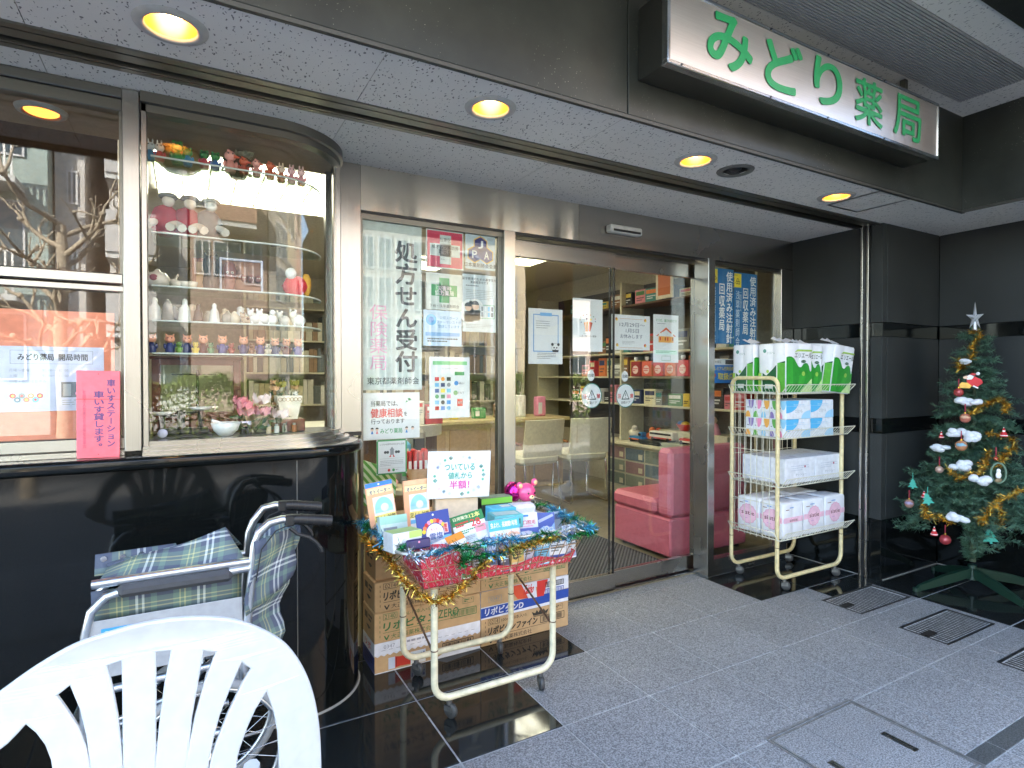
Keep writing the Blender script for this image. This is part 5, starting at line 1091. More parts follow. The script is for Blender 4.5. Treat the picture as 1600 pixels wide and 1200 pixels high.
def towel_side(f):
    f.poly([(.0, .62), (.16, .60), (.30, .66), (.55, .52), (.74, .40), (1, .36), (1, 1), (0, 1)], TG2); f.up(); f.rect(.68, .37, .72, 1, WHITE); f.rect(.72, .40, 1, 1, P(sr(95, 175, 65), .3)); f.rect(0, .60, .12, 1, TL); f.rect(.12, .60, .16, 1, WHITE); f.up()
    f.disc(.24, .14, .012, P(sr(110, 165, 150)), 16); f.text('エリエール', .34, .16, .62, .21, P(sr(90, 130, 110)), .0); f.disc(.36, .57, .010, TL, 12); f.rect(.26, .84, .56, .93, P(sr(225, 230, 225)))
def towel(label, x0, x1, y0, d, z, h, rx=0.0, rz=0.0, ry=0.0):
    m = MB(); w_ = x1-x0; m.M = Matrix.Translation(((x0+x1)/2, y0+d/2, z)) @ Matrix.Rotation(rz, 4, 'Z') @ Matrix.Rotation(ry, 4, 'Y') @ Matrix.Rotation(rx, 4, 'X'); rollpack(m, w_, d, h, 2, 2, FILM)
    towel_front(Face(m, (-w_/2+.004, -d/2-.0012, h-.006), (w_-.008, 0, 0), (0, 0, -h+.012))); towel_side(Face(m, (-w_/2-.0012, d/2-.004, h-.006), (0, -d+.008, 0), (0, 0, -h+.012)))
    q = random.Random(int(x0*100)); g = [[V3((-w_*.35+w_*.7*i/6, -d*.1+d*.3*j, h+.004+(.03*j if i % 2 else .02*j)+q.uniform(0, .012))) for i in range(7)] for j in range(2)]; m.sheet(g, FILM, True)
    return tag(m.build('paper_towel_pack', fix=False), label, 'paper towels', 'green paper towel packs on the top shelf')
z4 = SZ[3]+.004
towel('green paper towel pack at the back left of the top shelf', RX0+.01, RX0+.22, 2.42, .16, z4, .305)
towel('front left green paper towel pack, its long pale side facing the doors', RX0+.03, RX0+.265, 2.20, .20, z4, .305, 0, R(-3))
towel('middle green paper towel pack of the front row, squeezed between two others', RX0+.25, RX0+.41, 2.225, .18, z4, .298, 0, R(-2))
towel('right green paper towel pack leaning outwards with a crumpled film top', RX0+.41, RX0+.635, 2.18, .18, z4, .305, R(4), R(2), R(5))
CO5 = [sr(150, 130, 190), sr(240, 150, 190), sr(245, 180, 90), sr(110, 180, 90), sr(150, 205, 235)]
def tis_side(f):
    for i, c in enumerate(CO5):
        x = .02+.196*i; f.rect(x-.006, 0, x-.003, 1, GRY); f.disc(x+.13, .02, .020, c, 16, 180, 360, .055); f.disc(x+.05, .98, .018, CO5[(i+2) % 5], 16, 0, 180, .04); f.lines(x+.03, .4, x+.12, .5, 1, GRY, .5, i)
def tis_front(f):
    B = sr(90, 185, 235); f.disc(0.0, .0, .12, B, 24, 270, 360, .075); f.disc(1.0, 1.0, .09, sr(165, 215, 245), 20, 90, 180, .05); f.up(); f.text('エリエール', .36, .5, .66, .66, GRY, .0); f.lines(.3, .2, .75, .35, 2, sr(190, 215, 235), .4, 2)
    f.rect(.0, .30, 1, .31, sr(190, 215, 240))
def tissue(label, x0, z):
    pack('tissue_pack', label, 'tissue boxes', (x0+.118, 2.355, z), (.234, .29, .112), 0, 0, 0, P(sr(236, 238, 244), .35), tis_front, lambda f: f.rect(.05, .1, .95, .9, sr(215, 230, 245)), tis_side, .003, 'tissue box packs on the second shelf')
z3 = SZ[2]+.003
tissue('blue and white tissue box pack, lower left of four', RX0+.035, z3); tissue('blue and white tissue box pack, lower right of four', RX0+.272, z3); tissue('blue and white tissue box pack, upper left of four', RX0+.035, z3+.113); tissue('blue and white tissue box pack, upper right of four', RX0+.272, z3+.113)
def wb(f): f.lines(.2, .3, .8, .55, 3, P(sr(205, 208, 220)), .4, 4); f.disc(.66, .36, .008, sr(185, 70, 100), 12); f.text('ティシュー', .35, .62, .7, .72, GRY, .0)
z2 = SZ[1]+.003; names = ['front left plain white tissue carton on the third shelf', 'front right plain white tissue carton on the third shelf', 'plain white tissue carton behind the front left one', 'plain white tissue carton behind the front right one', 'rear left plain white tissue carton beside the back grid', 'rear right plain white tissue carton beside the back grid']
for i in range(6):
    x = RX0+.085+.30*(i % 2); y = 2.25+.105*(i//2); pack('tissue_carton', names[i], 'carton', (x+.148, y+.05, z2), (.296, .10, .155), 0, 0, 0, P(sr(232, 233, 240), .4), wb, lambda f: (f.disc(.5, .5, .012, sr(200, 190, 200), 14, ry=.03), f.frame(.02, .05, .98, .95, .001, GRY)), lambda f: f.vtext('ソフト', .35, .15, .6, .8, P(sr(215, 218, 226)), 0), .002, 'white tissue cartons on the third shelf')
PKT = P(sr(245, 200, 218), .35); PKD = P(sr(235, 170, 195), .35)
def sis(badge=True):
    def d(f):
        f.rect(0, .40, 1, .56, PKT); f.up(); r = .062 if badge else .0
        if badge:
            n = 14; pts = []
            for i in range(n*3): a = 2*math.pi*i/(n*3); rr = r*(1+.05*math.cos(i*2*math.pi/3)); pts.append((.5+rr/f.w*math.cos(a), .49+rr/f.h*math.sin(a)))
            f.poly(pts, PKD); f.up(); f.poly([(.5+(x-.5)*.93, .49+(y-.49)*.93) for x, y in pts], PKT); f.up(); f.text('sistie', .5-.048/f.w, .40, .5+.048/f.w, .52, P(sr(125, 55, 55)), .02); f.lines(.5-.03/f.w, .62, .5+.03/f.w, .66, 1, sr(200, 140, 200))
        else: f.text('sistie', .3, .44, .7, .53, P(sr(125, 55, 55)), .01)
        f.lines(.3, .10, .7, .15, 1, sr(110, 160, 220), .6, 3); f.lines(.2, .86, .5, .9, 1, sr(190, 140, 190), .6, 2); f.rect(.1, .16, .28, .18, P(sr(130, 80, 70)))
    return d
def sistie(label, x0, x1, y0, d, bf, bs):
    h = .215; w_ = x1-x0; m = MB(); m.M = Matrix.Translation(((x0+x1)/2, y0+d/2, SZ[0]+.003)); rollpack(m, w_, d, h, max(1, round(w_/.105)), 2, FILM, .005)
    sis(bf)(Face(m, (-w_/2+.004, -d/2-.001, h-.006), (w_-.008, 0, 0), (0, 0, -h+.012))); sis(bs)(Face(m, (-w_/2-.001, d/2-.004, h-.006), (0, -d+.008, 0), (0, 0, -h+.012)))
    return tag(m.build('toilet_roll_pack', fix=False), label, 'toilet rolls', 'pink and white toilet roll packs on the bottom shelf')
sistie('front left toilet roll pack at the near corner of the bottom shelf', RX0+.02, RX0+.215, 2.215, .155, False, True); sistie('toilet roll pack in the middle of the front row with a round pink badge', RX0+.222, RX0+.435, 2.22, .15, True, True); sistie('right end toilet roll pack of the front row with a round pink badge', RX0+.442, RX0+.655, 2.22, .15, True, True); sistie('toilet roll pack at the back left of the bottom shelf', RX0+.02, RX0+.30, 2.38, .165, True, True); sistie('toilet roll pack at the back right of the bottom shelf', RX0+.32, RX0+.62, 2.38, .165, True, True)
# ------------------------------------------------------------------ Christmas tree
TX, TY = 4.215, 1.70
xt = thing('christmas_tree', 'artificial Christmas tree on a green star stand in the dark granite corner', 'Christmas tree', (TX, TY, 0))
GST = P(sr(20, 50, 38), .45, vary=.05); m = MB()
for a, L in ((160, .41), (-28, .44), (-112, .34), (62, .32)):
    d = V3((math.cos(R(a)), math.sin(R(a)), 0)); p_ = V3((-d.y, d.x, 0)); c = V3((TX, TY, 0)); b_ = []
    for s, wd, hi in ((.02, .015, .125), (.5, .012, .085), (.92, .008, .035), (1.0, .007, .010)):
        q0 = c+d*(L*s); b_.append([q0-p_*wd+V3((0, 0, hi)), q0+p_*wd+V3((0, 0, hi)), q0+p_*wd+V3((0, 0, max(0.0, hi-.055))), q0-p_*wd+V3((0, 0, max(0.0, hi-.055)))])
    vs_ = [v for r in b_ for v in r]; m.add(vs_, [(i*4+k, i*4+(k+1) % 4, i*4+4+(k+1) % 4, i*4+4+k) for i in range(3) for k in range(4)]+[(0, 1, 2, 3), (12, 13, 14, 15)], GST)
    m.cyl(c+d*L*.97, c+d*L*.97+V3((0, 0, .02)), .016, GST)
m.cyl((TX, TY, .05), (TX, TY, .14), .028, GST, .024); m.build('stand', xt)
m = MB(); m.cyl((TX, TY, .16), (TX, TY, 1.62), .018, P((.05, .07, .04), .8), .006); m.build('trunk', xt)
NEED = [P((.065, .145, .085), .5), P((.11, .21, .13), .5), P((.035, .08, .052), .5)]
def trad(z):
    pr_ = [(.36, .28), (.42, .45), (.60, .43), (.72, .35), (.78, .25), (.90, .235), (1.1, .19), (1.4, .10), (1.55, .055), (1.7, .04)]
    for (a, r0), (b_, r1) in zip(pr_, pr_[1:]):
        if z <= b_: return -.025+r0+(r1-r0)*max(0, (z-a)/(b_-a))
    return .04
q = random.Random(17); m = MB()
def needles(p0, p1, n, L, m, dirb=.55):
    d = (p1-p0); ln = d.length; d = d/ln
    for i in range(n):
        u = q.random(); p = p0+(p1-p0)*u; e = V3((q.gauss(0, 1), q.gauss(0, 1), q.gauss(0, 1))); e = (e-d*e.dot(d)).normalized(); v = (e+d*q.uniform(.3, 1.0)).normalized(); l = L*q.uniform(.7, 1.1); s = v.orthogonal().normalized()*.0016
        m.add([p-s, p+s, p+v*l+s*.5, p+v*l-s*.5], [(0, 1, 2, 3)], NEED[q.choice((0, 0, 1, 2))])
def branch(z, a, L, droop, m):
    c = V3((TX, TY, z)); d = V3((math.cos(a), math.sin(a), 0)); p0 = c; n = 3; pts = [c]
    for i in range(1, n+1): s = i/n; pts.append(c+d*(L*s)+V3((0, 0, L*(.20*s-droop*s*s))))
    m.tube(pts, .003, NEED[2], 5)
    for i in range(n): needles(pts[i], pts[i+1], int(L*330/n*1.2), .034, m)
    k = int(3+L*13)
    for i in range(k):
        u = .3+.68*(i+.5)/k; j = min(n-1, int(u*n)); b0 = pts[j].lerp(pts[j+1], u*n-j); sgn = 1 if i % 2 else -1; l = (.065+.10*L)*q.uniform(.7, 1.1); v = (d*.75+V3((-d.y, d.x, 0))*sgn*.75+V3((0, 0, q.uniform(-.25, .35)))).normalized()
        needles(b0, b0+v*l, int(46*l/.1), .030, m)
NB = 0
for lv in range(17):
    u = lv/16; z = .46+u*1.07; L = trad(z-.02)*q.uniform(.95, 1.05); nb = int(11-5*u)
    for k in range(nb):
        a = 2*math.pi*(k+.5*(lv % 2))/nb+q.uniform(-.15, .15); l = L*q.uniform(.82, 1.06)
        if math.cos(a) > .2: l = min(l, .30/max(.2, math.cos(a)))
        if math.sin(a) > .3: l = min(l, .315/math.sin(a))
        branch(z+q.uniform(-.03, .03), a, l, .22+.25*(1-u), m); NB += 1
needles(V3((TX, TY, 1.5)), V3((TX, TY, 1.66)), 160, .03, m)
for z in range(22): needles(V3((TX+q.uniform(-.02, .02), TY+q.uniform(-.02, .02), .17+z*.012)), V3((TX+q.uniform(-.02, .02), TY+q.uniform(-.02, .02), .2+z*.012)), 110, .058, m)
m.build('foliage', xt, fix=False)
def tpos(u, v, r=None, Y=None):
    """point on the cone of branches facing the street, under a photograph pixel"""
    z = atY(u, v, TY).z; rad = trad(z)+.045 if r is None else r
    best = None
    d = ray(u, v); o = V3((0, 0, EYE)); a = d.x**2+d.y**2; b_ = 2*(d.x*(o.x-TX)+d.y*(o.y-TY)); c = (o.x-TX)**2+(o.y-TY)**2-rad**2; D = b_*b_-4*a*c
    t = (-b_-math.sqrt(D))/(2*a) if D > 0 else -b_/(2*a)
    return o+d*t
SILV = P((.80, .80, .84), .3, .5, vary=.1); star = MB(); sp = atY(1523, 497, TY); sp = V3((TX, TY, sp.z))
pts = []
vd = V3((TX, TY, 0)).normalized(); rt = V3((vd.y, -vd.x, 0))
for i in range(10): a = R(90+36*i); r_ = (.10 if i == 0 else .075) if i % 2 == 0 else .026; pts.append(sp+rt*(r_*math.cos(a)*.6)+V3((0, 0, r_*math.sin(a))))
star.add(pts+[sp-vd*.018, sp+vd*.018], [(i, (i+1) % 10, 10) for i in range(10)]+[((i+1) % 10, i, 11) for i in range(10)], SILV); star.cyl(sp+V3((0, 0, -.075)), sp+V3((0, 0, -.02)), .012, SILV, .006); tag(star.build('tree_star'), 'silver star on the very top of the Christmas tree', 'star')
GOL = P((.85, .50, .08), .25, .9, vary=.3)
def ttin(label, pix, n, seed, r=None): tinsel(label, wav([tpos(u, v)for u, v in pix], 16, .012, seed), [GOL], int(n*1.2), .028, seed, .003, 'gold_tinsel')
ttin('gold tinsel winding round the slim tip of the tree', [(1512, 517), (1532, 516), (1520, 540), (1516, 560), (1500, 572)], 420, 31)
ttin('gold tinsel beside the red Santa plaque near the top of the tree', [(1500, 560), (1497, 576), (1508, 572)], 160, 32)
ttin('long gold tinsel sweeping right below the upper cotton snow', [(1516, 650), (1534, 634), (1556, 626), (1574, 630), (1570, 642)], 560, 33)
ttin('gold tinsel hooking down the right side of the tree', [(1540, 678), (1560, 678), (1584, 686), (1586, 698), (1570, 712), (1562, 728)], 560, 34)
ttin('thin gold tinsel dropping between middle branches', [(1546, 705), (1540, 720), (1532, 740)], 200, 35)
ttin('gold tinsel by the oval wreath ornament', [(1486, 735), (1495, 748), (1512, 745), (1530, 738)], 260, 36)
ttin('gold tinsel trailing down the lower right branches', [(1598, 764), (1576, 778), (1550, 790), (1538, 806), (1532, 822)], 520, 37)
ttin('gold tinsel on the lower left branches', [(1446, 785), (1446, 806), (1460, 806), (1478, 812), (1492, 816)], 320, 38)
ttin('short gold tinsel hanging near the right green felt tree', [(1562, 795), (1568, 812), (1566, 822)], 150, 39)
COT = P((.72, .74, .78), .95, vary=.05)
def cotton(label, u, v, w_, h, seed):
    q = random.Random(seed); c = tpos(u, v); m = MB()
    for i in range(8): m.ball(c+rt*q.uniform(-w_, w_)*.7+V3((0, 0, q.uniform(-h, h)*.5))-vd*q.uniform(0, .02), (w_*q.uniform(.3, .5), .025, h*q.uniform(.55, .8)), COT, 12, .12, seed+i)
    tag(m.build('cotton_snow'), label, 'cotton snow', 'clumps of cotton snow on the tree')
cotton('wide cotton snow clump just below the red Santa plaque', 1516, 627, .075, .026, 1); cotton('small cotton snow clump left of the blue and orange bauble', 1494, 676, .04, .024, 2); cotton('cotton snow clump right of the blue and orange bauble', 1519, 682, .028, .03, 3); cotton('cotton snow clump on the left branch tip at mid height', 1469, 700, .05, .022, 4); cotton('grey cotton snow mound in the centre of the tree', 1499, 726, .055, .03, 5); cotton('large white cotton snow pad below the wreath ornament', 1530, 750, .075, .032, 6); cotton('cotton snow pad on the lowest branches', 1496, 807, .05, .028, 7); cotton('small cotton snow puff beside the top gold tinsel', 1510, 565, .02, .014, 8)
def bauble(label, u, v, r, c, c2=None, band=None):
    p = tpos(u, v)-vd*.02; m = MB(); m.ball(p, r, P(c, .2, .25, vary=.04, coat=.5), 18)
    if c2: m.ball(p-vd*r*.22+V3((0, 0, r*.18)), (r*.86, r*.86, r*.55), P(c2, .4), 14, .06, 3)
    m.cyl(p+V3((0, 0, r*.9)), p+V3((0, 0, r*1.25)), r*.2, GOL); m.tube([p+V3((0, 0, r*1.2)), p+V3((0, 0, r*1.2+.05))], .003, P((.35, .02, .05), .6), 5)
    tag(m.build('bauble', fix=False), label, 'bauble', 'baubles on the tree')
bauble('glossy red bauble hanging from the lowest branch, left of the trunk', 1477, 842, .030, (.42, .05, .06)); bauble('small red bauble left of the upper cotton snow', 1498, 613, .026, (.40, .05, .05)); bauble('red and cream bauble on a red ribbon in the upper tree', 1508, 653, .028, (.52, .16, .11), (.65, .4, .25)); bauble('orange and blue bauble in the middle of the tree', 1502, 696, .031, (.55, .25, .12), (.25, .45, .55)); bauble('small cream and red bauble at mid left', 1468, 733, .022, (.55, .35, .28)); bauble('multicoloured bauble at the far left branch tip', 1421, 786, .026, (.45, .25, .2), (.3, .25, .4)); bauble('tiny bright red bauble above the oval wreath ornament', 1556, 716, .012, (.45, .02, .03))
FELT = P(sr(70, 165, 145), .85)
def felt(label, u, v, s, rot):
    p = tpos(u, v)-vd*.035; m = MB(); pl = [(0, 1), (.35, .55), (.2, .55), (.55, .1), (.3, .1), (.7, -.45), (.12, -.45), (.12, -.7), (-.12, -.7), (-.12, -.45), (-.7, -.45), (-.3, .1), (-.55, .1), (-.2, .55), (-.35, .55)]
    ca, sa = math.cos(R(rot)), math.sin(R(rot)); m.prism([((x*ca-y*sa)*s, (x*sa+y*ca)*s) for x, y in pl], p, rt, (0, 0, 1), vd*.006, FELT); m.tube([p+V3((0, 0, s*.9)), p+V3((0, 0, s*.9+.04))], .002, FELT, 5)
    tag(m.build('felt_tree'), label, 'felt tree', 'green felt trees on the tree')
felt('teal felt tree ornament at the lower right near the trunk', 1547, 838, .050, 8); felt('teal felt tree ornament on the left branches below a darker one', 1450, 780, .042, 12); felt('darker teal felt tree ornament at the upper left branch tip', 1427, 756, .036, 0)
# Santa ornaments
SRED = P(sr(205, 40, 45), .6); SWH = P(sr(240, 240, 240), .7); SKIN = P(sr(235, 195, 165), .6); YB2 = P(sr(235, 185, 80), .6)
p = tpos(1517, 595)-vd*.03; t = thing('santa_plaque', 'flat red Santa plaque leaning over a yellow sack, high on the tree', 'ornament', p)
def flat(name, par, o, poly, mat, dp): m = MB(); m.prism(poly, o-vd*dp, rt, (0, 0, 1), vd*.005, mat); return m.build(name, par)
s_ = .042
flat('coat', t, p, [(-.5*s_, .4*s_), (.2*s_, .75*s_), (1.2*s_, .15*s_), (1.3*s_, -.3*s_), (.6*s_, -.95*s_), (-.4*s_, -.5*s_)], SRED, .0); flat('trim', t, p, [(.2*s_, -.78*s_), (.75*s_, -1.08*s_), (.85*s_, -.95*s_), (.3*s_, -.62*s_)], SWH, .004); flat('sack', t, p, [(-1.3*s_, -.55*s_), (-1.0*s_, -.2*s_), (-.35*s_, -.25*s_), (.1*s_, -.7*s_), (-.1*s_, -1.05*s_), (-1.2*s_, -1.0*s_)], YB2, .005); flat('beard', t, p, [(-.6*s_, .55*s_), (-.1*s_, .9*s_), (.35*s_, .6*s_), (.1*s_, .2*s_), (-.4*s_, .15*s_)], SWH, .006); flat('face', t, p, [(-.85*s_, .55*s_), (-.5*s_, .75*s_), (-.3*s_, .5*s_), (-.5*s_, .25*s_), (-.8*s_, .3*s_)], SKIN, .007); flat('hat', t, p, [(-.2*s_, .85*s_), (.2*s_, 1.1*s_), (.7*s_, .95*s_), (.4*s_, .75*s_)], SRED, .008)
m = MB(); m.ball(p+rt*.032+V3((0, 0, .042))-vd*.008, .010, SWH, 10); m.build('pompom', t)
def mini_santa(label, u, v, s):
    p = tpos(u, v)-vd*.02; t = thing('santa_figure', label, 'ornament', p-V3((0, 0, s)), group='tiny Santa figures on the tree'); m = MB(); m.lathe([(s*.75, -s), (s*.7, -.5*s), (s*.42, .1*s), (.001, .3*s)], p, SRED, 12); m.ball(p+V3((0, 0, -.75*s)), (s*.85, s*.85, s*.2), SWH, 12); m.build('coat', t); m = MB(); m.ball(p+V3((0, 0, .35*s)), s*.36, SKIN, 10); m.ball(p+V3((0, 0, .22*s))-vd*s*.16, (s*.3, s*.3, s*.3), SWH, 10); m.build('head', t); m = MB(); m.cyl(p+V3((0, 0, .5*s)), p+V3((0, 0, 1.1*s)), s*.36, SRED, .001, 10); m.ball(p+V3((0, 0, 1.1*s)), s*.13, SWH, 8); m.build('hat', t)
mini_santa('tiny Santa figure hanging at the lower left, above the red bauble', 1460, 829, .022); mini_santa('tiny Santa figure on the left edge beside mid height cotton', 1471, 679, .018); mini_santa('tiny Santa figure on the right edge inside the tinsel hook', 1568, 675, .024); mini_santa('tiny Santa figure hidden behind the left felt tree', 1444, 772, .018)
p = tpos(1560, 738)-vd*.03; t = thing('wreath_ornament', 'oval ring ornament with a small snowman scene inside, right of the trunk', 'ornament', p-V3((0, 0, .05)))
m = MB(); m.tube([p+rt*.032*math.cos(2*math.pi*i/20)+V3((0, 0, .055*math.sin(2*math.pi*i/20))) for i in range(20)], .005, P((.12, .2, .14), .5), 6, True); m.build('ring', t); m = MB(); m.ball(p+V3((0, 0, -.012)), (.018, .012, .02), SWH, 12); m.ball(p+V3((0, 0, .012)), (.012, .01, .012), SWH, 10); m.build('snowman', t); m = MB(); m.ball(p+V3((0, 0, -.04)), (.035, .012, .012), P((.3, .22, .12), .7), 10); m.build('base', t)
def m_fig(): pass
# ------------------------------------------------------------------ white plastic garden chair (outline and slots taken from the photograph, given its own distance, bend and thickness)
PLAS = P((.60, .605, .62), .38, vary=.03); PYB = 1.10
def chair():
    S = 560/1527
    def pp(x, y): u, v = x*S, 760+y*S; a = atY(u, v, PYB); return (a.x, a.z)
    outer_r = [(450, 635), (600, 590), (750, 567), (900, 567), (1020, 590), (1130, 640), (1220, 705), (1290, 800), (1340, 910), (1375, 1050), (1392, 1200), (1398, 1400), (1385, 1650)]
    outer_l = [(310, 690), (150, 790), (0, 905), (-150, 1030), (-270, 1180), (-330, 1350), (-345, 1650)]
    outer = [pp(*q) for q in outer_r]+[pp(*q) for q in outer_l[::-1]]
    holes = [[(95, 1032), (150, 1075), (190, 1130), (215, 1200), (240, 1400), (250, 1600), (-200, 1600), (-190, 1400), (-130, 1270), (-60, 1190), (0, 1140), (50, 1085)],
      [(300, 843), (345, 960), (372, 1080), (385, 1200), (398, 1400), (405, 1600), (395, 1600), (380, 1400), (362, 1200), (350, 1140), (320, 1060), (270, 980), (220, 910)],
      [(528, 730), (530, 900), (530, 1200), (530, 1600), (520, 1600), (507, 1200), (500, 1100), (490, 1000), (470, 880), (443, 762)],
      [(740, 690), (710, 850), (690, 1000), (670, 1200), (655, 1600), (643, 1600), (652, 1200), (655, 900), (655, 698)],
      [(932, 708), (880, 850), (840, 1000), (810, 1150), (800, 1200), (775, 1600), (765, 1600), (790, 1200), (810, 1000), (835, 850), (860, 694)],
      [(1085, 795), (1040, 870), (980, 1000), (930, 1130), (910, 1200), (875, 1400), (870, 1600), (860, 1600), (865, 1400), (885, 1200), (905, 1100), (930, 1000), (980, 870), (1030, 752)],
      [(1148, 890), (1185, 1000), (1205, 1100), (1212, 1200), (1220, 1400), (1215, 1600), (985, 1600), (990, 1400), (1010, 1200), (1020, 1160), (1050, 1070), (1090, 980)]]
    c = bpy.data.curves.new('outline', 'CURVE'); c.dimensions = '2D'; c.fill_mode = 'BOTH'; c.extrude = .003; c.bevel_depth = .0035; c.bevel_resolution = 2
    def spl(pts, smooth):
        if smooth:   # Catmull-Rom resample
            n = len(pts); o = []
            for i in range(n):
                p0, p1, p2, p3 = [V3((*pts[(i+k) % n], 0)) for k in (-1, 0, 1, 2)]
                for k in range(5):
                    t = k/5; q_ = .5*((2*p1)+(p2-p0)*t+(2*p0-5*p1+4*p2-p3)*t*t+(3*p1-p0-3*p2+p3)*t**3); o.append((q_.x, q_.y))
            pts = o
        s = c.splines.new('POLY'); s.points.add(len(pts)-1)
        for p, q_ in zip(s.points, pts): p.co = (*q_, 0, 1)
        s.use_cyclic_u = True
    spl(outer, True)
    for h in holes:   # densify straight runs so the back can bend
        pts = [pp(*q) for q in h]; o = []
        for i in range(len(pts)):
            a, b_ = pts[i], pts[(i+1) % len(pts)]
            for k in range(3): o.append((a[0]+(b_[0]-a[0])*k/3, a[1]+(b_[1]-a[1])*k/3))
        spl(o, False)
    ob = bpy.data.objects.new('outline', c); m_ = ob.to_mesh(); bmm = bmesh.new(); bmm.from_mesh(m_); ob.to_mesh_clear(); bpy.data.objects.remove(ob); bpy.data.curves.remove(c)
    bmesh.ops.remove_doubles(bmm, verts=bmm.verts, dist=.0002)
    xc = pp(640, 1000)[0]; bmm.verts.ensure_lookup_table()
    vs_ = []
    zt = pp(825, 567)[1]
    for v in bmm.verts:
        x, z, d = v.co.x, v.co.y, v.co.z; dx = x-xc
        y = PYB+.55*dx*dx*1.0 - .10*(z-zt)*-1.0*-1.0 + d   # gentle wrap round the sitter and recline
        vs_.append((x, y, z))
    fs = [tuple(v.index for v in f.verts) for f in bmm.faces]; bmm.free()
    t = thing('plastic_chair', 'white plastic garden chair seen from behind, its fan slotted back in the foreground', 'chair', (xc, 1.3, 0))
    m = MB(); m.add(vs_, fs, PLAS, False); m.build('backrest', t)
    m = MB(); g = [[V3((xc+(-.23+.46*j/10)*(1-.0*i), 1.17+.40*i/8, .325-.02*math.sin(math.pi*i/8)-.012*math.cos((j-5)/5*1.2)+(.0 if i < 7 else -.015*(i-6)))) for j in range(11)] for i in range(9)]; m.sheet(g, PLAS, True, -.006); m.build('seat', t)
    for sx in (-1, 1):
        for y0, y1 in ((1.16, 1.10), (1.57, 1.62)):
            m = MB(); m.tube([(xc+sx*.19, y0, .325), (xc+sx*.20, (y0+y1)/2, .25), (xc+sx*.21, y1, .0)], .020, PLAS, 8, taper=.75); m.build('leg', t)
chair()
# ------------------------------------------------------------------ folded wheelchair
def plaid():
    m, nt, b = newmat('green_tartan'); tc = nt.nodes.new('ShaderNodeTexCoord'); sep = nt.nodes.new('ShaderNodeSeparateXYZ'); nt.links.new(tc.outputs['UV'], sep.inputs[0])
    def band(ax, stops):
        fr = nt.nodes.new('ShaderNodeMath'); fr.operation = 'FRACT'; mu = nt.nodes.new('ShaderNodeMath'); mu.operation = 'MULTIPLY'; mu.inputs[1].default_value = 1/.15
        nt.links.new(sep.outputs[ax], mu.inputs[0]); nt.links.new(mu.outputs[0], fr.inputs[0]); r = nt.nodes.new('ShaderNodeValToRGB'); r.color_ramp.interpolation = 'CONSTANT'; e = r.color_ramp.elements
        while len(e) < len(stops): e.new(.5)
        for q_, (p, c) in zip(e, stops): q_.position = p; q_.color = (*c, 1)
        nt.links.new(fr.outputs[0], r.inputs[0]); return r.outputs[0]
    G, N, W, Y = (.14, .21, .18), (.075, .09, .135), (.62, .66, .66), (.48, .47, .24)
    st = [(0, N), (.26, G), (.36, Y), (.385, G), (.44, Y), (.465, G), (.56, N), (.66, W), (.70, N), (.76, W), (.80, N), (.9, G)]
    a, c = band(0, st), band(1, st); nt.links.new(mixc(nt, .5, a, c), b.inputs['Base Color']); b.inputs['Roughness'].default_value = .75; return m
PLAID = plaid()
def cloth(name, par, grid, th=.004):
    """sheet with its own UVs in metres, so the tartan follows the folds"""
    m = MB(); m.sheet(grid, PLAID, True); o = m.build(name, par, fix=False); me = o.data; uv = me.uv_layers.new(name='UVMap'); nr, nc = len(grid), len(grid[0])
    U = [[0]*nc for _ in range(nr)]; W_ = [[0]*nc for _ in range(nr)]
    for i in range(nr):
        for j in range(nc):
            if j: U[i][j] = U[i][j-1]+(V3(grid[i][j])-V3(grid[i][j-1])).length
            if i: W_[i][j] = W_[i-1][j]+(V3(grid[i][j])-V3(grid[i-1][j])).length
    for lp in me.loops: i, j = divmod(lp.vertex_index, nc); uv.data[lp.index].uv = (U[i][j], W_[i][j])
    sm_ = o.modifiers.new('thickness', 'SOLIDIFY'); sm_.thickness = th
    return o
def lerpgrid(a, b_, c, d, nr, nc, f=None):
    """bilinear patch a-b (top row) / d-c (bottom row)"""
    a, b_, c, d = map(V3, (a, b_, c, d)); g = []
    for i in range(nr+1):
        row = []
        for j in range(nc+1):
            u, v = j/nc, i/nr; p = (a.lerp(b_, u)).lerp(d.lerp(c, u), v); row.append(p+(f(u, v) if f else V3((0, 0, 0))))
        g.append(row)
    return g
wch = thing('wheelchair', 'folded wheelchair with green tartan seat standing against the black granite', 'wheelchair', (.04, 1.94, 0))
YN, YF_ = 1.86, 2.02; GRIP = P((.012, .012, .013), .45); PADM = P((.06, .06, .065), .5); GPAN = P((.36, .36, .37), .5); TYRE = P((.26, .26, .26), .75)
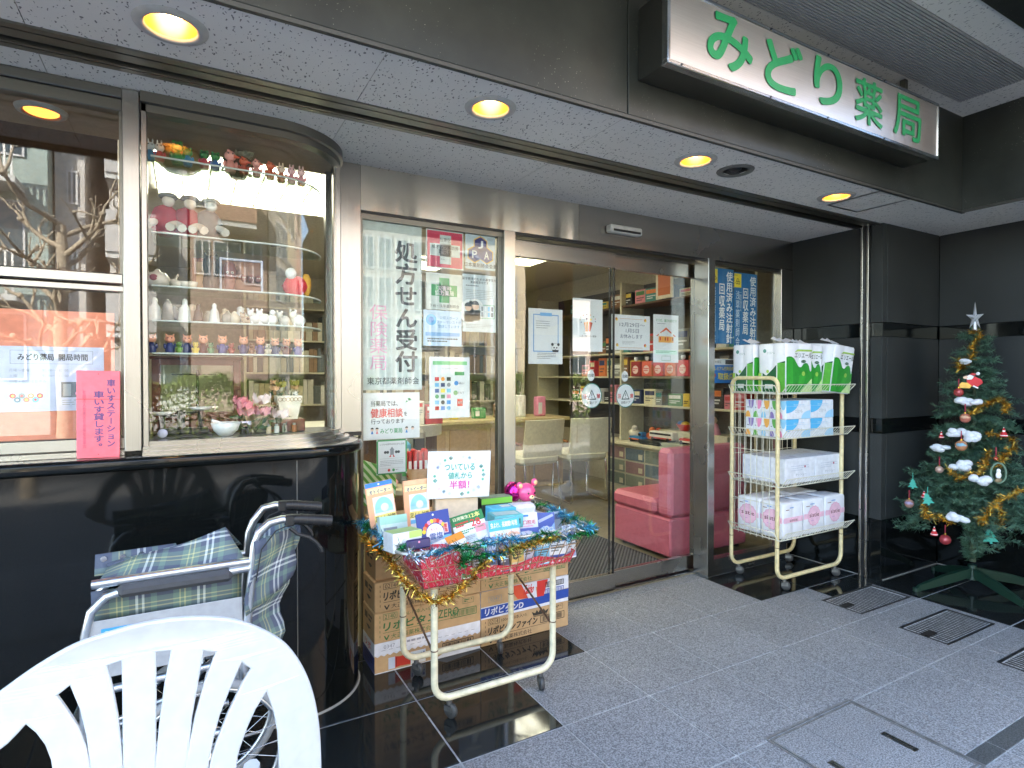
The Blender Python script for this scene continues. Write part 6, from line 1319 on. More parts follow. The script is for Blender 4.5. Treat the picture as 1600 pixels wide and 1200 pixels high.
for y, nm_ in ((YN, 0), (YF_, 1)):
    m = MB(); dz = .0 if nm_ == 0 else .012
    m.tube([(.135, y, .30), (.15, y, .55), (.165, y, .72), (.172, y, .80), (.185, y, .835), (.215, y, .862+dz), (.25, y, .868+dz), (.285, y, .862+dz)], .0125, ALU, 10)
    m.tube([(.16, y, .735), (-.13, y, .73), (-.19, y, .715), (-.222, y, .68), (-.235, y, .62), (-.238, y, .45), (-.24, y, .27)], .0115, ALU, 10)
    m.tube([(.14, y, .47), (-.235, y, .465)], .0115, ALU, 10); m.tube([(.11, y, .27), (-.24, y, .29)], .0115, ALU, 10)
    m.tube([(.16, y, .755), (-.22, y, .752)], .012, ALU, 10) if nm_ == 0 else None
    m.build('side_frame', wch)
    m = MB(); m.box((-.165, y-.02, .708), (.115, y+.022, .744), PADM, .012); m.build('armrest', wch)
    m = MB(); m.box((-.228, y-.004, .50), (.14, y-.001, .655), GPAN, .002)
    if nm_ == 0:
        f = Face(m, (-.20, y-.0045, .632), (.075, 0, 0), (0, 0, -.035)); f.rect(0, 0, 1, 1, sr(60, 150, 205)); f.up(); f.disc(.16, .5, .010, WHITE, 14); f.rect(.38, .3, .9, .65, WHITE)
    m.build('side_panel', wch)
    m = MB(); m.tube([(.27, y, .865+dz), (.30, y, .862+dz), (.345, y, .855+dz), (.395, y, .846+dz)], .0165, GRIP, 12)
    for k in range(5): m.tube([(.30+.02*k, y, .862+dz-.0035*k), (.306+.02*k, y, .861+dz-.0035*k)], .0178, GRIP, 12)
    g_ = m.build('handle', wch)
    m = MB(); m.box((.258, y-.016, .846+dz), (.285, y+.012, .88+dz), GRIP, .004); m.tube([(.27, y-.012, .842+dz), (.29, y-.016, .822+dz), (.325, y-.02, .808+dz), (.345, y-.02, .79+dz), (.36, y-.02, .768+dz), (.362, y-.02, .758+dz)], .0055, GRIP, 7); m.tube([(.262, y-.015, .85+dz), (.23, y-.02, .84+dz), (.19, y-.02, .79+dz), (.175, y-.02, .70)], .0022, GRIP, 5); m.build('brake_lever', g_)
    # wheel
    wx, wz, wr = .045, .222, .222; yy = y-.035 if nm_ == 0 else y+.03
    m = MB(); m.tube([(wx+(wr-.013)*math.cos(2*math.pi*i/48), yy, wz+(wr-.013)*math.sin(2*math.pi*i/48)) for i in range(48)], .013, TYRE, 8, True); wl = m.build('wheel', wch)
    m = MB(); m.tube([(wx+(wr-.028)*math.cos(2*math.pi*i/48), yy, wz+(wr-.028)*math.sin(2*math.pi*i/48)) for i in range(48)], .0075, ALU, 6, True); m.build('rim', wl)
    m = MB(); m.cyl((wx, yy-.025, wz), (wx, yy+.025, wz), .014, CHROME, n=14); m.cyl((wx, yy-.008, wz), (wx, yy-.004, wz), .035, CHROME, n=18)
    for k in range(24): a = 2*math.pi*k/24; b2 = a+(.5 if k % 2 else -.5); m.tube([(wx+.03*math.cos(b2), yy+(.006 if k % 2 else -.006), wz+.03*math.sin(b2)), (wx+(wr-.03)*math.cos(a), yy, wz+(wr-.03)*math.sin(a))], .0011, CHROME, 4)
    m.build('spokes', wl)
    # front castor and footplate
    m = MB(); m.lathe([(.01, -.012), (.055, -.014), (.065, -.008), (.065, .008), (.055, .014), (.01, .012)], (-.20, y, .065), TYRE, 24, 'y'); m.build('castor', wch)
    m = MB(); m.tube([(-.235, y, .28), (-.215, y, .2), (-.20, y, .15)], .011, ALU, 8); m.box((-.215, y-.02, .06), (-.19, y-.016, .16), ALU); m.box((-.215, y+.016, .06), (-.19, y+.02, .16), ALU); m.build('castor_fork', wch)
    m = MB(); m.tube([(-.24, y, .30), (-.30, y, .20), (-.33, y, .12)], .010, ALU, 8); m.box((-.43, y-.006, .10), (-.31, y+.006, .19), P((.05, .05, .05), .6), .004); m.build('footrest', wch)
    m = MB(); m.tube([(.05, y-.008, .46), (.02, y-.012, .35), (.0, y-.012, .30)], .006, CHROME, 6); m.box((-.02, y-.018, .285), (.03, y-.004, .42), GRIP, .003); f = Face(m, (-.008, y-.0185, .405), (.025, 0, 0), (0, 0, -.03)); f.disc(.5, .5, .008, WHITE, 14); f.up(); f.disc(.5, .5, .005, BLACK, 12); m.build('parking_brake', wch)
m = MB(); m.tube([(.10, YN, .44), (-.18, YF_, .30)], .009, ALU, 8); m.tube([(.10, YF_, .44), (-.18, YN, .30)], .009, ALU, 8); m.build('cross_brace', wch)
ripple = lambda u, v: V3((0, .004*math.sin(u*9+v*3), .004*math.sin(u*7)))
gA = lerpgrid((-.215, YN-.004, .742), (.155, YN-.004, .748), (.10, 1.925, .845), (-.19, 1.93, .775), 6, 14, ripple)
cloth('seat_sling', wch, gA)
cloth('seat_sling', wch, lerpgrid((-.19, 1.934, .775), (.10, 1.93, .845), (.15, YF_+.002, .765), (-.215, YF_+.002, .775), 6, 14, ripple))
cloth('seat_sling', wch, lerpgrid((-.225, YF_-.04, .80), (-.03, YF_-.04, .805), (.0, YF_-.06, .74), (-.225, YF_-.06, .745), 4, 8))
m = MB()
for k in range(3): p = V3((-.205+.045*k, YF_-.046, .788)); m.cyl(p, p+V3((0, -.006, 0)), .008, CHROME, n=12)
m.build('seat_studs', wch)
# folded back cloth: near flap, far flap bulging to the right, and the pocket below
def fold(u, v): return V3((.010*math.sin(v*6+u*3), 0, 0))
cloth('back_sling', wch, lerpgrid((.168, YN-.014, .815), (.31, 1.935, .832), (.285, 1.935, .67), (.150, YN-.014, .60), 8, 8, fold))
cloth('back_sling', wch, lerpgrid((.31, 1.937, .832), (.175, YF_+.012, .825), (.15, YF_+.012, .60), (.285, 1.937, .67), 8, 8, fold))
cloth('back_pocket', wch, lerpgrid((.168, YN+.02, .69), (.275, 1.94, .70), (.25, 1.94, .47), (.155, YN+.02, .50), 8, 6, lambda u, v: V3((.012*math.sin(v*9), .008*math.sin(v*7+u*5), 0))))
cloth('back_pocket', wch, lerpgrid((.275, 1.942, .70), (.17, YF_-.01, .69), (.155, YF_-.01, .50), (.25, 1.942, .47), 8, 6, lambda u, v: V3((.012*math.sin(v*9), 0, 0))))
cloth('side_cloth', wch, lerpgrid((-.225, YN+.03, .725), (.14, YN+.03, .725), (.14, YN+.045, .62), (-.225, YN+.045, .64), 4, 12))
cloth('calf_strap', wch, lerpgrid((-.27, YN, .40), (-.26, YF_, .40), (-.275, YF_, .33), (-.285, YN, .33), 4, 6))
# ------------------------------------------------------------------ curved display window: glass shelves and what stands on them
EDGE_GLINT = P((.62, .68, .64), .3)  # pale colour painting the bright highlight along the shelves' front edges
DSZ = [2.088, 1.818, 1.628, 1.503, 1.386]
nmz = ['top', 'second', 'third', 'fourth', 'lowest']
for z, n_ in zip(DSZ, nmz):
    m = MB(); pts = cpath(.215, *GP, xl=-.105, yend=2.66)+[(-.105, 2.66)]; m.prism(pts, (0, 0, z-.006), (1, 0, 0), (0, 1, 0), (0, 0, .006), GLASS_IN)
    m.tube([(x, y, z-.003) for x, y in cpath(.216, *GP, xl=-.105, yend=2.66)], .0034, EDGE_GLINT, 6)
    tag(m.build('glass_shelf', fix=False), f'{n_} curved glass shelf inside the display window', 'glass shelf', 'glass shelves in the display window')
def fig(label, u, z, y, h, body, head, kind='pig', group=None, name='figurine', acc=None):
    x = atY(u, 600, y).x; t = thing(name, label, 'figurine', (x, y, z), group=group); B = P(body, .35); H = P(head, .35); A_ = P(acc or body, .35)
    r = h*.26
    m = MB(); m.lathe([(r*.75, 0), (r*.9, h*.12), (r*.8, h*.35), (r*.45, h*.55), (.001, h*.58)], (x, y, z), B, 12)
    for s in (-1, 1): m.ball((x+s*r*.9, y-r*.2, z+h*.36), (r*.28, r*.3, r*.6), B, 8)
    m.build('body', t); m = MB(); hr = h*.24
    m.ball((x, y, z+h*.74), (hr, hr*.9, hr*.95), H, 12)
    if kind == 'pig':
        m.cyl((x, y-hr*.8, z+h*.70), (x, y-hr*1.12, z+h*.69), hr*.4, H, hr*.36, 10)
        for s in (-1, 1): m.cyl((x+s*hr*.55, y, z+h*.90), (x+s*hr*.85, y, z+h*1.02), hr*.3, H, .001, 8)
    elif kind == 'bird':
        m.cyl((x+hr*.6, y-hr*.4, z+h*.72), (x+hr*1.5, y-hr*.6, z+h*.68), hr*.38, A_, .002, 8); m.ball((x-hr*.3, y, z+h*.98), (hr*.3, hr*.3, hr*.2), H, 8)
    elif kind == 'rabbit':
        for s in (-1, 1): m.ball((x+s*hr*.4, y, z+h*1.02), (hr*.18, hr*.15, hr*.55), H, 8)
    elif kind == 'frog':
        for s in (-1, 1): m.ball((x+s*hr*.55, y-hr*.2, z+h*.93), hr*.32, H, 8)
    m.build('head', t); m = MB()
    for s in (-1, 1): m.ball((x+s*hr*.36, y-hr*.86, z+h*.80), hr*.13, INK, 6)
    m.build('eyes', t)
GFR = 'little figurines on the top glass shelf'; YT = 2.50; zt_ = DSZ[0]+.001
for i, (u, b_, h_, k, lb) in enumerate(((238, sr(60, 120, 160), sr(200, 205, 205), 'rabbit', 'grey rabbit figurine in blue, leftmost on the top glass shelf'), (252, sr(200, 80, 70), sr(225, 215, 205), 'rabbit', 'pale rabbit figurine with a red bow, second on the top glass shelf'),
   (280, sr(45, 125, 60), sr(60, 140, 70), 'frog', 'large green frog figurine on the top glass shelf'), (296, sr(70, 140, 190), sr(60, 140, 70), 'frog', 'green frog figurine with a blue shirt on the top glass shelf'), (322, sr(190, 70, 80), sr(45, 120, 55), 'frog', 'green frog figurine with a red scarf on the top glass shelf'), (339, sr(60, 100, 160), sr(45, 125, 60), 'frog', 'green frog figurine with blue trousers on the top glass shelf'),
   (362, sr(225, 150, 140), sr(235, 165, 155), 'bird', 'big pink bird head figurine right of the frogs'), (383, sr(190, 85, 60), sr(215, 100, 65), 'bird', 'orange bird head figurine right of the big pink one'), (403, sr(225, 150, 140), sr(235, 165, 155), 'bird', 'smaller pink bird head figurine in the right half of the top shelf'), (424, sr(200, 95, 60), sr(215, 105, 70), 'bird', 'small orange bird head figurine in the right half of the top shelf'),
   (441, sr(220, 130, 90), sr(240, 215, 195), 'rabbit', 'orange eared rabbit figurine near the right end of the top shelf'), (457, sr(230, 160, 170), sr(240, 190, 195), 'rabbit', 'pink cat like figurine near the right end of the top shelf'), (472, sr(235, 170, 175), sr(240, 200, 200), 'rabbit', 'pink flower eared figurine at the right end of the top shelf'))):
    fig(lb, u, zt_, YT+.02*(i > 9), .088 if i in (2, 6) else .07, b_, h_, k, GFR, acc=sr(215, 90, 60))
# white rose posy on the top shelf
def posy(label, x, y, z, cols, n, R_, name='flower_posy', leaf=True):
    t = thing(name, label, 'flowers', (x, y, z)); q = random.Random(int(x*1000)); m = MB()
    for i in range(n):
        c = V3((x+q.uniform(-R_, R_), y+q.uniform(-R_, R_)*.5, z+q.uniform(.0, R_)*1.1)); mat = cols[i % len(cols)]; r = R_*q.uniform(.55, .75) if n < 8 else R_*q.uniform(.25, .4)
        for k in range(14):
            a = k*2.4; rr = r*(.25+.75*(k/14)); d = V3((math.cos(a), math.sin(a)*.9, .55-.5*k/14)).normalized(); s = d.orthogonal().normalized()*rr*.55; e = d.cross(s).normalized()*rr*.5
            p = c+d*rr*.6; m.add([p-s*.6-e*.4, p-s+e*.5, p+d*rr*.12+e*.9, p+s+e*.5, p+s*.6-e*.4], [(0, 1, 2, 3, 4)], mat)
        m.ball(c, r*.32, mat, 8)
    m.build('blossoms', t, fix=False)
    if leaf:
        m = MB()
        for i in range(26):
            c = V3((x+q.uniform(-R_, R_)*1.2, y+q.uniform(-.6, .6)*R_, z-q.uniform(-.2, .7)*R_)); d = V3((q.gauss(0, 1), q.gauss(0, 1), q.gauss(0, .6))).normalized(); s = d.orthogonal().normalized()*R_*.14; L = R_*q.uniform(.3, .5)
            m.add([c-d*L, c-s, c+d*L, c+s], [(0, 1, 2, 3)], P(sr(50, 80, 55), .6))
        m.build('leaves', t, fix=False)
xx = atY(372, 230, 2.54).x; posy('faded cream rose posy standing on the top glass shelf', xx, 2.56, zt_+.06, [P(sr(190, 185, 160), .7), P(sr(160, 160, 135), .7)], 5, .05)
m = MB(); m.lathe([(.025, 0), (.04, .03), (.05, .075), (.046, .078), (.03, .03)], (xx, 2.56, zt_), P(sr(110, 90, 60), .6), 16); tag(m.build('posy_pot'), 'small brown pot under the cream rose posy', 'pot')
xx = atY(282, 250, 2.58).x; m = MB(); m.lathe([(.05, 0), (.08, .03), (.085, .05), (.07, .075), (.02, .085), (.001, .086)], (xx, 2.58, zt_), P(sr(150, 125, 70), .4, .3), 20); tag(m.build('straw_hat'), 'woven straw coloured bowl behind the green frogs on the top shelf', 'bowl')
# soft dolls on the second shelf
z_ = DSZ[1]+.001
def doll(label, u, cols, lie=False):
    x = atY(u, 300, 2.52).x; t = thing('cloth_doll', label, 'doll', (x, 2.52, z_), group='cloth dolls on the second glass shelf'); a, b_, c = [P(q, .8) for q in cols]
    m = MB(); m.ball((x, 2.52, z_+.06), (.05, .04, .06), a, 14, .05); m.build('dress', t); m = MB(); m.ball((x+.01, 2.505, z_+.132), (.021, .021, .023), c, 12); m.build('head', t); m = MB(); m.ball((x+.01, 2.512, z_+.15), (.032, .03, .013), b_, 12, .1); m.build('hat', t)
    m = MB()
    for s in (-1, 1): m.tube([(x+s*.03, 2.50, z_+.05), (x+s*.045, 2.455, z_+.035), (x+s*.055, 2.43, z_+.02)], .012, c, 8, taper=1.3)
    m.build('legs', t)
doll('cloth doll with dark red dress and white shoes, leftmost on the second shelf', 258, (sr(170, 40, 60), sr(120, 120, 115), sr(225, 220, 210))); doll('cloth doll in dusty crimson with a grey hat, in the middle of the second shelf', 292, (sr(160, 50, 65), sr(130, 125, 120), sr(225, 215, 200))); doll('grey cloth doll with long pale legs, right of the crimson dolls', 325, (sr(110, 115, 115), sr(170, 165, 150), sr(220, 215, 205)))
# third shelf
z_ = DSZ[2]+.001; CER = P(sr(215, 205, 190), .25); CER2 = P(sr(130, 80, 70), .4)
x = atY(246, 440, 2.5).x; t = thing('teapot', 'painted white teapot at the left of the third glass shelf', 'teapot', (x, 2.5, z_)); m = MB(); m.lathe([(.02, 0), (.038, .012), (.042, .03), (.03, .05), (.012, .056), (.008, .064), (.001, .066)], (x, 2.5, z_), CER, 18); m.ball((x-.01, 2.463, z_+.03), (.014, .006, .012), P(sr(150, 70, 80)), 10); m.build('pot', t); m = MB(); m.tube([(x+.036, 2.5, z_+.02), (x+.058, 2.5, z_+.032), (x+.066, 2.5, z_+.052)], .007, CER, 8, taper=.6); m.build('spout', t); m = MB(); m.tube([(x-.036, 2.5, z_+.042), (x-.06, 2.5, z_+.04), (x-.06, 2.5, z_+.018), (x-.036, 2.5, z_+.012)], .004, CER, 6); m.build('handle', t)
for i, u in enumerate((276, 288, 300)):
    x = atY(u, 445, 2.48).x; m = MB(); m.lathe([(.008, 0), (.016, .006), (.02, .024), (.018, .024), (.012, .006), (.001, .005)], (x, 2.48, z_), CER, 14); tag(m.build('teacup'), f'tiny white teacup, {ORD[i]} to the right of the painted teapot', 'cup', 'tiny teacups on the third glass shelf')
x = atY(321, 420, 2.54).x; m = MB(); m.box((x-.045, 2.55, z_), (x+.045, 2.565, z_+.13), P(sr(150, 95, 70), .5), .004); f = Face(m, (x-.045, 2.5495, z_+.13), (.09, 0, 0), (0, 0, -.13)); f.rect(.15, .12, .85, .88, P(sr(190, 150, 110), .6)); tag(m.build('framed_picture', fix=False), 'small framed reddish picture behind the dark owl carving', 'picture'); WD = P(sr(62, 55, 48), .6)
x = atY(330, 420, 2.50).x; m = MB(); m.lathe([(.026, 0), (.03, .03), (.024, .07), (.03, .09), (.028, .115), (.02, .13), (.001, .132)], (x, 2.5, z_), WD, 14); [m.cyl((x+s*.016, 2.5, z_+.125), (x+s*.022, 2.5, z_+.145), .008, WD, .001, 8) for s in (-1, 1)]; tag(m.build('owl_carving'), 'dark totem like owl carving on the third glass shelf', 'carving')
x0, x1 = atY(343, 440, 2.5).x, atY(411, 440, 2.5).x; t = thing('carved_panel', 'white framed panel of carved brown faces on the third glass shelf', 'carving', ((x0+x1)/2, 2.5, z_)); WFR = P(sr(190, 190, 205), .4)
m = MB(); h_ = .13
for a in ((x0, z_, x1, z_+.008), (x0, z_+h_-.008, x1, z_+h_), (x0, z_+.008, x0+.008, z_+h_-.008), (x1-.008, z_+.008, x1, z_+h_-.008)): m.box((a[0], 2.495, a[1]), (a[2], 2.51, a[3]), WFR, .001)
m.build('frame', t); m = MB(); m.box((x0+.008, 2.503, z_+.008), (x1-.008, 2.508, z_+h_-.008), P(sr(130, 90, 70), .6)); m.build('back', t); m = MB(); m.lathe([(.016, 0), (.022, .03), (.022, .085), (.014, .105), (.001, .11)], (x0+.035, 2.49, z_+.005), CER2, 14)
for dx in (-.008, .008): m.ball((x0+.035+dx, 2.470, z_+.07), (.006, .003, .005), CER, 8); m.ball((x0+.035+dx, 2.468, z_+.07), .0025, INK, 6)
for k in range(3): m.ball((x0+.085+.026*k, 2.495, z_+.055), (.012, .008, .016), CER2, 10); m.ball((x0+.081+.026*k, 2.487, z_+.058), .0022, CER, 6); m.ball((x0+.089+.026*k, 2.487, z_+.058), .0022, CER, 6)
m.build('faces', t)
x = atY(460, 440, 2.60).x; t = thing('rooster_toy', 'red and yellow cloth rooster at the right end of the third glass shelf', 'toy', (x, 2.58, z_)); m = MB(); m.ball((x, 2.58, z_+.05), (.05, .035, .045), P(sr(215, 60, 70), .7), 14, .05); m.build('body', t); m = MB(); m.ball((x-.02, 2.56, z_+.10), (.022, .02, .024), WHITE, 12); m.build('head', t); m = MB(); m.ball((x+.045, 2.59, z_+.06), (.022, .02, .05), P(sr(225, 170, 70), .7), 10, .1); m.build('tail', t)
# fourth shelf : white ceramics
z_ = DSZ[3]+.001; kinds = [(242, .085, 'tall white salt bottle leftmost on the fourth glass shelf', sr(225, 222, 215)), (262, .08, 'ribbed clear grey bottle second on the fourth glass shelf', sr(165, 155, 145)), (289, .085, 'slim white swan necked vase on the fourth glass shelf', sr(222, 220, 215)), (310, .07, 'small dark brown bottle on the fourth glass shelf', sr(95, 75, 65)), (335, .075, 'pointed white ceramic bell in the middle of the fourth shelf', sr(228, 226, 222)), (356, .05, 'grey patterned lidded jar on the fourth glass shelf', sr(150, 145, 135)), (366, .05, 'pale cream lidded jar beside the grey patterned one', sr(205, 195, 175)), (385, .045, 'spotted brown and white ceramic dog on the fourth shelf', sr(190, 170, 150)), (399, .06, 'white ceramic cow right of the spotted dog', sr(225, 222, 220)), (413, .06, 'pair of white ceramic mice at the right of the fourth shelf', sr(230, 230, 228)), (444, .06, 'white ceramic sheep in the curved part of the fourth shelf', sr(222, 215, 205)), (466, .07, 'white ceramic goose at the right end of the fourth shelf', sr(225, 225, 225))]
for i, (u, h_, lb, c) in enumerate(kinds):
    y = 2.50 if u < 420 else 2.54+.02*(u > 460); x = atY(u, 500, y).x; m = MB(); C_ = P(c, .25)
    if i < 5: m.lathe([(h_*.24, 0), (h_*.27, h_*.1), (h_*.2, h_*.6), (h_*(.1 if i != 1 else .17), h_*.78), (h_*.12, h_*.9), (.001, h_)], (x, y, z_), C_, 14); m.ball((x, y, z_+h_*.92), h_*.11, C_, 8)
    elif i < 7: m.lathe([(h_*.3, 0), (h_*.45, h_*.3), (h_*.4, h_*.65), (h_*.2, h_*.8), (h_*.1, h_*.95), (.001, h_)], (x, y, z_), C_, 14)
    else:
        m.ball((x, y, z_+h_*.42), (h_*.42, h_*.3, h_*.36), C_, 12); m.ball((x-h_*.3, y-h_*.1, z_+h_*.75), (h_*.22, h_*.2, h_*.24), C_, 10)
        for sx in (-1, 1): m.cyl((x+sx*h_*.22, y-h_*.1, z_), (x+sx*h_*.22, y-h_*.1, z_+h_*.3), h_*.09, C_, n=8); m.ball((x-h_*.3+sx*h_*.14, y-h_*.05, z_+h_*.98), (h_*.08, h_*.05, h_*.12), C_, 8)
        if i == 9: m.ball((x+.03, y, z_+h_*.4), (h_*.32, h_*.28, h_*.36), C_, 10); m.ball((x+.03, y-.01, z_+h_*.85), h_*.2, C_, 10)
        if i == 7: m.ball((x+.004, y-h_*.27, z_+h_*.5), (h_*.14, h_*.06, h_*.12), P(sr(90, 60, 45), .3), 8)
    tag(m.build('ceramic_ornament'), lb, 'ornament', 'pale ceramics on the fourth glass shelf')
# lowest shelf : row of small figures
z_ = DSZ[4]+.001; figs = [(237, 'pair'), (266, 'waving'), (293, 'slim'), (318, 'brown eared'), (348, 'white shirted'), (381, 'stout'), (407, 'smiling'), (430, 'dark haired'), (448, 'small'), (466, 'rear')]
for i, (u, wd) in enumerate(figs):
    fig(f'{wd} piglet figurine, {ORD[i]} from the left on the lowest glass shelf', u, z_, 2.50 if u < 425 else 2.55, .07, [sr(45, 55, 105), sr(60, 70, 130), sr(40, 50, 100), sr(110, 60, 60), sr(70, 80, 140)][i % 5], sr(232, 165, 135), 'pig', 'piglet figurines on the lowest glass shelf')
for i, (u, c, nm_) in enumerate(((280, sr(110, 150, 60), 'green'), (306, sr(215, 190, 80), 'yellow'), (330, sr(80, 130, 90), 'dark green'), (362, sr(150, 70, 60), 'brick red'), (394, sr(120, 80, 55), 'brown'), (419, sr(200, 190, 170), 'cream'))):
    fig(f'tiny {nm_} frog figurine standing between the piglets on the lowest glass shelf', u, z_, 2.475, .042, c, c, 'frog', 'tiny frogs between the piglets')
for i, (u, c, nm_) in enumerate(((248, sr(200, 195, 190), 'pale grey'), (272, sr(120, 110, 105), 'dark grey'), (300, sr(225, 205, 190), 'blush'), (325, sr(185, 180, 170), 'silver grey'), (352, sr(205, 185, 160), 'sand'), (376, sr(215, 215, 220), 'bluish white'), (402, sr(140, 125, 110), 'taupe'))):
    x = atY(u, 500, 2.58).x; h_ = .055+.012*(i % 3); zz_ = DSZ[3]+.001; m = MB(); m.lathe([(h_*.3, 0), (h_*.42, h_*.25), (h_*.3, h_*.6), (h_*.14, h_*.8), (h_*.2, h_*.9), (.001, h_)], (x, 2.58, zz_), P(c, .3), 12); tag(m.build('ceramic_ornament'), f'{nm_} little ceramic pot in the back row of the fourth glass shelf', 'ornament', 'back row of little ceramic pots')
# display floor: balance case, scale, mortar, bottles, flowers, planter
zf = 1.0735; MAH = P(sr(92, 42, 28), .35, vary=.12); t = thing('balance_case', 'mahogany glass fronted balance case at the back of the display floor', 'cabinet', (.03, 2.68, zf)); x0, x1, y0, y1 = -.115, .195, 2.60, 2.72; zt_ = 1.378
m = MB(); m.box((x0, y0, zf), (x1, y1, zf+.055), MAH, .004); m.box((x0-.005, y0-.006, zf+.055), (x1+.005, y1+.004, zf+.07), MAH, .003); m.box((x0-.008, y0-.008, zt_-.012), (x1+.008, y1+.006, zt_), MAH, .004)
for a in ((x0, x0+.028), (x1-.028, x1)): m.box((a[0], y0, zf+.07), (a[1], y1, zt_-.012), MAH, .002)
m.box((x0+.028, y0, zt_-.034), (x1-.028, y0+.012, zt_-.012), MAH); m.box((x0+.028, y0, zf+.07), (x1-.028, y0+.012, zf+.085), MAH); m.build('case', t)
m = MB(); m.box((x0+.028, y0+.004, zf+.085), (x1-.028, y0+.007, zt_-.034), GLASS_IN); m.build('front_glass', t); m = MB()
for px_ in (.09, .03): m.box((px_, y0-.003, zf+.10), (px_+.02, y0+.001, zf+.108), CHROME); m.cyl((px_+.01, y0-.004, zf+.092), (px_+.01, y0-.004, zf+.116), .003, CHROME)
m.build('catch', t); m = MB(); BRS = P(sr(70, 65, 50), .4, .8); m.cyl((.04, 2.66, zf+.07), (.04, 2.66, zt_-.05), .005, BRS); m.tube([(-.05, 2.66, zt_-.07), (.13, 2.66, zt_-.07)], .003, BRS, 6); m.build('balance', t)
t = thing('pan_scale', 'black counter scale with two white dishes in the display window', 'scale', (-.02, 2.47, zf)); BLKM = P((.012, .013, .014), .35)
m = MB(); m.box((-.10, 2.42, zf), (.085, 2.52, zf+.012), BLKM, .003); m.box((-.09, 2.45, zf+.012), (.075, 2.51, zf+.035), BLKM, .006); m.box((-.03, 2.475, zf+.035), (-.005, 2.495, zf+.10), BLKM, .004); m.tube([(-.075, 2.485, zf+.075), (-.018, 2.485, zf+.085), (.045, 2.485, zf+.095)], .005, BLKM, 6); m.build('base', t)
for px_, pz in ((-.078, .082), (.047, .098)):
    m = MB(); m.cyl((px_, 2.485, zf+.035), (px_, 2.485, zf+pz), .010, BLKM); m.build('post', t); m = MB(); m.lathe([(.001, 0), (.025, .002), (.042, .012), (.040, .013), (.02, .006)], (px_, 2.485, zf+pz), WHITE, 22); m.build('dish', t)
m = MB(); m.lathe([(.001, -.003), (.016, -.003), (.016, 0), (.001, 0)], (-.075, 2.418, zf+.022), P(sr(200, 200, 225), .3), 20, 'y'); m.build('dial', t)
bx_ = atY(353, 680, 2.44); t = thing('mortar', 'white porcelain mortar bowl with its pestle on the display floor', 'bowl', (bx_.x, 2.45, zf)); m = MB(); m.lathe([(.018, 0), (.024, .003), (.042, .022), (.052, .05), (.049, .052), (.036, .022), (.001, .010)], (bx_.x, 2.45, zf), WHITE, 24); m.build('bowl', t); m = MB(); m.tube([(bx_.x+.02, 2.45, zf+.025), (bx_.x-.02, 2.445, zf+.05), (bx_.x-.048, 2.44, zf+.062)], .007, WHITE, 8, taper=.8); m.build('pestle', t)
for i, u in enumerate((379, 388)):
    x = atY(u, 670, 2.50).x; t = thing('pill_bottle', f'little dark bottle with a white cap, {("left", "right")[i]} of the two behind the mortar', 'bottle', (x, 2.5, zf), group='two capped bottles behind the mortar'); m = MB(); m.cyl((x, 2.5, zf), (x, 2.5, zf+.035), .011, P((.02, .02, .03), .2)); m.build('glass', t); m = MB(); m.cyl((x, 2.5, zf+.035), (x, 2.5, zf+.05), .0115, P(sr(215, 215, 240), .4)); m.build('cap', t)
for i, (u, c) in enumerate(((420, sr(200, 180, 150)), (433, sr(205, 205, 200)), (446, sr(190, 185, 170)), (462, sr(160, 90, 50)))):
    x = atY(u, 675, 2.47).x; m = MB(); m.cyl((x, 2.47+.012*i, zf), (x, 2.47+.012*i, zf+.028), .010, P(c, .2)); m.cyl((x, 2.47+.012*i, zf+.028), (x, 2.47+.012*i, zf+.036), .006, P((.3, .3, .28), .3)); tag(m.build('sample_jar'), f'tiny glass sample jar, {ORD[i]} from the left in the row right of the mortar', 'jar', 'tiny sample jars on the display floor')
fx = atY(408, 620, 2.55).x
posy('pink and pale peony arrangement on the display floor', fx-.01, 2.50, 1.135, [P(sr(225, 130, 145), .7), P(sr(235, 215, 210), .7), P(sr(215, 150, 160), .7)], 7, .078); posy('dried brown gypsophila bunch beside the peonies', fx+.05, 2.57, 1.16, [P(sr(130, 110, 80), .8), P(sr(90, 75, 55), .8)], 16, .045, 'dried_flowers', False); posy('peach and white silk flowers spilling over the cream planter', atY(448, 610, 2.58).x, 2.60, 1.225, [P(sr(215, 170, 130), .7), P(sr(225, 225, 220), .7), P(sr(150, 140, 60), .7)], 7, .05, 'silk_flowers')
m = MB(); m.lathe([(.025, 0), (.035, .02), (.03, .07), (.026, .075)], (fx, 2.56, zf), P(sr(190, 185, 165), .4), 14); tag(m.build('vase'), 'cream vase hidden below the peony arrangement', 'vase')
px0 = atY(452, 630, 2.53).x; t = thing('planter', 'square cream ceramic planter with a brown scroll band, on a red block', 'planter', (px0, 2.56, zf)); m = MB(); CRM = P(sr(235, 228, 210), .3); q4 = [(-.034, .06), (-.048, .135)]
for (a, za), (b_, zb) in (((.032, .05), (.043, .118)), ((.047, .118), (.049, .146))):
    vs_ = [(px0+sx*a, 2.56+sy*a, zf+za) for sx, sy in ((-1, -1), (1, -1), (1, 1), (-1, 1))]+[(px0+sx*b_, 2.56+sy*b_, zf+zb) for sx, sy in ((-1, -1), (1, -1), (1, 1), (-1, 1))]; m.add(vs_, [(i, (i+1) % 4, 4+(i+1) % 4, 4+i) for i in range(4)]+[(0, 1, 2, 3), (4, 5, 6, 7)], CRM)
m.build('pot', t); m = MB(); f = Face(m, (px0-.047, 2.56-.0495, zf+.144), (.094, 0, 0), (0, 0, -.024), .001)
for k in range(6): f.ringd(.1+.16*k, .5, .008, .002, P(sr(150, 110, 60)), 14)
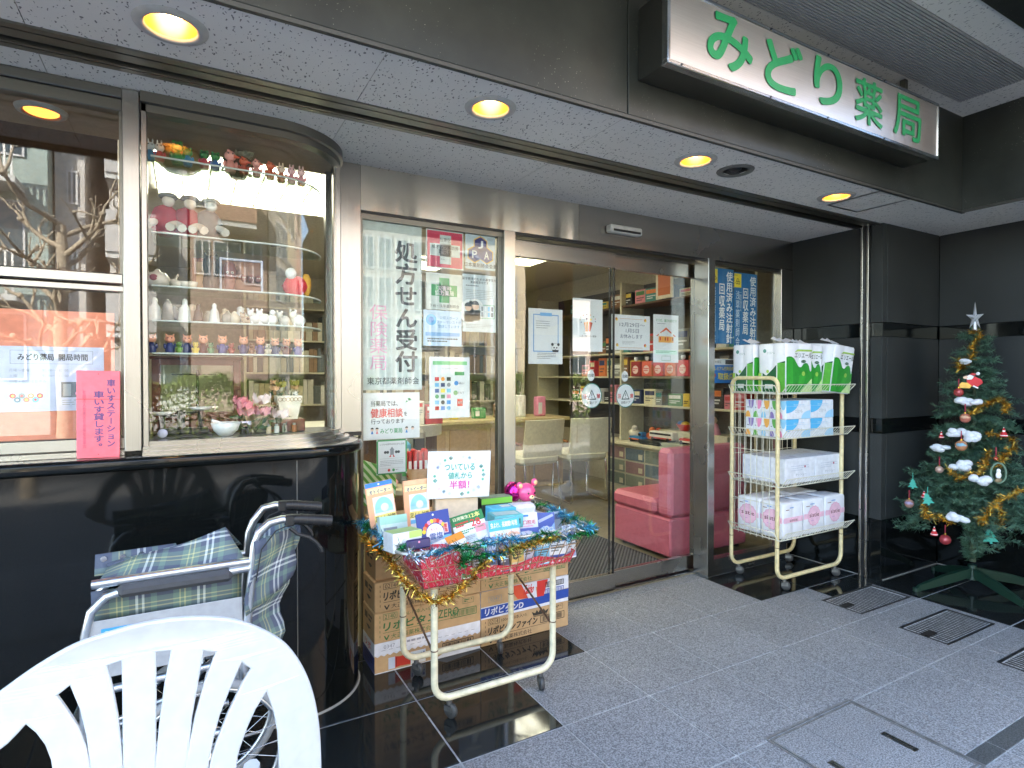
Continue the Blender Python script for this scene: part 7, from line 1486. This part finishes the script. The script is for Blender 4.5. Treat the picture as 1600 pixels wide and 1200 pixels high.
m.build('scroll_band', t, fix=False); m = MB(); m.box((px0-.07, 2.52, zf), (px0+.06, 2.62, zf+.05), P(sr(110, 45, 35), .4), .003); tag(m.build('wood_block'), 'dark red wooden block carrying the cream planter', 'block')
# ------------------------------------------------------------------ inside the shop
VIN = P(sr(204, 106, 122), .38, vary=.04); t = thing('sofa', 'pink vinyl waiting room sofa with its back to the shop front', 'sofa', (3.35, 3.2, 0))
m = MB(); m.box((2.93, 2.955, .03), (3.72, 3.56, .30), VIN, .012); m.build('seat_base', t); m = MB(); m.box((2.915, 3.10, .302), (3.72, 3.57, .42), VIN, .03); m.build('seat_cushion', t); m = MB(); m.box((2.925, 2.95, .303), (3.72, 3.095, .79), VIN, .03); m.build('backrest', t); m = MB()
for x in (2.99, 3.66):
    for y in (3.0, 3.5): m.cyl((x, y, .003), (x, y, .03), .02, BLACK)
m.build('feet', t)
def m_mat():
    m, nt, b = newmat('ribbed_mat'); w_ = nt.nodes.new('ShaderNodeTexWave'); w_.inputs['Scale'].default_value = 14; nt.links.new(coords(nt, (1, 1, 1), (0, 0, R(45))), w_.inputs[0]); nt.links.new(ramp(nt, w_.outputs[0], [(.3, (.012, .012, .012)), (.7, (.10, .10, .10))]), b.inputs['Base Color']); b.inputs['Roughness'].default_value = .9; bump(nt, b, w_.outputs[0], .6, .01); return m
m = MB(); m.box((1.55, 2.84, .003), (2.90, 3.80, .012), m_mat(), .003); tag(m.build('door_mat'), 'dark grey ribbed mat just inside the sliding doors', 'mat')
IVW = P(sr(205, 198, 170), .6); CLR = P(sr(120, 130, 118), .3); WOODD = P(sr(96, 70, 48), .6, vary=.1)
# low drawer cabinet along the right wall
t = thing('drawer_cabinet', 'low cream cabinet with nine clear fronted drawers behind the sofa', 'cabinet', (4.4, 4.45, 0)); m = MB(); m.box((4.215, 3.66, .003), (4.59, 5.3, .55), IVW, .004); m.build('body', t); m = MB(); m.box((4.16, 3.62, .55), (4.59, 5.34, .585), P(sr(215, 205, 175), .5), .006); m.build('top', t)
for j in range(3):
    for i in range(5):
        y = 3.70+.31*i; z = .10+.145*j; m = MB(); m.box((4.205, y, z), (4.2145, y+.29, z+.128), [CLR, P(sr(135, 140, 125), .3), P(sr(150, 120, 120), .3), P(sr(110, 125, 135), .3)][(i*3+j) % 4], .004); m.box((4.203, y+.02, z+.02), (4.2055, y+.08, z+.075), P(sr(215, 205, 175), .6)); m.build('drawer', t)
for i, (y, n, c) in enumerate(((3.75, 'cream', sr(210, 200, 165)), (4.08, 'pale green', sr(190, 195, 160)), (4.40, 'dark covered', sr(60, 65, 60)))):
    m = MB(); q = random.Random(i)
    for k in range(5): dx, dy = q.uniform(-.012, .012), q.uniform(-.012, .012); m.box((4.19+dx, y+dy, .586+.009*k), (4.42+dx, y+.28+dy, .5945+.009*k), P(tuple(v*(.85+.05*k) for v in c), .5), .001)
    tag(m.build('magazine_stack'), f'stack of {n} magazines on the low cabinet, {ORD[i]} from the sofa', 'magazines', 'magazine stacks on the low cabinet')
RT = P(sr(200, 45, 40), .35); WT = P(sr(225, 220, 205), .4)
def car(label, y, x, z, L, c, c2, bus):
    t = thing('toy_vehicle', label, 'toy', (x, y, z), group='toys on the low cabinet'); m = MB(); m.box((x-.045, y-L/2, z+.02), (x+.045, y+L/2, z+(.10 if bus else .06)), c, .012)
    if not bus: m.box((x-.04, y-L/2+.02, z+.06), (x+.04, y-L/6, z+.11), c, .01)
    m.build('body', t); m = MB(); m.box((x-.0465, y-L/2+.02, z+.065 if bus else z+.075), (x-.0445, y+(L/2-.02 if bus else -L/6-.01), z+.085 if bus else z+.10), P((.03, .03, .04), .2)); m.box((x-.0465, y-L/2+.01, z+.025), (x-.0448, y+L/2-.01, z+.04), c2); m.build('trim', t)
    for yy in (-L*.32, L*.32): m = MB(); m.cyl((x-.048, y+yy, z+.02), (x+.048, y+yy, z+.02), .02, BLACK, n=16); m.build('wheel', t)
car('white toy bus with a red stripe on the low cabinet', 4.42, 4.28, .632, .34, WT, RT, True); car('red toy fire truck near the sofa end of the low cabinet', 4.05, 4.27, .632, .22, RT, WT, False); car('blue and orange toy truck behind the white toy bus', 4.82, 4.30, .586, .22, P(sr(50, 130, 190), .4), P(sr(235, 120, 50), .4), False)
t = thing('toy_bowl', 'red toy bowl with yellow and blue inside, above the toy bus', 'toy', (4.42, 4.35, .74)); m = MB(); m.lathe([(.04, 0), (.075, .05), (.09, .07), (.085, .07), (.06, .045), (.001, .04)], (4.46, 4.30, .74), RT, 20); m.build('bowl', t); m = MB(); m.ball((4.44, 4.27, .81), (.04, .05, .03), P(sr(230, 190, 60), .4), 12); m.ball((4.47, 4.36, .81), (.035, .04, .03), P(sr(60, 110, 180), .4), 12); m.build('balls', t)
m = MB(); m.box((4.36, 3.68, .586), (4.585, 4.6, .739), IVW, .004); tag(m.build('toy_shelf'), 'small cream step shelf carrying the toy bowl', 'shelf')
t = thing('toy_doll', 'toy doll with black hair and pink skirt at the near end of the toy shelf', 'doll', (4.42, 3.88, .74)); m = MB(); m.lathe([(.06, 0), (.05, .04), (.03, .10), (.001, .12)], (4.42, 3.88, .74), P(sr(225, 150, 165), .6), 14); m.build('dress', t); m = MB(); m.ball((4.40, 3.88, .885), .042, SKIN, 12); m.build('head', t); m = MB(); m.ball((4.43, 3.88, .91), (.045, .05, .045), BLACK, 12); m.build('hair', t)
for i, (y, c, nm_) in enumerate(((4.72, sr(220, 110, 50), 'orange'), (4.62, sr(200, 80, 40), 'rust red'), (5.0, sr(235, 225, 205), 'cream'))):
    m = MB(); m.ball((4.40, y, .64 if i != 2 else .66), (.06, .07, .055), P(c, .6), 14, .06, i); m.ball((4.38, y-.03, .72), .035, P(c, .6), 10); tag(m.build('soft_toy'), f'{nm_} soft toy among the toys on the low cabinet', 'toy', 'soft toys on the low cabinet')
# tall shelf unit above
t = thing('wall_shelf', 'cream wall shelf unit with four boards along the right side of the shop', 'shelf', (4.45, 5, .9)); SB = [1.0, 1.30, 1.565, 2.09]
for z in SB: m = MB(); m.box((4.26, 3.30, z-.02), (4.595, 6.8, z), IVW if z < 2 else WOODD, .003); m.build('board', t)
for y in (3.28, 5.05, 6.8): m = MB(); m.box((4.25, y, .586), (4.595, y+.025, 2.35), IVW, .002); m.build('upright', t)
m = MB(); m.box((4.585, 3.31, .6), (4.598, 6.8, 2.35), P(sr(80, 72, 60), .7)); m.build('back_panel', t)
cn = [('red', sr(185, 50, 50)), ('cream', sr(215, 205, 170)), ('green', sr(70, 120, 70)), ('brown', sr(130, 90, 60)), ('white', sr(215, 215, 210)), ('pink', sr(215, 130, 140)), ('dark blue', sr(45, 55, 95)), ('orange', sr(215, 120, 60)), ('grey', sr(125, 125, 120)), ('yellow', sr(220, 190, 80)), ('black', sr(35, 33, 32)), ('teal', sr(60, 130, 125))]
lv = ['lowest', 'second', 'third', 'top']; q = random.Random(44)
for b_, z in enumerate(SB):
    y = 3.42 if b_ != 3 else 3.5; k = 0
    while y < 6.4 and k < 15:
        wy = q.uniform(.09, .24); h_ = q.uniform(.12, .22) if b_ < 3 else q.uniform(.08, .2); nmc, c = cn[(k*5+b_*3+k//3) % 12]
        m = MB(); d = q.uniform(.06, .14); xa = 4.28+q.uniform(0, .05); m.box((xa, y, z+.0005), (xa+d+.05, y+wy*.85, z+h_), P(c, .5), .004); f = Face(m, (xa, y+wy*.85, z+h_), (0, -wy*.85, 0), (0, 0, -h_)); c2 = P(cn[(k*7+b_+5) % 12][1], .5)
        f.rect(.1, .12, .9, .4, c2); f.lines(.15, .55, .85, .85, 2, WHITE if sum(c) < .9 else DKG, .5, k)
        tag(m.build('goods_box', fix=False), f'{nmc} product box, {ORD[k]} from the front on the {lv[b_]} right wall board', 'box', 'product boxes on the right wall shelf'); y += wy+q.uniform(.0, .02); k += 1
ang = [('framed orange picture standing on the top board of the wall shelf', 'picture_frame', 4.25, 2.0915, .30, sr(225, 215, 195), sr(205, 110, 60))]
for lb, nm_, y, z, s, c1, c2 in ang:
    m = MB(); m.box((4.235, y, z), (4.255, y+.24, z+s), P(c1, .5), .003); f = Face(m, (4.235, y+.24, z+s), (0, -.24, 0), (0, 0, -s)); f.rect(.14, .12, .86, .88, c2); tag(m.build(nm_, fix=False), lb, 'picture')
for i in range(5):
    y = 4.02+.17*i; c = [sr(215, 80, 90), sr(225, 110, 70), sr(200, 60, 70), sr(220, 100, 80), sr(150, 40, 40)][i]; t = thing('puppet_box', f'red patterned packet with a little white doll head on top, {ORD[i]} from the sofa end', 'packet', (4.24, y+.07, 1.301), group='doll topped packets on the second board'); m = MB(); m.box((4.215, y, 1.3005), (4.255, y+.15, 1.46), P(c, .5), .006); f = Face(m, (4.215, y+.15, 1.46), (0, -.15, 0), (0, 0, -.16)); f.disc(.5, .55, .045, P(sr(235, 205, 200), .5), 16); f.up(); f.lines(.25, .45, .75, .7, 2, RED, .5, i); m.build('packet', t); m = MB(); m.ball((4.225, y+.075, 1.49), (.022, .025, .028), WHITE, 12); m.ball((4.222, y+.075, 1.513), (.018, .02, .012), BLACK, 10); m.build('doll_head', t)
# reception desk, chairs, table
t = thing('reception_desk', 'cream reception desk with a panelled front at the back of the shop', 'desk', (3.1, 6.1, 0)); m = MB(); m.box((1.9, 5.75, .003), (3.95, 6.3, .78), P(sr(195, 170, 130), .6), .006); m.build('body', t); m = MB(); m.box((1.85, 5.68, .78), (4.0, 6.34, .82), P(sr(205, 185, 140), .45), .006); m.build('top', t)
for i in range(4): m = MB(); m.box((1.96+.5*i, 5.738, .08), (2.42+.5*i, 5.749, .72), P(sr(180, 152, 112), .6), .003); m.build('panel', t)
q = random.Random(3); dn = ['white price card stand', 'grey card reader', 'yellow note pad', 'green leaflet rack', 'brown tissue holder', 'white hand gel bottle', 'pink flyer holder']
for i, n_ in enumerate(dn): x = 2.0+.28*i; m = MB(); h_ = q.uniform(.12, .26); m.box((x, 5.9, .8205), (x+q.uniform(.08, .16), 6.0, .82+h_), P([sr(225, 225, 220), GRY, sr(230, 210, 70), GRN, sr(130, 90, 60), WHITE, PNK][i] if not isinstance([sr(225, 225, 220), GRY, sr(230, 210, 70), GRN, sr(130, 90, 60), WHITE, PNK][i], bpy.types.Material) else (.7, .7, .7), .5), .01); m.box((x+.01, 5.896, .85), (x+.06, 5.8995, .82+h_*.7), PAPER); tag(m.build('desk_item'), f'{n_} on the reception desk', 'desk item')
CHW = P(sr(232, 228, 205), .45)
def vchair(x, y, rz, lb):
    t = thing('visitor_chair', lb, 'chair', (x, y, 0), rz, group='cream visitor chairs at the reception desk'); m = MB(); M0 = ROOTM[t.name]; m.M = M0; m.sheet([[V3((-.23+.46*j/8, -.20-.03*math.cos((j-4)/4*1.3)-.05*i/5, .52+.36*i/5)) for j in range(9)] for i in range(6)], CHW, True, .02); m.build('backrest', t)
    m = MB(); m.M = M0; m.box((-.23, -.2, .43), (.23, .24, .53), CHW, .03); m.build('seat', t)
    for s in (-1, 1): m = MB(); m.M = M0; m.tube([(s*.2, .2, .43), (s*.21, .22, .04), (s*.21, .18, .015), (s*.21, -.22, .015), (s*.21, -.25, .04), (s*.2, -.2, .45)], .012, CHROME, 8); m.build('leg_frame', t)
    m = MB(); m.M = M0
    for s in (-1, 1): m.tube([(s*.24, -.2, .64), (s*.26, .0, .66), (s*.25, .15, .62)], .014, P(sr(150, 95, 60), .5), 8)
    m.build('armrests', t)
vchair(3.02, 5.0, R(4), 'cream visitor chair with its back to the doors, seen through the left sliding door'); vchair(3.62, 4.98, R(-8), 'cream visitor chair nearer the cabinet, seen beside the door edge')
# back bookshelf
t = thing('bookcase', 'cream bookcase of pale files across the back wall of the shop', 'bookcase', (2.6, 7.75, 0)); 
for z in (.4, .95, 1.35, 1.75, 2.15): m = MB(); m.box((.6, 7.6, z-.02), (4.5, 7.98, z), IVW); m.build('board', t)
for x in (.6, 1.9, 3.2, 4.47): m = MB(); m.box((x, 7.59, .003), (x+.03, 7.98, 2.3), IVW); m.build('upright', t)
for z in (.4, .95, 1.35, 1.75): 
    m = MB(); x = .66
    while x < 4.4: w_ = q.uniform(.04, .09); c = q.choice([sr(215, 210, 195), sr(200, 195, 175), sr(190, 175, 140), sr(150, 120, 90), sr(90, 95, 90)]); m.box((x, 7.62, z+.0005), (x+w_*.92, 7.9, z+q.uniform(.22, .32)), P(c, .6)); x += w_
    o = m.build('files', t); o['kind'] = 'stuff'
# rounded counter and goods behind the side window
t = thing('sales_counter', 'rounded cream sales counter seen through the side window', 'counter', (1.35, 4.6, 0)); m = MB(); prof = [(.6, 4.3), (1.5, 4.3)]+[(1.5+.35*math.sin(R(a)), 4.65-.35*math.cos(R(a))) for a in range(10, 91, 10)]+[(1.85, 5.2), (.6, 5.2)]
m.prism(prof, (0, 0, .003), (1, 0, 0), (0, 1, 0), (0, 0, .82), WOODD); m.build('body', t); m = MB(); m.prism([(x*1.0+(.03 if x > .7 else 0), y-(.03 if y < 5 else 0)) for x, y in prof], (0, 0, .823), (1, 0, 0), (0, 1, 0), (0, 0, .09), P(sr(200, 198, 185), .4)); m.build('top', t)
for i, (x, c, n_) in enumerate(((.95, sr(60, 60, 60), 'black and orange medicine box'), (1.12, sr(205, 205, 200), 'white and red medicine box'), (1.32, sr(195, 60, 60), 'red trimmed medicine box'), (1.52, sr(215, 210, 200), 'cream medicine box'), (1.68, sr(180, 60, 70), 'crimson medicine box'))):
    m = MB(); m.box((x, 4.4, .9135), (x+.15, 4.5, 1.07+.03*(i % 2)), P(c, .5), .003); f = Face(m, (x, 4.4, 1.07+.03*(i % 2)), (.15, 0, 0), (0, 0, -.15)); f.rect(.1, .1, .9, .3, [ORG, RED, WHITE, RED, WHITE][i]); f.lines(.1, .45, .9, .8, 3, GRY, .5, i); tag(m.build('medicine_box', fix=False), f'{n_} on the rounded sales counter', 'box')
t = thing('display_table', 'low beige table of bagged goods just inside the side window', 'table', (1.05, 3.05, 0)); m = MB(); m.box((.74, 2.80, .70), (1.40, 3.4, .73), P(sr(190, 175, 140), .6), .004); m.build('top', t)
for x in (.78, 1.36):
    for y in (2.84, 3.36): m = MB(); m.box((x-.015, y-.015, .003), (x+.015, y+.015, .70), P(sr(190, 175, 140), .6)); m.build('leg', t)
for i, (x, y, w_, h_, c, n_) in enumerate(((.80, 2.9, .14, .11, sr(215, 205, 150), 'yellowish tissue box'), (.79, 2.86, .16, .05, sr(215, 150, 150), 'pink bag of sweets'), (.97, 2.95, .16, .08, sr(130, 140, 140), 'grey clear bag of sweets'), (1.0, 3.15, .12, .20, sr(120, 190, 225), 'blue printed pouch'), (1.13, 3.2, .10, .26, sr(170, 165, 150), 'grey paper stand'))):
    m = MB(); m.box((x, y, .7305), (x+w_, y+.09, .73+h_), P(c, .35), .02); f = Face(m, (x, y, .73+h_), (w_, 0, 0), (0, 0, -h_)); f.rect(.15, .2, .85, .5, [ORG, RED, GRN, WHITE, DKG][i]); tag(m.build('bagged_goods', fix=False), f'{n_} on the low table inside the side window', 'goods')
xb = atY(652, 720, 2.95).x; t = thing('snack_basket', 'pale woven basket of red snack packs inside the side window', 'basket', (xb, 2.95, .73)); m = MB(); m.lathe([(.05, 0), (.07, .08), (.072, .082), (.066, .08), (.046, .005)], (xb, 2.95, .7305), P(sr(210, 175, 150), .7), 18); m.build('basket', t)
for i in range(4): m = MB(); m.box((xb-.06+.03*i, 2.93, .76), (xb-.035+.03*i, 2.98, .90+.01*(i % 2)), P(sr(195, 45, 50), .3), .006); m.box((xb-.056+.03*i, 2.9285, .80), (xb-.04+.03*i, 2.9295, .85), PAPER); m.build('snack_pack', t)
# green striped cloth over a stand by the jamb
m = MB(); def_g = []
for i in range(10): def_g.append([V3((.73+.17*j/8, 2.76+.03*i/9+.008*math.sin(j*1.7+i), .90-.22*i/9-.06*j/8)) for j in range(9)])
mt, nt_, bs_ = newmat('striped_green_cloth'); wv = nt_.nodes.new('ShaderNodeTexWave'); wv.inputs['Scale'].default_value = 12; nt_.links.new(coords(nt_, (1, 1, 1), (0, R(40), 0)), wv.inputs[0]); nt_.links.new(ramp(nt_, wv.outputs[0], [(.4, sr(225, 240, 205)), (.6, sr(95, 170, 70))]), bs_.inputs['Base Color'])
m.sheet(def_g, mt, True, .004); tag(m.build('striped_bag', fix=False), 'green and white striped bag hanging inside the side window beside the jamb', 'bag')
